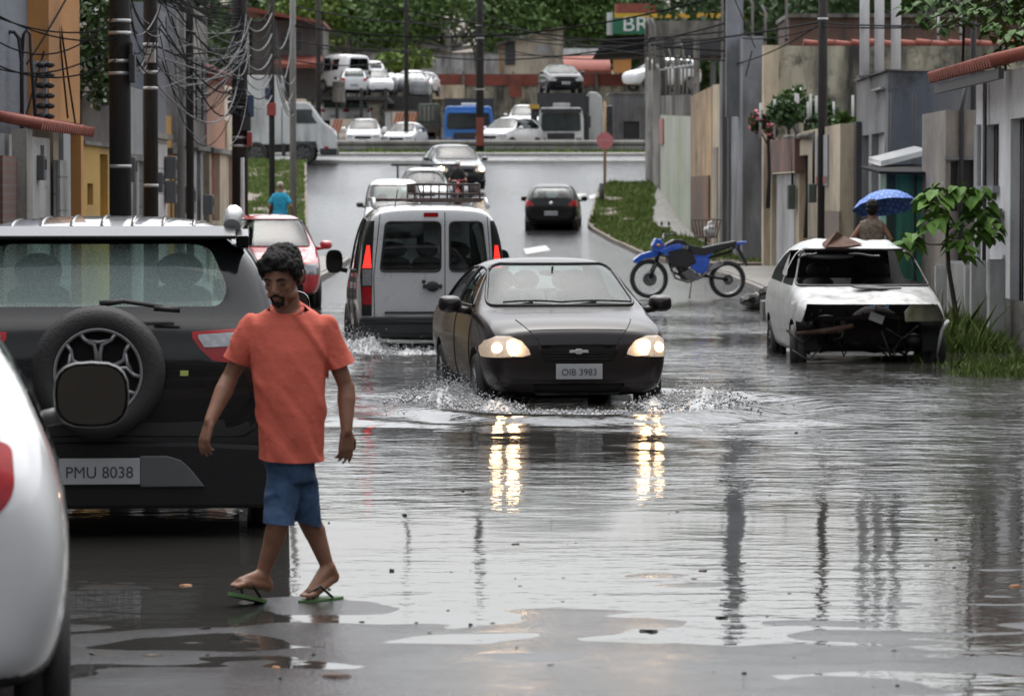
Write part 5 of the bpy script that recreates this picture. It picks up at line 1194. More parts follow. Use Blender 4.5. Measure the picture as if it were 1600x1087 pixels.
# ================================================================= helpers in real space
def yl(px, X=5.6): return FPX * X / abs(800 - px)
def zz(py, Y): return at(800, py, Y).z
def xx(px, Y): return at(px, 300, Y).x
def pl_(name, c1, c2=None, st=None, d=None, **k):
    return M(name, c1, c2, stretch=(1, .25, 1), scale=k.pop('scale', 1.2), rough=k.pop('rough', .8), bump=k.pop('bump', .35), bscale=k.pop('bscale', 22), streak=st, dirt=d, **k)
GR = (.06, .055, .05); BK = (.03, .028, .025)
wl = dict(
    bluegrey=pl_('blue grey render', (.17, .19, .22), (.13, .145, .17), (GR, .4)), orange=pl_('orange paint', (.50, .24, .075), (.44, .20, .06), ((.3, .16, .07), .5)), yellow=pl_('yellow paint', (.55, .34, .07), (.46, .27, .05), ((.22, .15, .07), .9)),
    white=pl_('stained white plaster', (.50, .50, .49), (.36, .36, .35), (GR, .8), (GR, 1.7, .60)), pale=pl_('pale grey plaster', (.34, .35, .36), (.26, .27, .28), (GR, .7)), peach=pl_('peach paint', (.48, .25, .17), (.42, .21, .14), ((.2, .12, .09), .7)),
    cream=pl_('cream paint', (.60, .51, .37), (.46, .38, .27), ((.17, .14, .10), 1.2), (GR, 1.4, .62)), sand=pl_('sand paint', (.54, .37, .20), (.42, .28, .15), ((.17, .12, .08), 1.6), (GR, 1.2, .60)), grime=pl_('mouldy concrete', (.30, .28, .25), (.17, .16, .14), (BK, 1.5), (BK, 1.1, .55)),
    green_stain=pl_('pale green wash', (.34, .38, .27), (.26, .29, .22), ((.42, .42, .38), 1.2), (BK, 1.6, .62)), concrete=pl_('smooth grey concrete', (.22, .225, .235), (.15, .155, .16), (GR, 1.2), (BK, .9, .60)), darkc=pl_('dark wet concrete', (.055, .057, .06), (.035, .035, .037), (BK, .5)),
    lgrey=pl_('light blue grey concrete', (.27, .285, .31), (.17, .18, .20), (GR, 1.2), (BK, 1.3, .62)), slate=pl_('slate blue render', (.095, .115, .145), (.06, .07, .09), ((.15, .15, .155), 1.), (BK, .7, .6)), beige=pl_('beige render', (.32, .285, .245), (.22, .195, .17), (GR, 1.2), (GR, 1.5, .60)), housew=pl_('white house paint', (.78, .79, .82), (.70, .71, .74), ((.30, .27, .22), .9)),
    oldwall=pl_('old lichened wall', (.46, .43, .33), (.32, .30, .23), (BK, 1.3), ((.05, .05, .042), 1.6, .50)), brick=pl_('old brown brick', (.12, .055, .035), (.07, .04, .03), (BK, 1.), None, brick=((.16, .07, .045), (.10, .05, .035), (.12, .1, .09), .25, .09, .012, (PI / 2, 0, 0))),
    tile=M('clay roof tile', (.30, .075, .045), (.18, .05, .035), scale=4, rough=.7, bump=.4, dirt=(BK, 5, .60)), rust=M('rusty red sheet', (.22, .05, .03), (.12, .035, .025), scale=2, rough=.75, bump=.4, dirt=(BK, 2, .6)),
    blk=M('painted black metal', (.018, .018, .02), (.03, .03, .032), rough=.5), whitem=M('white metal gate', (.45, .45, .46), (.36, .36, .37), scale=3, rough=.45, streak=(GR, .6), waves=('X', 6, .6)), redm=M('red metal gate', (.35, .05, .04), (.26, .04, .035), scale=3, rough=.5, streak=(BK, .6)),
    greenm=M('green painted sheet', (.045, .30, .19), (.035, .26, .165), scale=1.5, rough=.45, streak=((.02, .07, .05), .9), sscale=(5, 5, .3)), dgreen=M('dark green metal', (.008, .045, .032), (.006, .03, .02), rough=.5), pole=M('creosoted pole', (.028, .024, .021), (.014, .012, .011), scale=6, rough=.8, bump=.5, stretch=(4, 4, .4)),
    cpole=M('concrete pole', (.25, .245, .23), (.17, .165, .155), scale=4, rough=.8, bump=.4, stretch=(3, 3, .5), streak=(GR, .6)), band=M('galvanised band', (.55, .55, .55), (.4, .4, .4), rough=.4, metal=.5), box=M('grey box', (.12, .125, .13), (.08, .085, .09), rough=.5),
    block=pl_('whitewashed blocks', (.50, .50, .49), (.38, .38, .37), (GR, .6), None, brick=((.56, .56, .55), (.46, .46, .45), (.22, .22, .21), .4, .2, .015, (PI / 2, 0, PI / 2))),
    cab_w=M('white truck paint', (.58, .60, .60), (.50, .52, .52), rough=.3, coat=.6, streak=(GR, .2)), cab_b=M('blue truck paint', (.03, .17, .50), (.02, .12, .40), rough=.3, coat=.6), tarp=M('grey green tarpaulin', (.10, .12, .10), (.06, .07, .06), rough=.8, bump=.5), canopyd=M('black canopy sheet', (.012, .012, .013), (.02, .02, .02), rough=.85, spec=.1),
    hazardw=M('white and orange hazard board', (.5, .45, .38), (.42, .38, .32), rough=.6), orange_s=M('orange stripe', (.48, .12, .03), (.35, .09, .03), rough=.6), dglass=M('dark truck glass', (.02, .024, .028), (.05, .06, .065), scale=1.2, rough=.08, coat=1),
)
def bld(name, label, cat='house'): return thing(name, label, cat)
def part(root, name, m, *bs, bevel=0.):
    mb = MB()
    for b in bs: mb.box(*b)
    return mb.build(name, m, root, bevel=bevel)
def lwall(root, name, m, p0, p1, z0, z1, ops=(), X=-5.6, th=.25, zs=True):
    """street-facing wall of the left row from picture column p0 to p1; ops = (p0,p1,py_top,py_bottom)"""
    y0, y1 = yl(p0, -X), yl(p1, -X); Ym = (y0 + y1) / 2
    o = [(yl(a, -X), yl(b, -X), max(zz(d, Ym), z0), zz(c, Ym)) for a, b, c, d in ops]
    mb = MB(); mb.holed('X', X - th, X, min(y0, y1), max(y0, y1), z0, z1, o); w = mb.build(name, m, root)
    return w, o
# ================================================================= left row
b = bld('grey_house', 'tall blue grey rendered house wall behind the tiled porch')
mb = MB(); mb.box(-9, -5.75, 34, yl(78), 0, 7.5); mb.build('wall', wl['bluegrey'], b)
mb = MB(); mb.box(-5.76, -5.72, 42.6, 42.75, 0, 7.4); mb.build('downpipe', wl['pale'], b)
b = bld('porch_house', 'low white stained house with a red tile porch roof and dark doorway')
w, o = lwall(b, 'wall', wl['white'], 8, 79, 0, 2.45, [(30, 48, 240, 318), (64, 70, 225, 275)], X=-5.45)
part(b, 'door', wl['blk'], (-5.66, -5.62, o[0][0] + .02, o[0][1] - .02, .1, o[0][3] - .02)); part(b, 'window', wl['blk'], (-5.66, -5.62, o[1][0], o[1][1], o[1][2], o[1][3]))
part(b, 'block_wall', wl['block'], (-5.44, -5.36, 45.6, 46.4, .05, 2.2)); part(b, 'grey_pillar', wl['grime'], (-5.36, -5.2, 41.2, 41.7, .05, 2.5))
mb = MB()
for i in range(24): y = 41.4 + i * .22; mb.tube([(-5.65, y, 2.66), (-5.05, y, 2.54)], .06, 8)
mb.build('roof', wl['tile'], b)
part(b, 'gate', wl['brick'], (-5.42, -5.3, 40.0, 41.15, .1, 2.2))
b = bld('orange_house', 'orange fronted house whose upper floor overhangs dark steel gates')
y0, y1 = yl(78, 5.5), yl(126, 5.5)
part(b, 'upper_wall', wl['orange'], (-9, -5.5, y0, y1, zz(190, 47.5), 7.6)); part(b, 'ground_floor', wl['darkc'], (-9, -5.75, y0, y1, 0, zz(190, 47.5) - .01))
for a, c, m, n in ((79, 87, 'cream', 'pillar'), (95, 106, 'pale', 'pillar'), (122.5, 126.5, 'orange', 'pillar')): part(b, n, wl[m], (-5.74, -5.46, yl(a, 5.5), yl(c, 5.5), 0, zz(190, 47.5) - .012))
g = part(b, 'gate', wl['blk'], (-5.66, -5.62, yl(107, 5.5), yl(122, 5.5), .1, zz(195, 47.5)))
mb = MB()
for i in range(9): z = .3 + i * .3; mb.box(-5.62, -5.60, yl(107, 5.5), yl(122, 5.5), z, z + .03)
mb.build('grille', wl['box'], g)
b = bld('yellow_wall', 'yellow painted garden wall with a small niche', 'wall')
w, o = lwall(b, 'wall', wl['yellow'], 127, 172, 0, zz(228, 50.5), [(137, 146, 287, 320), (157, 169, 240, 345)], X=-5.5)
part(b, 'niche_back', wl['brick'], (-5.72, -5.70, o[0][0], o[0][1], o[0][2], o[0][3])); part(b, 'door', pl_('ochre door', (.38, .22, .05), (.3, .17, .04)), (-5.70, -5.66, o[1][0], o[1][1], .1, o[1][3])); part(b, 'coping', wl['grime'], (-5.8, -5.44, yl(127, 5.5), yl(172, 5.5), zz(228, 50.5), zz(222, 50.5)))
seq = [('white_house', 'narrow pale house between the two thick dark poles', 'pale', 172, 229, 135, [(208, 214, 245, 345), (218, 226, 250, 345)], 'whitem', 'white', 245),
       ('block_house', 'bluish house with a whitewashed block front behind the second thick pole', 'bluegrey', 229.5, 262, 12, [(238, 246, 215, 345)], 'blk', 'block', 212),
       ('meter_house', 'slim bright yellow house front carrying electricity meters', 'yellow', 262.5, 277, 182, [(266, 270, 250, 345)], 'blk', 'yellow', 236),
       ('pale_house', 'tall pale house front with a white gate beside the yellow front', 'lgrey', 277.5, 303, 14, [(284, 290, 235, 345), (294, 299, 235, 300)], 'whitem', 'white', 225),
       ('dark_upper_house', 'white house with a dark weathered upper floor', 'grime', 303.5, 327, 20, [(308, 314, 236, 345), (318, 324, 240, 345)], 'whitem', 'white', 232),
       ('peach_house', 'peach coloured house with a tiled roof and red gates', 'peach', 327.5, 355, 125, [(331, 344, 240, 345)], 'redm', 'cream', 236),
       ('end_house', 'small cream house with a red gate at the end of the row', 'cream', 355.5, 374, 190, [(358, 368, 245, 345)], 'redm', 'cream', 240)]
for k, (nm, lab, m, a, c, top, ops, dm, low, ly) in enumerate(seq):
    b = bld(nm, lab); X = -5.6 + .05 * (k % 2); y0, y1 = yl(a, -X), yl(c, -X); Ym = (y0 + y1) / 2; zl = zz(ly, Ym); g0 = gz(Ym) - .05
    w, o = lwall(b, 'wall', wl[low], a, c, g0, zl, ops, X=X)
    part(b, 'upper_wall', wl[m], (-9, X - .02 * (k % 3), y0, y1, zl + .002, zz(top, Ym))); part(b, 'back_wall', wl['darkc'], (-9, X - .3, y0, y1, g0, zl))
    for (ya, yb, za, zb) in o:
        d = part(b, 'door', wl[dm], (X - .16, X - .12, ya, yb, g0, zb)); part(d, 'handle', wl['band'], (X - .12, X - .09, ya + .1, ya + .14, 1., 1.2))
    part(b, 'ledge', wl['grime'], (X, X + .09, y0, y1, zl - .05, zl + .04))
    if nm == 'peach_house':
        mb = MB(); n = int((y1 - y0) / .3); zt = zz(125, Ym)
        for i in range(n + 1): mb.tube([(-8, y0 + i * .3, zt + 1.2), (-5.35, y0 + i * .3, zt)], .11, 8)
        mb.build('roof', wl['tile'], b)
    if nm in ('dark_upper_house', 'pale_house'):
        for i in range(2): y_ = y0 + (y1 - y0) * (.3 + .4 * i); part(b, 'window', wl['blk'], (X - .03, X + .01, y_ - .4, y_ + .4, zl + .5, zl + 1.6))
# meters on the row, each a box of its own
for px, py, s in ((268, 262, .3), (268, 300, .3), (247, 285, .26), (297, 312, .38), (204, 265, .3), (60, 262, .24), (326, 320, .3)):
    Y = yl(px, 5.45); t = thing('meter_box', 'grey electricity meter box on the house fronts opposite the motorcycle side', 'meter box', (-5.42, Y, zz(py, Y)), 0, 'electricity meters on the row'); t['label'] = 'small electricity meter box fixed to the row of house fronts'
    part(t, 'case', wl['box'], (-.12, .06, -s / 2, s / 2, -s * .6, s * .6), bevel=.02); part(t, 'window', mt['dark'], (.06, .066, -s / 3, s / 3, -s * .1, s * .4))
# electric fence posts over the porch house
for px in (6, 20, 56, 70):
    Y = 45.2; t = thing('electric_fence_post', 'slim post with black insulators standing over the tiled porch', 'fence post', (xx(px, Y), Y, 0), 0, 'electric fence posts over the porch')
    part(t, 'post', wl['pale'], (-.03, .03, -.03, .03, 2.6, zz(95, Y)))
    for i in range(6): z = zz(102 + i * 16, Y); o_ = MB(); o_.ball((.07, -.05, z), (.06, .03, .035)); o_.build('insulator', mt['trim'], t)
# black conduit and hooks
t = thing('service_mast', 'black bent conduit with twin hooks rising over the red porch roof', 'conduit', (xx(35, 44), 44, 0))
MB().tube([(0, 0, zz(300, 44)), (0, 0, zz(95, 44)), (-.03, 0, zz(60, 44)), (-.08, 0, zz(50, 44)), (-.14, 0, zz(50, 44)), (-.2, 0, zz(60, 44))], .025, 8).build('pipe', mt['trim'], t)
MB().tube([(0, 0, zz(95, 44)), (.02, 0, zz(55, 44)), (.06, 0, zz(46, 44)), (.10, 0, zz(55, 44)), (.11, 0, zz(95, 44)), (.16, 0, zz(200, 44))], .02, 8).build('hook', mt['trim'], t)
# ---------- trees
def leaftree(name, label, loc, trunk, crown, leafn, size, m, seed=1, lobes=9, flowers=None, spread=(1, 1, 1), branches=6):
    t = thing(name, label, 'tree', loc); r = random.Random(seed); cx, cy, cz, cr = crown
    mb = MB(); mb.tube([(0, 0, -.1), (.05 * cr, .02, cz * .35), (cx * .6, cy * .5, cz * .8), (cx, cy, cz)], [trunk, trunk * .8, trunk * .6, trunk * .35], 8)
    C_ = []
    for i in range(lobes):
        a = r.uniform(0, 2 * PI); e = r.uniform(-.5, 1); q = V((cx + math.cos(a) * cr * spread[0] * .62 * math.cos(e), cy + math.sin(a) * cr * spread[1] * .62 * math.cos(e), cz + cr * spread[2] * .62 * math.sin(e))); C_.append((q, cr * r.uniform(.28, .5)))
        if i < branches: mb.tube([(cx * .6, cy * .5, cz * .75), V((cx * .6, cy * .5, cz * .75)).lerp(q, .5) + V((0, 0, -.05 * cr)), q], [trunk * .35, trunk * .22, trunk * .08], 5)
    mb.build('trunk', wl['pole'] if trunk < .2 else wl['cpole'], t)
    rr = np.random.default_rng(seed); P = []
    for q, rad in C_:
        n = leafn // lobes; d = rr.normal(size=(n, 3)); d /= np.linalg.norm(d, axis=1)[:, None]; P.append(np.array(q) + d * rad * rr.uniform(.35, 1.08, (n, 1)) ** .6 * np.array(spread))
    P = np.concatenate(P); cards('crown', P, size, m, t, seed=seed)
    if flowers: f = P[rr.choice(len(P), flowers[1])]; f = f + rr.normal(0, .03, f.shape); cards('flowers', f, flowers[2], flowers[0], t, seed=seed + 1, aspect=1.)
    return t
lf1 = leafmat('dark green leaves', (.025, .055, .018), (.05, .095, .03)); lf2 = leafmat('mid green leaves', (.045, .09, .02), (.08, .14, .035)); lf3 = leafmat('yellow green leaves', (.08, .13, .02), (.13, .19, .04)); lf4 = leafmat('grey green leaves', (.05, .075, .04), (.085, .11, .06))
wf = M('white petals', (.70, .72, .66), (.6, .62, .55), rough=.7); pf = M('pink petals', (.55, .16, .20), (.45, .10, .14), rough=.7)
leaftree('flowering_tree', 'dense tree with clusters of white blossom between the orange house and the dark pole', (-6.1, 53.5, 0), .12, (.05, 0, 3.9, 1.15), 9000, .11, lf1, 3, 14, (wf, 1700, .075), (.75, 1.2, 1.5))
leaftree('flowering_tree', 'small shrub with white blossom beside the peach house', (-6.0, 81, 0), .06, (.1, 0, 2.6, .7), 1500, .11, lf1, 4, 6, (wf, 200, .09), (.6, .8, 1.3))
# the young tree beside the wreck
YT = 45.6; t = thing('young_tree', 'young broad leaved tree with drooping leaves growing beside the wrecked car', 'tree', (xx(1495, YT), YT, .15)); s_ = FPX / YT
def yp(px, py, dy=0.): return V(((px - 1495) / s_, dy, zz(py, YT) - .15))
mb = MB(); mb.tube([yp(1496, 522), yp(1493, 480), yp(1483, 420), yp(1480, 370), yp(1481, 330), yp(1470, 300)], [.035, .03, .026, .022, .018, .01], 8)
tips = []
for P in ([(1480, 382), (1452, 382), (1425, 372), (1412, 385)], [(1481, 345), (1462, 330), (1448, 318)], [(1481, 360), (1500, 345), (1525, 335), (1545, 340)], [(1480, 372), (1498, 372), (1505, 395)], [(1481, 335), (1490, 305), (1510, 295)], [(1480, 330), (1468, 308), (1455, 300)], [(1481, 340), (1470, 345), (1455, 350)], [(1500, 345), (1520, 320), (1540, 310)], [(1510, 340), (1530, 352), (1550, 350)]):
    dy = rnd.uniform(-.25, .25); q = [yp(a, b_, dy * i / (len(P) - 1)) for i, (a, b_) in enumerate(P)]; mb.tube(q, [.012, .008, .006, .004][:len(q)], 6); tips += [q[-1], q[-2].lerp(q[-1], .5), q[-2]]
mb.build('trunk', M('brown bark', (.05, .032, .025), (.03, .02, .016), rough=.8, bump=.4), t)
def leaves(parent, pts, per, size, m, seed=5, droop=.8):
    r = random.Random(seed); mb = MB()
    for p in pts:
        for k in range(per):
            a = r.uniform(0, 2 * PI); L_ = size * r.uniform(.4, 1.3); o = V((math.cos(a), math.sin(a), 0)); st = V(p) + o * r.uniform(.0, .1) + V((0, 0, r.uniform(-.05, .08)))
            dr = r.uniform(.1, 1.) * droop; d = (o - V((0, 0, dr))).normalized(); sd = V((-o.y, o.x, r.uniform(-.3, .3))).normalized(); up = d.cross(sd)
            prof = ((0, .02), (.2, .30), (.45, .38), (.75, .22), (1., 0.01)); vs = []
            for u, w in prof:
                c = st + d * u * L_ - V((0, 0, u * u * L_ * .35 * droop)); vs += [c - sd * w * L_ + up * w * L_ * .35, c, c + sd * w * L_ + up * w * L_ * .35]
            mb.add(vs, [(i * 3 + j, i * 3 + j + 1, i * 3 + j + 4, i * 3 + j + 3) for i in range(4) for j in (0, 1)])
    return mb.build('crown', m, parent, fix=False)
leaves(t, tips + [yp(1500, 300), yp(1530, 300), yp(1455, 310), yp(1520, 360), yp(1545, 365), yp(1475, 295)], 7, .19, leafmat('bright broad leaves', (.06, .15, .02), (.13, .24, .04), scale=5), 5)
# branches of the tree over the white house
t = thing('roadside_tree', 'leafy tree overhanging the tiled roof of the white house', 'tree', (8.6, 47, 0)); mb = MB(); base = V((0, 0, 0)); mb.tube([(0, 0, 0), (0, 0, 3.6), (-.3, 0, 4.6)], [.16, .13, .1], 8); tips = []
for px, py, Y in ((1420, 15, 48), (1435, 38, 48), (1450, 5, 47), (1480, 20, 48), (1500, 35, 47), (1530, 20, 46), (1560, 35, 46), (1590, 30, 46), (1575, 60, 45), (1595, 75, 45), (1540, 100, 46), (1560, 90, 46), (1550, 50, 47), (1515, 8, 47), (1585, 5, 46), (1470, 45, 48), (1600, 50, 46)):
    q = at(px, py, Y) - V((8.6, 47, 0)); mb.tube([(-.3, 0, 4.6), V((-.3, 0, 4.6)).lerp(q, .5) + V((0, 0, .35)), q], [.05, .025, .008], 5); tips += [q, V((-.3, 0, 4.6)).lerp(q, .85) + V((0, 0, .1)), q + V((.1, .1, .05))]
mb.build('trunk', wl['pole'], t); leaves(t, tips, 14, .13, leafmat('glossy leaves', (.035, .09, .015), (.07, .14, .03), scale=5), 8, .6)
# ---------- poles
def pole(label, px, X, w, m, ztop=9.5, Y=None, bands=(), name='utility_pole', sq=False, zb=-.1):
    Y = Y or FPX * abs(X) / abs(800 - px); x = xx(px, Y); t = thing(name, label, 'pole', (x, Y, gz(Y) * (1 if Y > 60 else 0))); r = w * Y / FPX / 2
    mb = MB()
    if sq: mb.box(-r, r, -r, r, zb, ztop)
    else: mb.tube([(0, 0, zb), (0, 0, ztop * .5), (0, 0, ztop)], [r * 1.08, r, r * .85], 14)
    mb.build('shaft', wl[m], t)
    for py in bands: z = zz(py, Y) - t.location.z; q = MB(); q.lathe([(r * 1.02, z - .02), (r * 1.08, z - .02), (r * 1.08, z + .02), (r * 1.02, z + .02)], 14); q.build('band', wl['band'], t)
    return t, r, Y
def clampbox(t, px, py, w, h, m, nm='junction_box', X=None, dy=-.1):
    Y = t.location.y; z = zz(py, Y) - t.location.z; x = xx(px, Y) - t.location.x; a = w * Y / FPX / 2; c = h * Y / FPX / 2
    return part(t, nm, m, (x - a, x + a, dy - .1, dy + .08, z - c, z + c), bevel=.015)
t, r, Y = pole('thick dark utility pole with four pale bands nearest the black SUV', 188, -4.75, 33, 'pole', bands=(33, 52, 96, 115, 260)); clampbox(t, 209, 108, 10, 44, wl['blk']); clampbox(t, 208, 76, 6, 20, wl['blk'], 'insulator_bracket')
t, r, Y = pole('dark utility pole with a white terminal box beside the thickest pole', 236, -4.75, 22, 'pole', bands=(70, 113, 138, 290)); clampbox(t, 237, 88, 16, 22, wl['white'], 'terminal_box')
pole('slim pale concrete pole in front of the tall pale house', 283, -4.9, 11, 'cpole', 8)
pole('slim dark pole beside the pale concrete pole', 297, -4.9, 12, 'pole', 8)
t, r, Y = pole('dark utility pole wrapped in cable coils and boxes near the end of the row', 375, -4.6, 24, 'pole', bands=(168, 215, 228)); clampbox(t, 393, 166, 10, 34, M('blue grey box', (.04, .07, .12), rough=.5)); clampbox(t, 391, 218, 8, 22, wl['redm'], 'red_box'); clampbox(t, 385, 190, 16, 30, wl['blk'], 'splice_case')
for k in range(6):
    z = zz(145 + k * 7, Y) - t.location.z; q = MB(); q.tube([(.16 * math.cos(a) - .02, -.16 + .05 * math.sin(a * 2), z + .05 * math.sin(a + k)) for a in [2 * PI * i / 14 for i in range(15)]], .018, 5); q.build('cable_coil', mt['trim'], t)
t, r, Y = pole('dark pole with a small red box and a red painted foot', 425, 0, 9, 'pole', 8.5, Y=93); clampbox(t, 425, 171, 14, 20, wl['redm'], 'red_box'); clampbox(t, 419, 147, 8, 18, M('blue box', (.02, .03, .09), rough=.5)); part(t, 'painted_foot', wl['redm'], (-.085, .085, -.085, .085, 0, 1.1))
pole('pale concrete pole above the man in the turquoise shirt', 458, 0, 10, 'cpole', 9, Y=97)
pole('dark distant pole beside the white van deck', 498, 0, 8, 'pole', 9, Y=182); pole('dark wooden pole beyond the crash barrier above the silver van', 635, 0, 7, 'pole', 11, Y=171)
t, r, Y = pole('mottled pole in front of the blue truck', 750, 0, 12, 'pole', 11, Y=164, bands=(140, 60, 40)); clampbox(t, 750, 206, 12, 44, wl['rust'], 'poster')
pole('square concrete column pole above the tall grey gatehouse', 1147, 0, 26, 'lgrey', 9, Y=89, sq=True, zb=3.4)
pole('dark leaning trunk like pole behind the cream wall', 1285, 0, 15, 'pole', 7.5, Y=72, bands=(30,)); t, r, Y = pole('thin black pole behind the tiled roof', 1520, 0, 9, 'blk', 7.5, Y=55)
part_ = pole('white capped post beside the pole with cable coils', 379, 0, 7, 'white', zz(247, 64) - .0, Y=63.5, name='post')
# ---------- the round stop sign
t = thing('stop_sign', 'round red stop sign on a thin wooden post at the top of the slope', 'sign', (xx(945, 131), 131, gz(131) - .05)); mb = MB(); mb.tube([(0, 0, 0), (0, 0, 3.2)], .05, 8); mb.build('post', M('bare timber', (.35, .24, .14), (.25, .17, .1), rough=.8), t)
z = zz(220, 131) - t.location.z; mb = MB(); n = 8; rr_ = .30; mb.prism([(rr_ * math.cos(PI / 8 + 2 * PI * i / 8), z + rr_ * math.sin(PI / 8 + 2 * PI * i / 8)) for i in range(8)], -.08, -.055, 'Y'); sg = mb.build('sign_plate', M('faded red sign', (.52, .17, .18), (.45, .13, .15), rough=.5), t)
text_mesh('lettering', 'PARE', .17, M('faded pink lettering', (.62, .35, .36), rough=.5), sg, (0, -.088, z), (PI / 2, 0, 0), .002)
t = thing('bollard', 'short black post in the grass below the stop sign', 'post', (xx(940, 125), 125, gz(125))); MB().tube([(0, 0, 0), (0, 0, .75)], .08, 10).build('post', wl['blk'], t); MB().ball((0, 0, .76), (.08, .08, .04)).build('cap', wl['box'], t)
# ================================================================= right row
def rbox(root, name, m, p0, p1, z0, z1, X=5.9, th=.3, ops=(), depth=None):
    y0, y1 = sorted((yl(p0, X), yl(p1, X))); Ym = (y0 + y1) / 2
    o = [tuple(sorted((yl(a, X), yl(b_, X)))) + (max(zz(d, Ym), z0), zz(c, Ym)) for a, b_, c, d in ops]
    mb = MB(); mb.holed('X', X, X + (depth or th), y0, y1, z0, z1, o); return mb.build(name, m, root), o, y0, y1
def slantwall(root, name, m, a, b_, za0, za1, zb0, zb1, th=.25):
    """a wall from a=(x,y) to b=(x,y) with its own bottom and top heights"""
    a, b_ = V((a[0], a[1], 0)), V((b_[0], b_[1], 0)); n = (b_ - a).normalized(); s = V((n.y, -n.x, 0)) * th; s = s if s.x > 0 else -s
    vs = [a + V((0, 0, za0)), b_ + V((0, 0, zb0)), b_ + V((0, 0, zb1)), a + V((0, 0, za1))]; vs += [v + s for v in vs]
    return MB().add(vs, [(0, 1, 2, 3), (7, 6, 5, 4), (0, 4, 5, 1), (1, 5, 6, 2), (2, 6, 7, 3), (3, 7, 4, 0)]).build(name, m, root)
b = bld('boundary_wall', 'high mouldy concrete wall with bare posts at the top of the slope', 'wall')
slantwall(b, 'wall', wl['grime'], (xx(1008, 139), 139), (xx(1032, 131), 131), gz(139) - .3, zz(90, 139), gz(131) - .3, zz(110, 131))
for px, Y, t0, t1 in ((1012, 138, 30, 90), (1022, 135, 40, 110), (1029, 132, 40, 115)): part(b, 'post', wl['grime'], (xx(px, Y) + .02, xx(px, Y) + .2, Y - .1, Y + .1, zz(t1, Y) - .1, zz(t0, Y)))
b = bld('boundary_wall', 'pale green stained wall along the grass verge', 'wall')
slantwall(b, 'wall', wl['green_stain'], (xx(1032, 130.9), 130.9), (xx(1079, 112.5), 112.5), gz(130) - 1.0, zz(180, 131), gz(112) - .3, zz(182, 112.5)); slantwall(b, 'upper_band', wl['grime'], (xx(1032, 130.9), 130.9), (xx(1079, 112.5), 112.5), zz(180, 131) + .003, zz(150, 131), zz(182, 112.5) + .003, zz(148, 112.5), .22)
slantwall(b, 'red_patch', M('faded red patch', (.35, .10, .09), (.3, .2, .17), rough=.8), (xx(1031, 130.7) - .03, 130.7), (xx(1037, 128.4) - .03, 128.4), zz(225, 130), zz(185, 130), zz(225, 128), zz(185, 128), .02)
for i, px in enumerate((1036, 1042, 1049, 1056, 1062, 1068, 1075)):
    Y = 130 - (px - 1032) * .37; t = thing('fence_post', 'thin rusty post on top of the pale green stained wall', 'fence post', (xx(px, Y) + .1, Y, zz(150, Y) - .1), 0, 'posts on the stained wall'); MB().tube([(0, 0, 0), (.0, 0, 1.2 + .3 * math.sin(i * 2)), (-.08, 0, 1.45 + .3 * math.sin(i * 2))], .035, 6).build('post', wl['cpole'], t); MB().ball((0, -.05, 1.0), (.07, .04, .05)).build('insulator', wl['white'], t)
b = bld('sand_coloured_wall', 'sand coloured wall with a brown painted gate panel', 'wall')
slantwall(b, 'wall', wl['sand'], (xx(1079, 112.4), 112.4), (xx(1112, 101), 101), gz(112) - .3, zz(150, 112), gz(101) - .3, zz(135, 101)); slantwall(b, 'gate', M('brown boarded gate', (.20, .10, .055), (.13, .07, .04), scale=3, rough=.7, streak=(BK, .8)), (xx(1081, 111.6) - .04, 111.6), (xx(1109, 101.6) - .04, 101.6), gz(111) - .1, zz(276, 111), gz(101) - .1, zz(274, 101), .04)
slantwall(b, 'end_wall', wl['cream'], (xx(1113, 100.9), 100.9), (xx(1127, 96.5), 96.5), gz(100) - .3, zz(133, 101), gz(96) - .3, zz(131, 96.5)); slantwall(b, 'door', wl['beige'], (xx(1116, 100) - .03, 100), (xx(1122, 98) - .03, 98), gz(100) - .1, zz(230, 100), gz(98) - .1, zz(230, 98), .03)
b = bld('gatehouse', 'tall grey concrete gatehouse with a dark recess and a slab pillar', 'building')
part(b, 'pillar', wl['concrete'], (xx(1127, 95.5), xx(1136, 95.5), 95, 96.4, gz(95) - .3, zz(90, 95))); part(b, 'back_wall', wl['darkc'], (xx(1136, 94), xx(1160, 94), 93.5, 94, gz(94) - .3, zz(95, 94))); part(b, 'pillar', wl['lgrey'], (xx(1158, 88), xx(1190, 88), 87.5, 92, gz(88) - .3, zz(58, 88)))
part(b, 'lintel', wl['lgrey'], (xx(1136, 93), xx(1158, 93) - .01, 91, 93.4, zz(100, 93), zz(60, 93))); part(b, 'door', M('dark steel door', (.07, .075, .085), (.05, .055, .06), rough=.5), (xx(1139, 93.3), xx(1157, 93.3), 93.3, 93.42, gz(93), zz(170, 93)))
g = part(b, 'meter_box', wl['blk'], (xx(1146, 93), xx(1152, 93), 92.95, 93.2, zz(278, 93), zz(268, 93)))
b = bld('garage_gate', 'white slatted gate under a pinkish brown panel', 'gate')
rbox(b, 'panel', pl_('pinkish brown panel', (.24, .13, .10), (.19, .10, .08), (BK, .5)), 1191, 1241, zz(268, 79), zz(215, 79), 5.75); rbox(b, 'gate', wl['whitem'], 1206, 1241, gz(79) - .1, zz(270, 79), 5.85, .08); rbox(b, 'pillar', wl['cream'], 1191, 1205.5, gz(82) - .2, zz(269, 82), 5.75)
rbox(b, 'lamp_strip', M('warm strip', (.8, .7, .5), rough=.5), 1207, 1240, zz(269.8, 79), zz(268.3, 79), 5.74, .02)
mb = MB(); mb.tube([(5.8, 81.5, zz(215, 81.5)), (5.8, 74.5, zz(212, 74.5))], .06, 6); mb.build('coping', wl['grime'], b)
b = bld('cream_wall', 'cream wall with a recessed door, meters and a grey notice board', 'wall')
w, o, y0, y1 = rbox(b, 'wall', wl['cream'], 1243, 1312, gz(73) - .2, zz(200, 73), 5.85, ops=[(1248, 1262, 240, 420)])
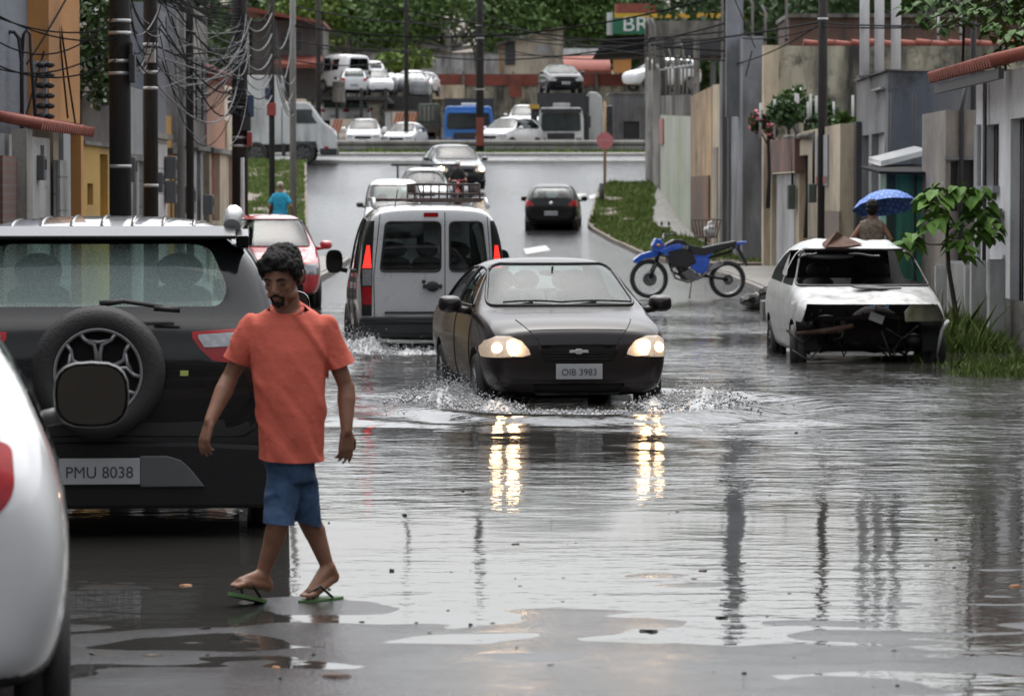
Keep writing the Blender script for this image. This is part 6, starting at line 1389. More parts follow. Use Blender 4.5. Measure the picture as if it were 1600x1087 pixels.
part(b, 'door', wl['sand'], (6.05, 6.1, o[0][0], o[0][1], 0, o[0][3])); w2 = rbox(b, 'dado', pl_('brown dado', (.16, .12, .095), (.13, .10, .08)), 1289, 1311, 0, zz(330, 69), 5.835, .012)
rbox(b, 'dado', pl_('brown dado', (.16, .12, .095), (.13, .10, .08)), 1264, 1288, 0, zz(372, 72), 5.836, .011)
nb_, _, ya, yb = rbox(b, 'notice_board', M('grey notice board', (.24, .25, .26), (.3, .31, .32), scale=3, rough=.5), 1274, 1292, zz(290, 71), zz(210, 71), 5.82, .025); part(nb_, 'red_panel', wl['redm'], (5.812, 5.819, ya + .1, yb - .1, zz(287, 71), zz(275, 71)))
for px, py, s in ((1237, 308, .42), (1270, 302, .3)):
    Y = yl(px, 5.75); t = thing('meter_box', 'grey metal meter box on the cream wall' + (' corner' if px < 1250 else ' beside the notice board'), 'meter box', (5.76, Y, zz(py, Y))); part(t, 'case', wl['tarp'], (-.1, .05, -s / 2, s / 2, -s * .6, s * .6), bevel=.02); MB().tube([(0, 0, s * .6), (0, 0, s * .6 + 1.)], .03, 6).build('conduit', wl['blk'], t)
b = bld('dark_wall', 'dark wet stained wall between the cream wall and the grey house', 'wall'); rbox(b, 'wall', wl['darkc'], 1312.5, 1337, 0, zz(190, 68), 6.1); part(b, 'door', wl['blk'], (6.06, 6.095, yl(1320, 6.1) - 1.4, yl(1320, 6.1) - .6, .1, 2.2))
b = bld('grey_corner_house', 'grey house with white folding gates and a slate blue side wall')
w, o, y0, y1 = rbox(b, 'wall', wl['concrete'], 1337.5, 1385, 0, zz(120, 66), 6.2, ops=[(1346, 1357, 210, 400), (1361, 1381, 210, 400)])
part(b, 'side_wall', wl['slate'], (6.2, 9.5, y0 - .14, y0 - .004, 0, zz(112, 63.6))); part(b, 'parapet', wl['grime'], (6.15, 9.5, y0 - .18, y1, zz(112, 63.6) + .003, zz(109, 63.6)))
for (ya, yb, za, zb) in o: part(b, 'gate', wl['whitem'], (6.32, 6.36, ya, yb, 0, zb))
part(b, 'pipe_stub', wl['white'], (6.12, 6.2, y0 + .3, y0 + 2, zz(142, 65), zz(139, 65))); 
for px in (1350, 1373, 1399):
    w_ = 15; Y = 66.5; t = thing('white_column', 'round white column standing on the grey house roof', 'column', (xx(px, Y), Y, zz(118, Y) - .05), 0, 'white columns over the grey house'); MB().tube([(0, 0, 0), (0, 0, 3.)], .085, 16).build('shaft', wl['housew'], t); part(t, 'base', wl['concrete'], (-.12, .12, -.12, .12, 0, .05))
for px in (1388, 1392, 1425, 1430):
    t = thing('steel_reinforcement_bar', 'thin black reinforcement bar standing against the slate blue wall', 'rebar', (xx(px, 63.2), 63.2, 0), 0, 'bars against the blue wall'); t.name = 'rebar'; MB().tube([(0, 0, 0), (0, 0, zz(145, 63.2))], .015, 5).build('bar', wl['blk'], t); MB().tube([(-.02, 0, 2.2), (.06, 0, 2.2)], .012, 5).build('tie', wl['blk'], t)
# green shed
b = bld('green_shed', 'green sheet metal shed under a black awning', 'shed'); Y = 55.5
part(b, 'wall', wl['greenm'], (xx(1400, Y), xx(1428, Y), Y, Y + .06, .1, zz(272, Y))); part(b, 'wall', wl['greenm'], (xx(1432, Y), xx(1466, Y), Y + .02, Y + .08, .1, zz(272, Y))); part(b, 'frame', wl['dgreen'], (xx(1385, Y), xx(1399, Y), Y - .02, Y + .1, .1, zz(268, Y))); part(b, 'frame', wl['dgreen'], (xx(1466, Y), xx(1475, Y), Y - .1, Y + .1, .1, zz(196, Y))); part(b, 'side_wall', wl['greenm'], (xx(1386, Y), xx(1386, Y) + .05, Y + .1, Y + 1, .1, zz(268, Y)))
part(b, 'frame', wl['blk'], (xx(1428, Y), xx(1432, Y), Y - .03, Y + .09, .1, zz(270, Y))); part(b, 'lock_box', wl['band'], (xx(1435, Y), xx(1441, Y), Y - .03, Y, 1.0, 1.2))
mb = MB(); mb.add([(xx(1374, Y) - .05, Y - .5, zz(272, Y)), (xx(1466, Y), Y - .5, zz(274, Y)), (xx(1466, Y), Y + 2.5, zz(258, Y)), (xx(1374, Y) - .05, Y + 2.5, zz(262, Y))] + [(xx(1374, Y) - .05, Y - .5, zz(268, Y)), (xx(1466, Y), Y - .5, zz(270, Y)), (xx(1466, Y), Y + 2.5, zz(254, Y)), (xx(1374, Y) - .05, Y + 2.5, zz(258, Y))], [(0, 3, 2, 1), (4, 5, 6, 7), (0, 1, 5, 4), (1, 2, 6, 5), (2, 3, 7, 6), (3, 0, 4, 7)]); mb.build('awning', wl['canopyd'], b)
mb = MB(); mb.add([(xx(1392, Y), Y + 1.5, zz(259, Y)), (xx(1468, Y), Y + 1.5, zz(240, Y)), (xx(1468, Y), Y + 3.5, zz(232, Y)), (xx(1392, Y), Y + 3.5, zz(251, Y)), (xx(1392, Y), Y + 1.5, zz(257, Y) + .06), (xx(1468, Y), Y + 1.5, zz(238, Y) + .06), (xx(1468, Y), Y + 3.5, zz(230, Y) + .06), (xx(1392, Y), Y + 3.5, zz(249, Y) + .06)], [(0, 3, 2, 1), (4, 5, 6, 7), (0, 1, 5, 4), (1, 2, 6, 5), (2, 3, 7, 6), (3, 0, 4, 7)]); mb.build('roof', wl['cab_w'], b)
MB().tube([(xx(1455, Y), Y - .2, .1), (xx(1455, Y), Y - .2, zz(205, Y)), (xx(1453, Y), Y - .2, zz(195, Y))], .02, 6).build('conduit', wl['blk'], b)
# beige building
b = bld('beige_house', 'narrow beige rendered house with two dark windows beside the green shed'); Y = 52.5
mb = MB(); mb.holed('Y', Y, Y + .25, xx(1477, Y), xx(1527, Y), 0, zz(172, Y), [(xx(1485, Y), xx(1497, Y), zz(330, Y), zz(252, Y)), (xx(1503, Y), xx(1521, Y), zz(300, Y), zz(246, Y))]); mb.build('wall', wl['beige'], b)
part(b, 'window', wl['blk'], (xx(1484, Y), xx(1498, Y), Y + .14, Y + .18, zz(331, Y), zz(251, Y))); part(b, 'window', wl['blk'], (xx(1502, Y), xx(1522, Y), Y + .14, Y + .18, zz(301, Y), zz(245, Y))); part(b, 'ledge', wl['concrete'], (xx(1476, Y), xx(1527, Y), Y - .06, Y, zz(250, Y), zz(245, Y))); MB().tube([(xx(1501, Y), Y - .05, .1), (xx(1501, Y), Y - .05, zz(172, Y)), (xx(1512, Y), Y - .05, zz(120, Y))], .035, 8).build('drainpipe', wl['blk'], b)
part(b, 'side_wall', wl['beige'], (xx(1477, Y), xx(1477, Y) + .2, Y + .26, Y + 3, 0, zz(172, Y)))
# white house
b = bld('white_house', 'white house with a red tile roof, barred window and dark doorway')
w, o, y0, y1 = rbox(b, 'wall', wl['housew'], 1527, 1640, 0, zz(118, 48), 5.95, ops=[(1538, 1560, 190, 290), (1578, 1600, 186, 492)])
for (ya, yb, za, zb), nm in zip(o, ('window', 'door')):
    d = part(b, nm, wl['blk'], (6.14, 6.18, ya, yb, za, zb)); mb = MB(); n = 6
    for i in range(n): y = ya + (yb - ya) * (i + .5) / n; mb.tube([(6.06, y, za), (6.06, y, zb)], .012, 5)
    mb.build('grille', M('rusty bars', (.05, .03, .025), rough=.7), d)
part(b, 'front_return', wl['housew'], (5.95, 9, y1 + .002, y1 + .2, 0, zz(118, 48))); part(b, 'corner_pilaster', wl['pale'], (5.90, 5.947, y1 - .35, y1, 0, zz(195, 49))); part(b, 'window_sill', wl['pale'], (5.86, 5.95, o[0][0] - .1, o[0][1] + .1, o[0][2] - .08, o[0][2]))
part(b, 'plinth', wl['grime'], (5.925, 5.948, y0, y1 - .36, 0, .55)); part(b, 'counter', wl['concrete'], (5.7, 5.92, yl(1563, 5.9), yl(1545, 5.9), zz(340, 48), zz(325, 48)))
for yy in (47.95, 48.05): MB().tube([(5.90, yy, .1), (5.90, yy, zz(120, 48))], .022, 6).build('conduit', wl['blk'], b)
mb = MB(); n = 26
for i in range(n): y = 43.6 + i * .25; mb.tube([(5.4, y, 3.30), (6.3, y, 3.52), (9., y, 4.3)], .075, 8)
mb.build('roof', wl['tile'], b); part(b, 'fascia', wl['blk'], (5.5, 5.56, 43.5, 50.1, 3.10, 3.22))
# white concrete posts
for i, (px, Y, h, wd) in enumerate(((1470, 49.2, .62, 17), (1494, 50, .66, 26), (1519, 49.3, .62, 22), (1529, 47, .72, 24), (1557, 45.6, .76, 25), (1579, 46.4, .80, 25))):
    nmx = ('thinnest whitewashed post at the shed end of the row', 'whitewashed post directly behind the young tree trunk', 'whitewashed post just beyond the young tree', 'wide whitewashed post third from the house door end', 'stained whitewashed post second from the house door end', 'tallest whitewashed post at the house door end')[i]
    t = thing('concrete_post', nmx, 'post', (xx(px, Y), Y, .1), rnd.uniform(-.1, .1), 'whitewashed posts on the verge'); r_ = wd * Y / FPX / 2; mb = MB(); mb.box(-r_, r_, -r_, r_, -.1, h + .15); mb.build('shaft', wl['white'], t, bevel=.015); part(t, 'cap', wl['pale'], (-r_ * .9, r_ * .9, -r_ * .9, r_ * .9, h + .15, h + .165))
# old wall behind, brick wall, plants with thin posts
b = bld('old_wall', 'long lichened boundary wall capped with red tiles behind the cream wall', 'wall'); part(b, 'wall', wl['oldwall'], (xx(1216, 86), 16, 86, 86.3, 0, zz(72, 86))); part(b, 'pillar', wl['cream'], (xx(1192, 85.8), xx(1215, 85.8), 85.6, 86.2, 0, zz(72, 86)))
mb = MB()
for i in range(30): x = xx(1255, 86) + i * .36; z_ = zz(69, 86) + .02 * math.sin(i * 2.1); mb.tube([(x, 86.1, z_ + .02), (x + .34, 86.1, z_)], [.09, .075], 8)
mb.build('tile_cap', wl['tile'], b)
b = bld('brick_building', 'dark brown brick building standing above the lichened wall', 'building'); part(b, 'wall', wl['brick'], (xx(1232, 125), 22, 125, 130, 0, zz(28, 125))); part(b, 'parapet', wl['grime'], (xx(1228, 125), 22.1, 124.8, 130, zz(28, 125), zz(22, 125)))
for px in (1210, 1188, 1243, 1246, 1262, 1266, 1275, 1281, 1302, 1332, 1465, 1500, 1397):
    Y = 78 if px < 1340 else 92; t0 = 145 if px < 1340 else 5; t1 = 208 if px < 1340 else 70
    t = thing('fence_post', 'thin white fence post ' + ('among the shrubs on the cream wall' if px < 1340 else 'above the lichened wall'), 'fence post', (xx(px, Y), Y, zz(t1, Y) - .1), 0, 'thin fence posts ' + ('on the cream wall' if px < 1340 else 'above the lichened wall')); MB().tube([(0, 0, 0), (0, 0, zz(t0 + (px * 7 % 20), Y) - t.location.z)], .03, 6).build('post', wl['white'], t); MB().ball((0, -.04, .35), (.05, .03, .04)).build('insulator', mt['trim'], t)
leaftree('flowering_shrub', 'shrub with pink blossom climbing over the garage gate', (xx(1205, 79), 80, 1.6), .05, (0, 0, 1.6, .55), 900, .12, lf1, 11, 6, (pf, 260, .10), (.7, .6, .8)); leaftree('shrub', 'dark shrub growing up against the lichened wall', (xx(1265, 77), 78, 1.0), .05, (0, 0, 2.3, .75), 2200, .12, lf1, 12, 8, None, (1.1, .6, .8)); leaftree('shrub', 'spindly green shrub between the leaning pole and the white column', (xx(1325, 75), 76, 1.2), .05, (0, 0, 1.9, .5), 1000, .12, lf2, 13, 6, None, (.7, .6, .9))
leaftree('shrub', 'loose twiggy shrub with pale flowers beside the leaning pole', (xx(1232, 82), 82, 1.4), .05, (0, 0, 2.3, .6), 900, .12, lf2, 14, 7, (wf, 40, .12), (.8, .6, .9))
# trash basket with a bag
Y = 84; t = thing('litter_basket', 'wire litter basket on a pole behind the motorcycle', 'litter bin', (xx(1103, Y), Y, gz(Y) + .1)); s_ = FPX / Y; zb = zz(370, Y) - t.location.z; zt = zz(343, Y) - t.location.z
MB().tube([(0, 0, -.1), (0, 0, zb)], .025, 8).build('post', wl['blk'], t); mb = MB(); a, c = 17 / s_, 23 / s_
for k in range(9): u = -1 + k / 4; mb.tube([(u * a, -.16, zb), (u * c, -.2, zt)], .007, 4); mb.tube([(u * a, .16, zb), (u * c, .2, zt)], .007, 4)
for z_, q_, yy in ((zb, a, .16), (zt, c, .2)): mb.tube([(-q_, -yy, z_), (q_, -yy, z_), (q_, yy, z_), (-q_, yy, z_), (-q_, -yy, z_)], .012, 5)
mb.box(-a, a, -.16, .16, zb - .02, zb); mb.build('basket', M('rusty wire', (.08, .05, .035), rough=.7), t)
q = MB(); q.ball((0, 0, 0), (.14, .13, .17)); q.ball((.02, 0, .16), (.06, .06, .08)); me = organic(q, .02, 2, lambda p, n: n * .03 * noise.noise(p * 12)); o = link('rubbish_bag', me, None, [M('white bin bag', (.5, .5, .5), (.38, .37, .36), scale=8, rough=.4)]); o.location = (xx(1109, Y), Y, zz(362, Y)); tag(o, 'knotted white rubbish bag lying in the wire basket', 'rubbish bag')
# rubble pile
rm = [M('rubble grey', (.16, .155, .15), (.10, .1, .095), scale=6, rough=.8), M('rubble dark', (.05, .045, .04), (.03, .028, .025), rough=.8), M('rubble pale', (.40, .38, .35), (.3, .28, .26), rough=.8), M('rubble brick', (.20, .09, .06), rough=.8)]
for i in range(46):
    u = rnd.random(); v = rnd.random() * (.25 + .75 * u); px = 1160 + u * 60; py = 464 - v * 42 * u; Y = 60 + rnd.uniform(-1, 1.5); s = rnd.uniform(.05, .15)
    mb = MB(); n = 6; P = [(s * rnd.uniform(.6, 1) * math.cos(2 * PI * j / n), s * .7 * math.sin(2 * PI * j / n)) for j in range(n)]; h = s * rnd.uniform(.3, .8); mb.add([(x, y, 0) for x, y in P] + [(x * .75, y * .75, h) for x, y in P], [list(range(n))[::-1], list(range(n, 2 * n))] + [(j, (j + 1) % n, n + (j + 1) % n, n + j) for j in range(n)])
    o = mb.build('rubble_chunk', rm[rnd.choice((0, 0, 1, 1, 2, 3))]); o.location = (xx(px, Y), Y, max(.1, zz(py, Y) - h)); o.rotation_euler = (rnd.uniform(-.5, .5), rnd.uniform(-.5, .5), rnd.uniform(0, 3)); tag(o, 'broken piece of rubble in the heap behind the wrecked car', 'rubble', 'rubble heap behind the wreck')
o = part(None, 'rubble_mound', rm[1], (xx(1168, 60.6), xx(1225, 60.6), 60, 62, .0, .2), bevel=.08); tag(o, 'low mound of wet debris under the broken rubble', 'mound')
o = part(None, 'kerb_stone', rm[0], (xx(1192, 56), xx(1216, 56), 56, 56.6, -.05, .24), bevel=.02); tag(o, 'loose concrete kerb block beside the wrecked car door', 'concrete block')
# ================================================================= beyond the highway
def pb(root, name, m, p0, p1, t0, t1, Y, d=.4, bevel=0., dy=0.): return part(root, name, m, (xx(p0, Y), xx(p1, Y), Y + dy, Y + dy + d, zz(t1, Y), zz(t0, Y)), bevel=bevel)
# crash barrier
t = thing('crash_barrier', 'long grey steel crash barrier along the highway', 'barrier', (0, 165, 0)); z0 = zz(237, 165) ; z1 = zz(219, 165); h = z1 - z0
mb = MB(); P = [(0, z0), (-.06, z0 + h * .15), (-.06, z0 + h * .35), (0, z0 + h * .5), (-.06, z0 + h * .65), (-.06, z0 + h * .85), (0, z1), (.02, z1), (.02, z0)]
mb.prism(P, xx(500, 165), xx(1012, 165) + 4, 'X'); mb.build('rail', M('galvanised rail', (.24, .23, .21), (.17, .165, .15), scale=.7, rough=.5, metal=.2, streak=(GR, .6)), t)
for px in range(518, 1040, 27): part(t, 'post', wl['box'], (xx(px, 165), xx(px + 2.5, 165), .03, .15, gz(165) - .1, z1))
# box truck on the highway
Y = 152; g0 = gz(Y); t = thing('box_truck', 'white box truck with a snub cab waiting beside the grass bank', 'truck', (0, Y, 0)); s_ = FPX / Y
def tb(n, m, p0, p1, t0, t1, y0, y1, bevel=.03, par=None): return part(par or t, n, m, (xx(p0, Y), xx(p1, Y), y0, y1, zz(t1, Y), zz(t0, Y)), bevel=bevel)
tb('cargo_box', wl['cab_w'], 384, 440, 118, 226, .1, 2.4); tb('chassis', wl['blk'], 386, 520, 226, 238, .3, 2.2)
cp = [(441, 226), (441, 165), (447, 160), (478, 160), (484, 163), (503, 190), (520, 202), (524, 210), (524, 232), (512, 238), (497, 238), (494, 226)]
mb = MB(); mb.prism([(xx(a, Y), zz(b_, Y)) for a, b_ in cp], .1, 2.2, 'Y'); cb = mb.build('cab', wl['cab_w'], t, bevel=.04)
tb('side_window', wl['dglass'], 463, 488, 171, 193, .08, .11, .01, cb); mb = MB(); mb.prism([(xx(a, Y), zz(b_, Y)) for a, b_ in ((464, 171), (481, 171), (496, 193), (464, 193))], .085, .12, 'Y'); mb.build('door_window', wl['dglass'], cb)
tb('bumper', wl['blk'], 500, 526, 232, 242, .05, 2.25); tb('indicator', mt['red_lens'], 507, 513, 229, 233, .07, .12, .005, cb); tb('mud_flap', wl['blk'], 440, 446, 224, 244, .1, .3, .01)
for px in (400, 474):
    for yy in (.12, 2.0): o = wheel(t, (xx(px, Y), yy, g0 + .44), .46, .26, -1 if yy < 1 else 1, 'steel'); o.rotation_euler = (0, 0, PI / 2)
tb('wheel_arch', wl['blk'], 455, 494, 221, 232, .06, .3)
# blue truck
def truck(label, px0, px1, ptop, pbot, Y, paintm, wst, wsb, rz=0., extra=None):
    w = xx(px1, Y) - xx(px0, Y); zt, zb = zz(ptop, Y), zz(pbot, Y); xc = (xx(px1, Y) + xx(px0, Y)) / 2; t = thing('truck', label, 'truck', (xc, Y, 0), rz); hw = w / 2
    mb = MB(); rows = []; H = zt - zb
    P = [(-hw * .96, 0), (hw * .96, 0), (hw, .06), (hw, .62), (hw * .93, .93), (hw * .85, 1.), (-hw * .85, 1.), (-hw * .93, .93), (-hw, .62), (-hw, .06)]
    mb.prism([(x, zb + v * H) for x, v in P], 0, 2.1, 'Y'); c = mb.build('cab', paintm, t, bevel=.06)
    a, b_ = zz(wst, Y), zz(wsb, Y); mb = MB(); mb.prism(rounded([(-hw * .88, b_), (hw * .88, b_), (hw * .84, a), (-hw * .84, a)], .12), -.03, .02, 'Y'); ws = mb.build('windscreen', wl['dglass'], c)
    part(c, 'grille', mt['trim'], (-hw * .6, hw * .6, -.03, .02, zb + H * .08, zb + H * .26), bevel=.02)
    for s in (-1, 1):
        part(c, 'headlight', mt['clear_lens'], (min(s * hw * .92, s * hw * .66), max(s * hw * .92, s * hw * .66), -.04, .02, zb + H * .03, zb + H * .13), bevel=.02)
        m_ = MB(); m_.tube([(s * hw, .1, a), (s * (hw + .22), -.05, a - .05)], .02, 5); m_.obox((s * (hw + .24), -.05, a - .4), (.16, .08, .55)); m_.build('mirror', mt['trim'], t)
        for yy in (.7, 3.6): wheel(t, (s * (hw - .15), yy, max(gz(Y) + .5, zb - .1)), .5, .28, s, 'steel')
    part(t, 'wiper', mt['dark'], (-hw * .5, hw * .1, -.06, -.03, b_ + .04, b_ + .07))
    part(t, 'bumper', mt['trim'] if paintm is wl['cab_w'] else paintm, (-hw, hw, -.08, .1, zb - .35, zb - .01), bevel=.04); part(t, 'chassis', wl['blk'], (-hw * .8, hw * .8, 2.1, 7, zb - .3, zb + .2)); return t, hw, zb, zt
t, hw, zb, zt = truck('blue truck cab facing the road under a dark cargo frame', 693, 771, 166, 222, 178, wl['cab_b'], 178, 202); pr = part(t, 'sun_visor', wl['cab_b'], (-hw * .8, hw * .8, -.16, .0, zz(177, 178), zz(174, 178)), bevel=.02); part(t, 'cargo_frame', wl['blk'], (-hw, hw * 1.02, 2.3, 7, zb, zz(152, 178))); part(t, 'air_deflector', wl['cab_w'], (-hw * .3, hw * .5, .2, 1.2, zt + .005, zz(161, 178)), bevel=.04)
t, hw, zb, zt = truck('white truck cab with a huge dark windscreen carrying a black car above it', 841, 912, 168, 222, 176, wl['cab_w'], 177, 205); part(t, 'roof_visor', wl['blk'], (-hw * .9, hw * .9, -.2, .1, zz(176, 176), zz(170, 176)), bevel=.03); part(t, 'loading_frame', wl['blk'], (-hw * 1.05, hw * 1.12, .4, 6, zt - .3, zz(145, 176))); part(t, 'side_frame', wl['blk'], (-hw * 1.32, -hw * 1.04, .5, 2.5, zb, zz(168, 176))); part(t, 'yellow_arm', M('yellow arm', (.45, .28, .04), rough=.5), (-hw * 1.4, -hw * .95, .3, .5, zz(170, 176), zz(163, 176))); part(t, 'roof_light', wl['white'], (-hw * .35, hw * .4, .1, .5, zt + .01, zz(161, 176)), bevel=.03); part(t, 'side_frame', wl['blk'], (hw * 1.05, hw * 1.25, .5, 2.5, zb, zz(150, 176)))
t = thing('truck', 'white truck seen half hidden beside the stacked black car', 'truck', (xx(932, 179), 179, 0)); mb = MB(); mb.prism([(.0 + a, zz(b_, 179)) for a, b_ in ((-.45, 218), (-.5, 150), (-.35, 144), (.0, 144), (.25, 152), (.35, 190), (.3, 218))], 0, 2.5, 'Y'); mb.build('cab', wl['cab_w'], t, bevel=.05); part(t, 'windscreen', wl['dglass'], (.30, .75, .3, 2.3, zz(215, 179), zz(165, 179)), bevel=.03)
t, hw, zb, zt = truck('grey green truck with a slatted upright body', 652, 688, 162, 222, 182, wl['tarp'], 196, 214); part(t, 'headboard', wl['tarp'], (-hw * .9, hw * .9, -.05, .0, zz(190, 182), zz(164, 182)))
for k in range(5): part(t, 'slat', wl['grime'], (-hw * .8 + k * hw * .36, -hw * .8 + k * hw * .36 + .08, -.08, -.05, zz(189, 182), zz(166, 182)))
# car transporter with two decks
t = thing('car_transporter', 'dark two deck car transporter loaded with white cars', 'truck', (0, 184, 0)); Y = 184
for py in (151, 197): part(t, 'deck', wl['blk'], (xx(478, Y), xx(606, Y), 0, 12, zz(py + 5, Y), zz(py, Y)))
for px in (486, 524, 562, 600): part(t, 'upright', wl['blk'], (xx(px, Y), xx(px + 5, Y), .1, .3, gz(Y), zz(151, Y) + .4))
part(t, 'ramp', wl['grime'], (xx(520, Y), xx(540, Y), -.3, -.1, zz(160, Y), zz(128, Y)))
hd = dict(level=1, interior=False, detail=False, group='white cars loaded on the transporter')
wc = std_car('hatchback_car', 'white hatchback on the upper deck showing its rear window', 'hatch', mt['white_paint'], (xx(548, 185), 186.5, zz(150, 185)), .12, 'B', k=(.8, .8, .92), **hd)
def cp_(src, loc, rz, label, group='white cars loaded on the transporter', sc=1.):
    c = copy_tree(src); c.location = loc; c.rotation_euler = (0, 0, rz); c['label'] = label; c['group'] = group; c.scale = (sc,) * 3; return c
vn = std_car('van', 'tall white van at the near end of the upper deck row', 'van', mt['white_paint'], (xx(537, 190), 191, zz(143, 190)), .5, 'B', k=(.8, .8, .98), pl=False, gl=mt['tint'], cat='van', **hd)
for i, (px, Y_, n) in enumerate(((524, 194, 'second'), (514, 197, 'third'), (507, 200, 'fourth'))): cp_(vn, (xx(px, Y_), Y_, zz(142, Y_)), .5, n + ' white van in the slanted row on the upper deck')
cp_(wc, (xx(516, 187), 187.5, zz(199, 187)), .15, 'white car on the lower deck beside the ramp'); cp_(wc, (xx(588, 189), 190, zz(150, 189)), PI + .2, 'white car facing forward at the end of the upper deck'); cp_(wc, (xx(640, 198), 199, zz(150, 198)), .3, 'white car behind the wrapped loads'); cp_(wc, (xx(662, 200), 201, zz(150, 200)), PI - .2, 'white car facing forward behind the tarpaulin', sc=.95); cp_(wc, (xx(556, 188), 188.5, zz(199, 188)), .1, 'white car on the lower deck of the transporter'); cp_(wc, (xx(584, 200), 200, zz(136, 200)), 0, 'white car standing behind the transporter near the trees')
fc = std_car('hatchback_car', 'white car parked just behind the crash barrier below the transporter', 'hatch', mt['white_paint'], (xx(571, 172), 171, zz(237, 172)), PI, 'F', k=(.98, 1, 1), group='cars parked behind the crash barrier', level=1, interior=False, detail=False)
cp_(fc, (xx(634, 173), 172, zz(237, 173)), PI - .2, 'white car parked behind the crash barrier under the hazard boards', 'cars parked behind the crash barrier', .9); 
sv = std_car('hatchback_car', 'silver car parked between the blue truck and the white cab', 'hatch', mt['silver'], (xx(796, 174), 174, zz(238, 174)), PI - .5, 'F', k=(1, 1, 1.1), group='cars parked behind the crash barrier', level=1, interior=False, detail=False)
cp_(sv, (xx(820, 184), 184, zz(216, 184)), PI, 'silver car parked higher up behind the white cab', 'cars parked behind the crash barrier', 1.)
bk = std_car('sedan_car', 'black car riding on top of the white truck cab', 'sedan', mt['black_paint'], (xx(876, 178.5), 179, zz(147, 178)), PI + .12, 'F', k=(1.05, 1, 1.02), level=1, interior=False, detail=False, gl=mt['wet_glass'])
for px in (602, 612, 622, 634, 646, 655):
    t = thing('wrapped_bundle', 'white wrapped load stacked beside the transporter', 'wrapped load', (xx(px, 196), 196 + (px % 3), zz(140, 196)), 0, 'white wrapped loads'); q = MB(); q.ball((0, 0, .35), (.38, .8, .5)); me = organic(q, .09, 1, lambda p, n: n * .06 * noise.noise(p * 3)); link('wrapping', me, t, [wl['cab_w']]); part(t, 'strap', wl['blk'], (-.4, .4, -.05, .05, .1, .16))
t = thing('trailer', 'dark low trailer under the white wrapped loads', 'trailer', (0, 194, 0)); pb(t, 'bed', wl['blk'], 598, 672, 150, 172, 0 + 194, 4, dy=-194); pb(t, 'tarpaulin', wl['pale'], 640, 672, 126, 149, 195, 3, .2, dy=-194)
# hazard boards
def board(label, p0, p1, t0, t1, Y, slope=1):
    t = thing('hazard_board', label, 'hazard board', (0, Y, 0)); pb(t, 'board', wl['hazardw'], p0, p1, t0, t1, Y, .05, dy=-Y)
    L_ = (p1 - p0); 
    for side in (0, 1):
        for k in range(3):
            a = p0 + 1 + k * 5 if side == 0 else p1 - 16 + k * 5; mb = MB(); mb.prism([(xx(u, Y), zz(v, Y)) for u, v in ((a, t1 - 1), (a + 3, t1 - 1), (a + 9, t0 + 1), (a + 6, t0 + 1))], -.02 - .001 * k, -.004, 'Y'); mb.build('stripe', wl['orange_s'], t)
    for px in (p0 + 4, p1 - 6): pb(t, 'leg', wl['blk'], px, px + 2, t1, t1 + 14, Y, .05, dy=-Y + .06)
board('hazard board with orange corner stripes below the transporter deck', 516, 586, 186, 208, 179); board('hazard board with orange stripes beside the grey green truck', 613, 650, 175, 198, 180)
t = thing('white_pillar', 'white square pillar behind the crash barrier', 'pillar', (0, 176, 0)); pb(t, 'shaft', wl['white'], 602, 611, 177, 236, 176, .3, dy=-176); pb(t, 'cap', wl['pale'], 601, 612, 175, 177, 176, .34, dy=-176.02)
# grey shed, walls and houses
b = bld('grey_shed', 'plain grey shed with a dark hatch beside the stop sign', 'shed'); Y = 183; mb = MB(); mb.holed('Y', Y, Y + .3, xx(953, Y), xx(1012, Y) + 2, gz(Y), zz(147, Y), [(xx(974, Y), xx(999, Y), zz(217, Y), zz(190, Y))]); mb.build('wall', wl['concrete'], b); pb(b, 'hatch', wl['blk'], 973, 1000, 189, 218, Y + .2); pb(b, 'roof', wl['grime'], 951, 1016, 144, 147, Y - .1, 4)
b = bld('parked_suv', 'x', 'car'); bpy.data.objects.remove(b)
c = std_car('off_road_car', 'white car with dark windows parked above the grey shed roof', 'suv', mt['white_paint'], (xx(1035, 186), 187, zz(143, 187)), PI / 2 + .5, 'B', k=(1, .9, 1), level=1, interior=False, detail=False, gl=mt['tint'])
b = bld('rusty_wall', 'long rusty red hoarding across the back of the lorry yard', 'wall'); pb(b, 'wall', wl['rust'], 560, 1006, 116, 134, 205, .3); pb(b, 'lower_wall', wl['oldwall'], 560, 1010, 134.2, 222, 205.1, .3)
for px in (610, 668, 722, 800, 862, 930): pb(b, 'post', wl['grime'], px, px + 4, 112, 200, 204.8, .15)
for p0, p1, t0, t1 in ((676, 726, 133, 155), (796, 815, 117, 152)): pb(b, 'patch', wl['cream'] if p0 < 700 else wl['rust'], p0, p1, t0, t1, 204.6, .1)
b = bld('long_white_wall', 'long off-white wall below the wood', 'wall'); pb(b, 'wall', pl_('weathered off-white wall', (.42, .42, .42), (.30, .30, .30), (GR, 1.), (GR, .5, .6)), 560, 800, 84, 116, 235, .3); pb(b, 'coping', wl['grime'], 558, 802, 82, 84, 234.9, .5)
for px in (648, 672, 700, 738, 765): pb(b, 'post', wl['pale'], px, px + 2, 84, 114, 234.7, .1)
b = bld('cream_house', 'cream gabled house with one tall dark window above the hoarding'); Y = 225
mb = MB(); mb.prism([(xx(u, Y), zz(v, Y)) for u, v in ((783, 117), (880, 117), (880, 44), (805, 62), (783, 68))], Y, Y + 6, 'Y'); mb.build('wall', pl_('dirty cream wall', (.42, .38, .30), (.34, .31, .25), (GR, .5)), b)
pb(b, 'window', wl['blk'], 790, 805, 66, 102, Y - .06, .05); pb(b, 'orange_pilaster', wl['sand'], 779, 787, 70, 113, Y - .1, .08); pb(b, 'window', wl['pale'], 838, 860, 72, 84, Y - .05, .04)
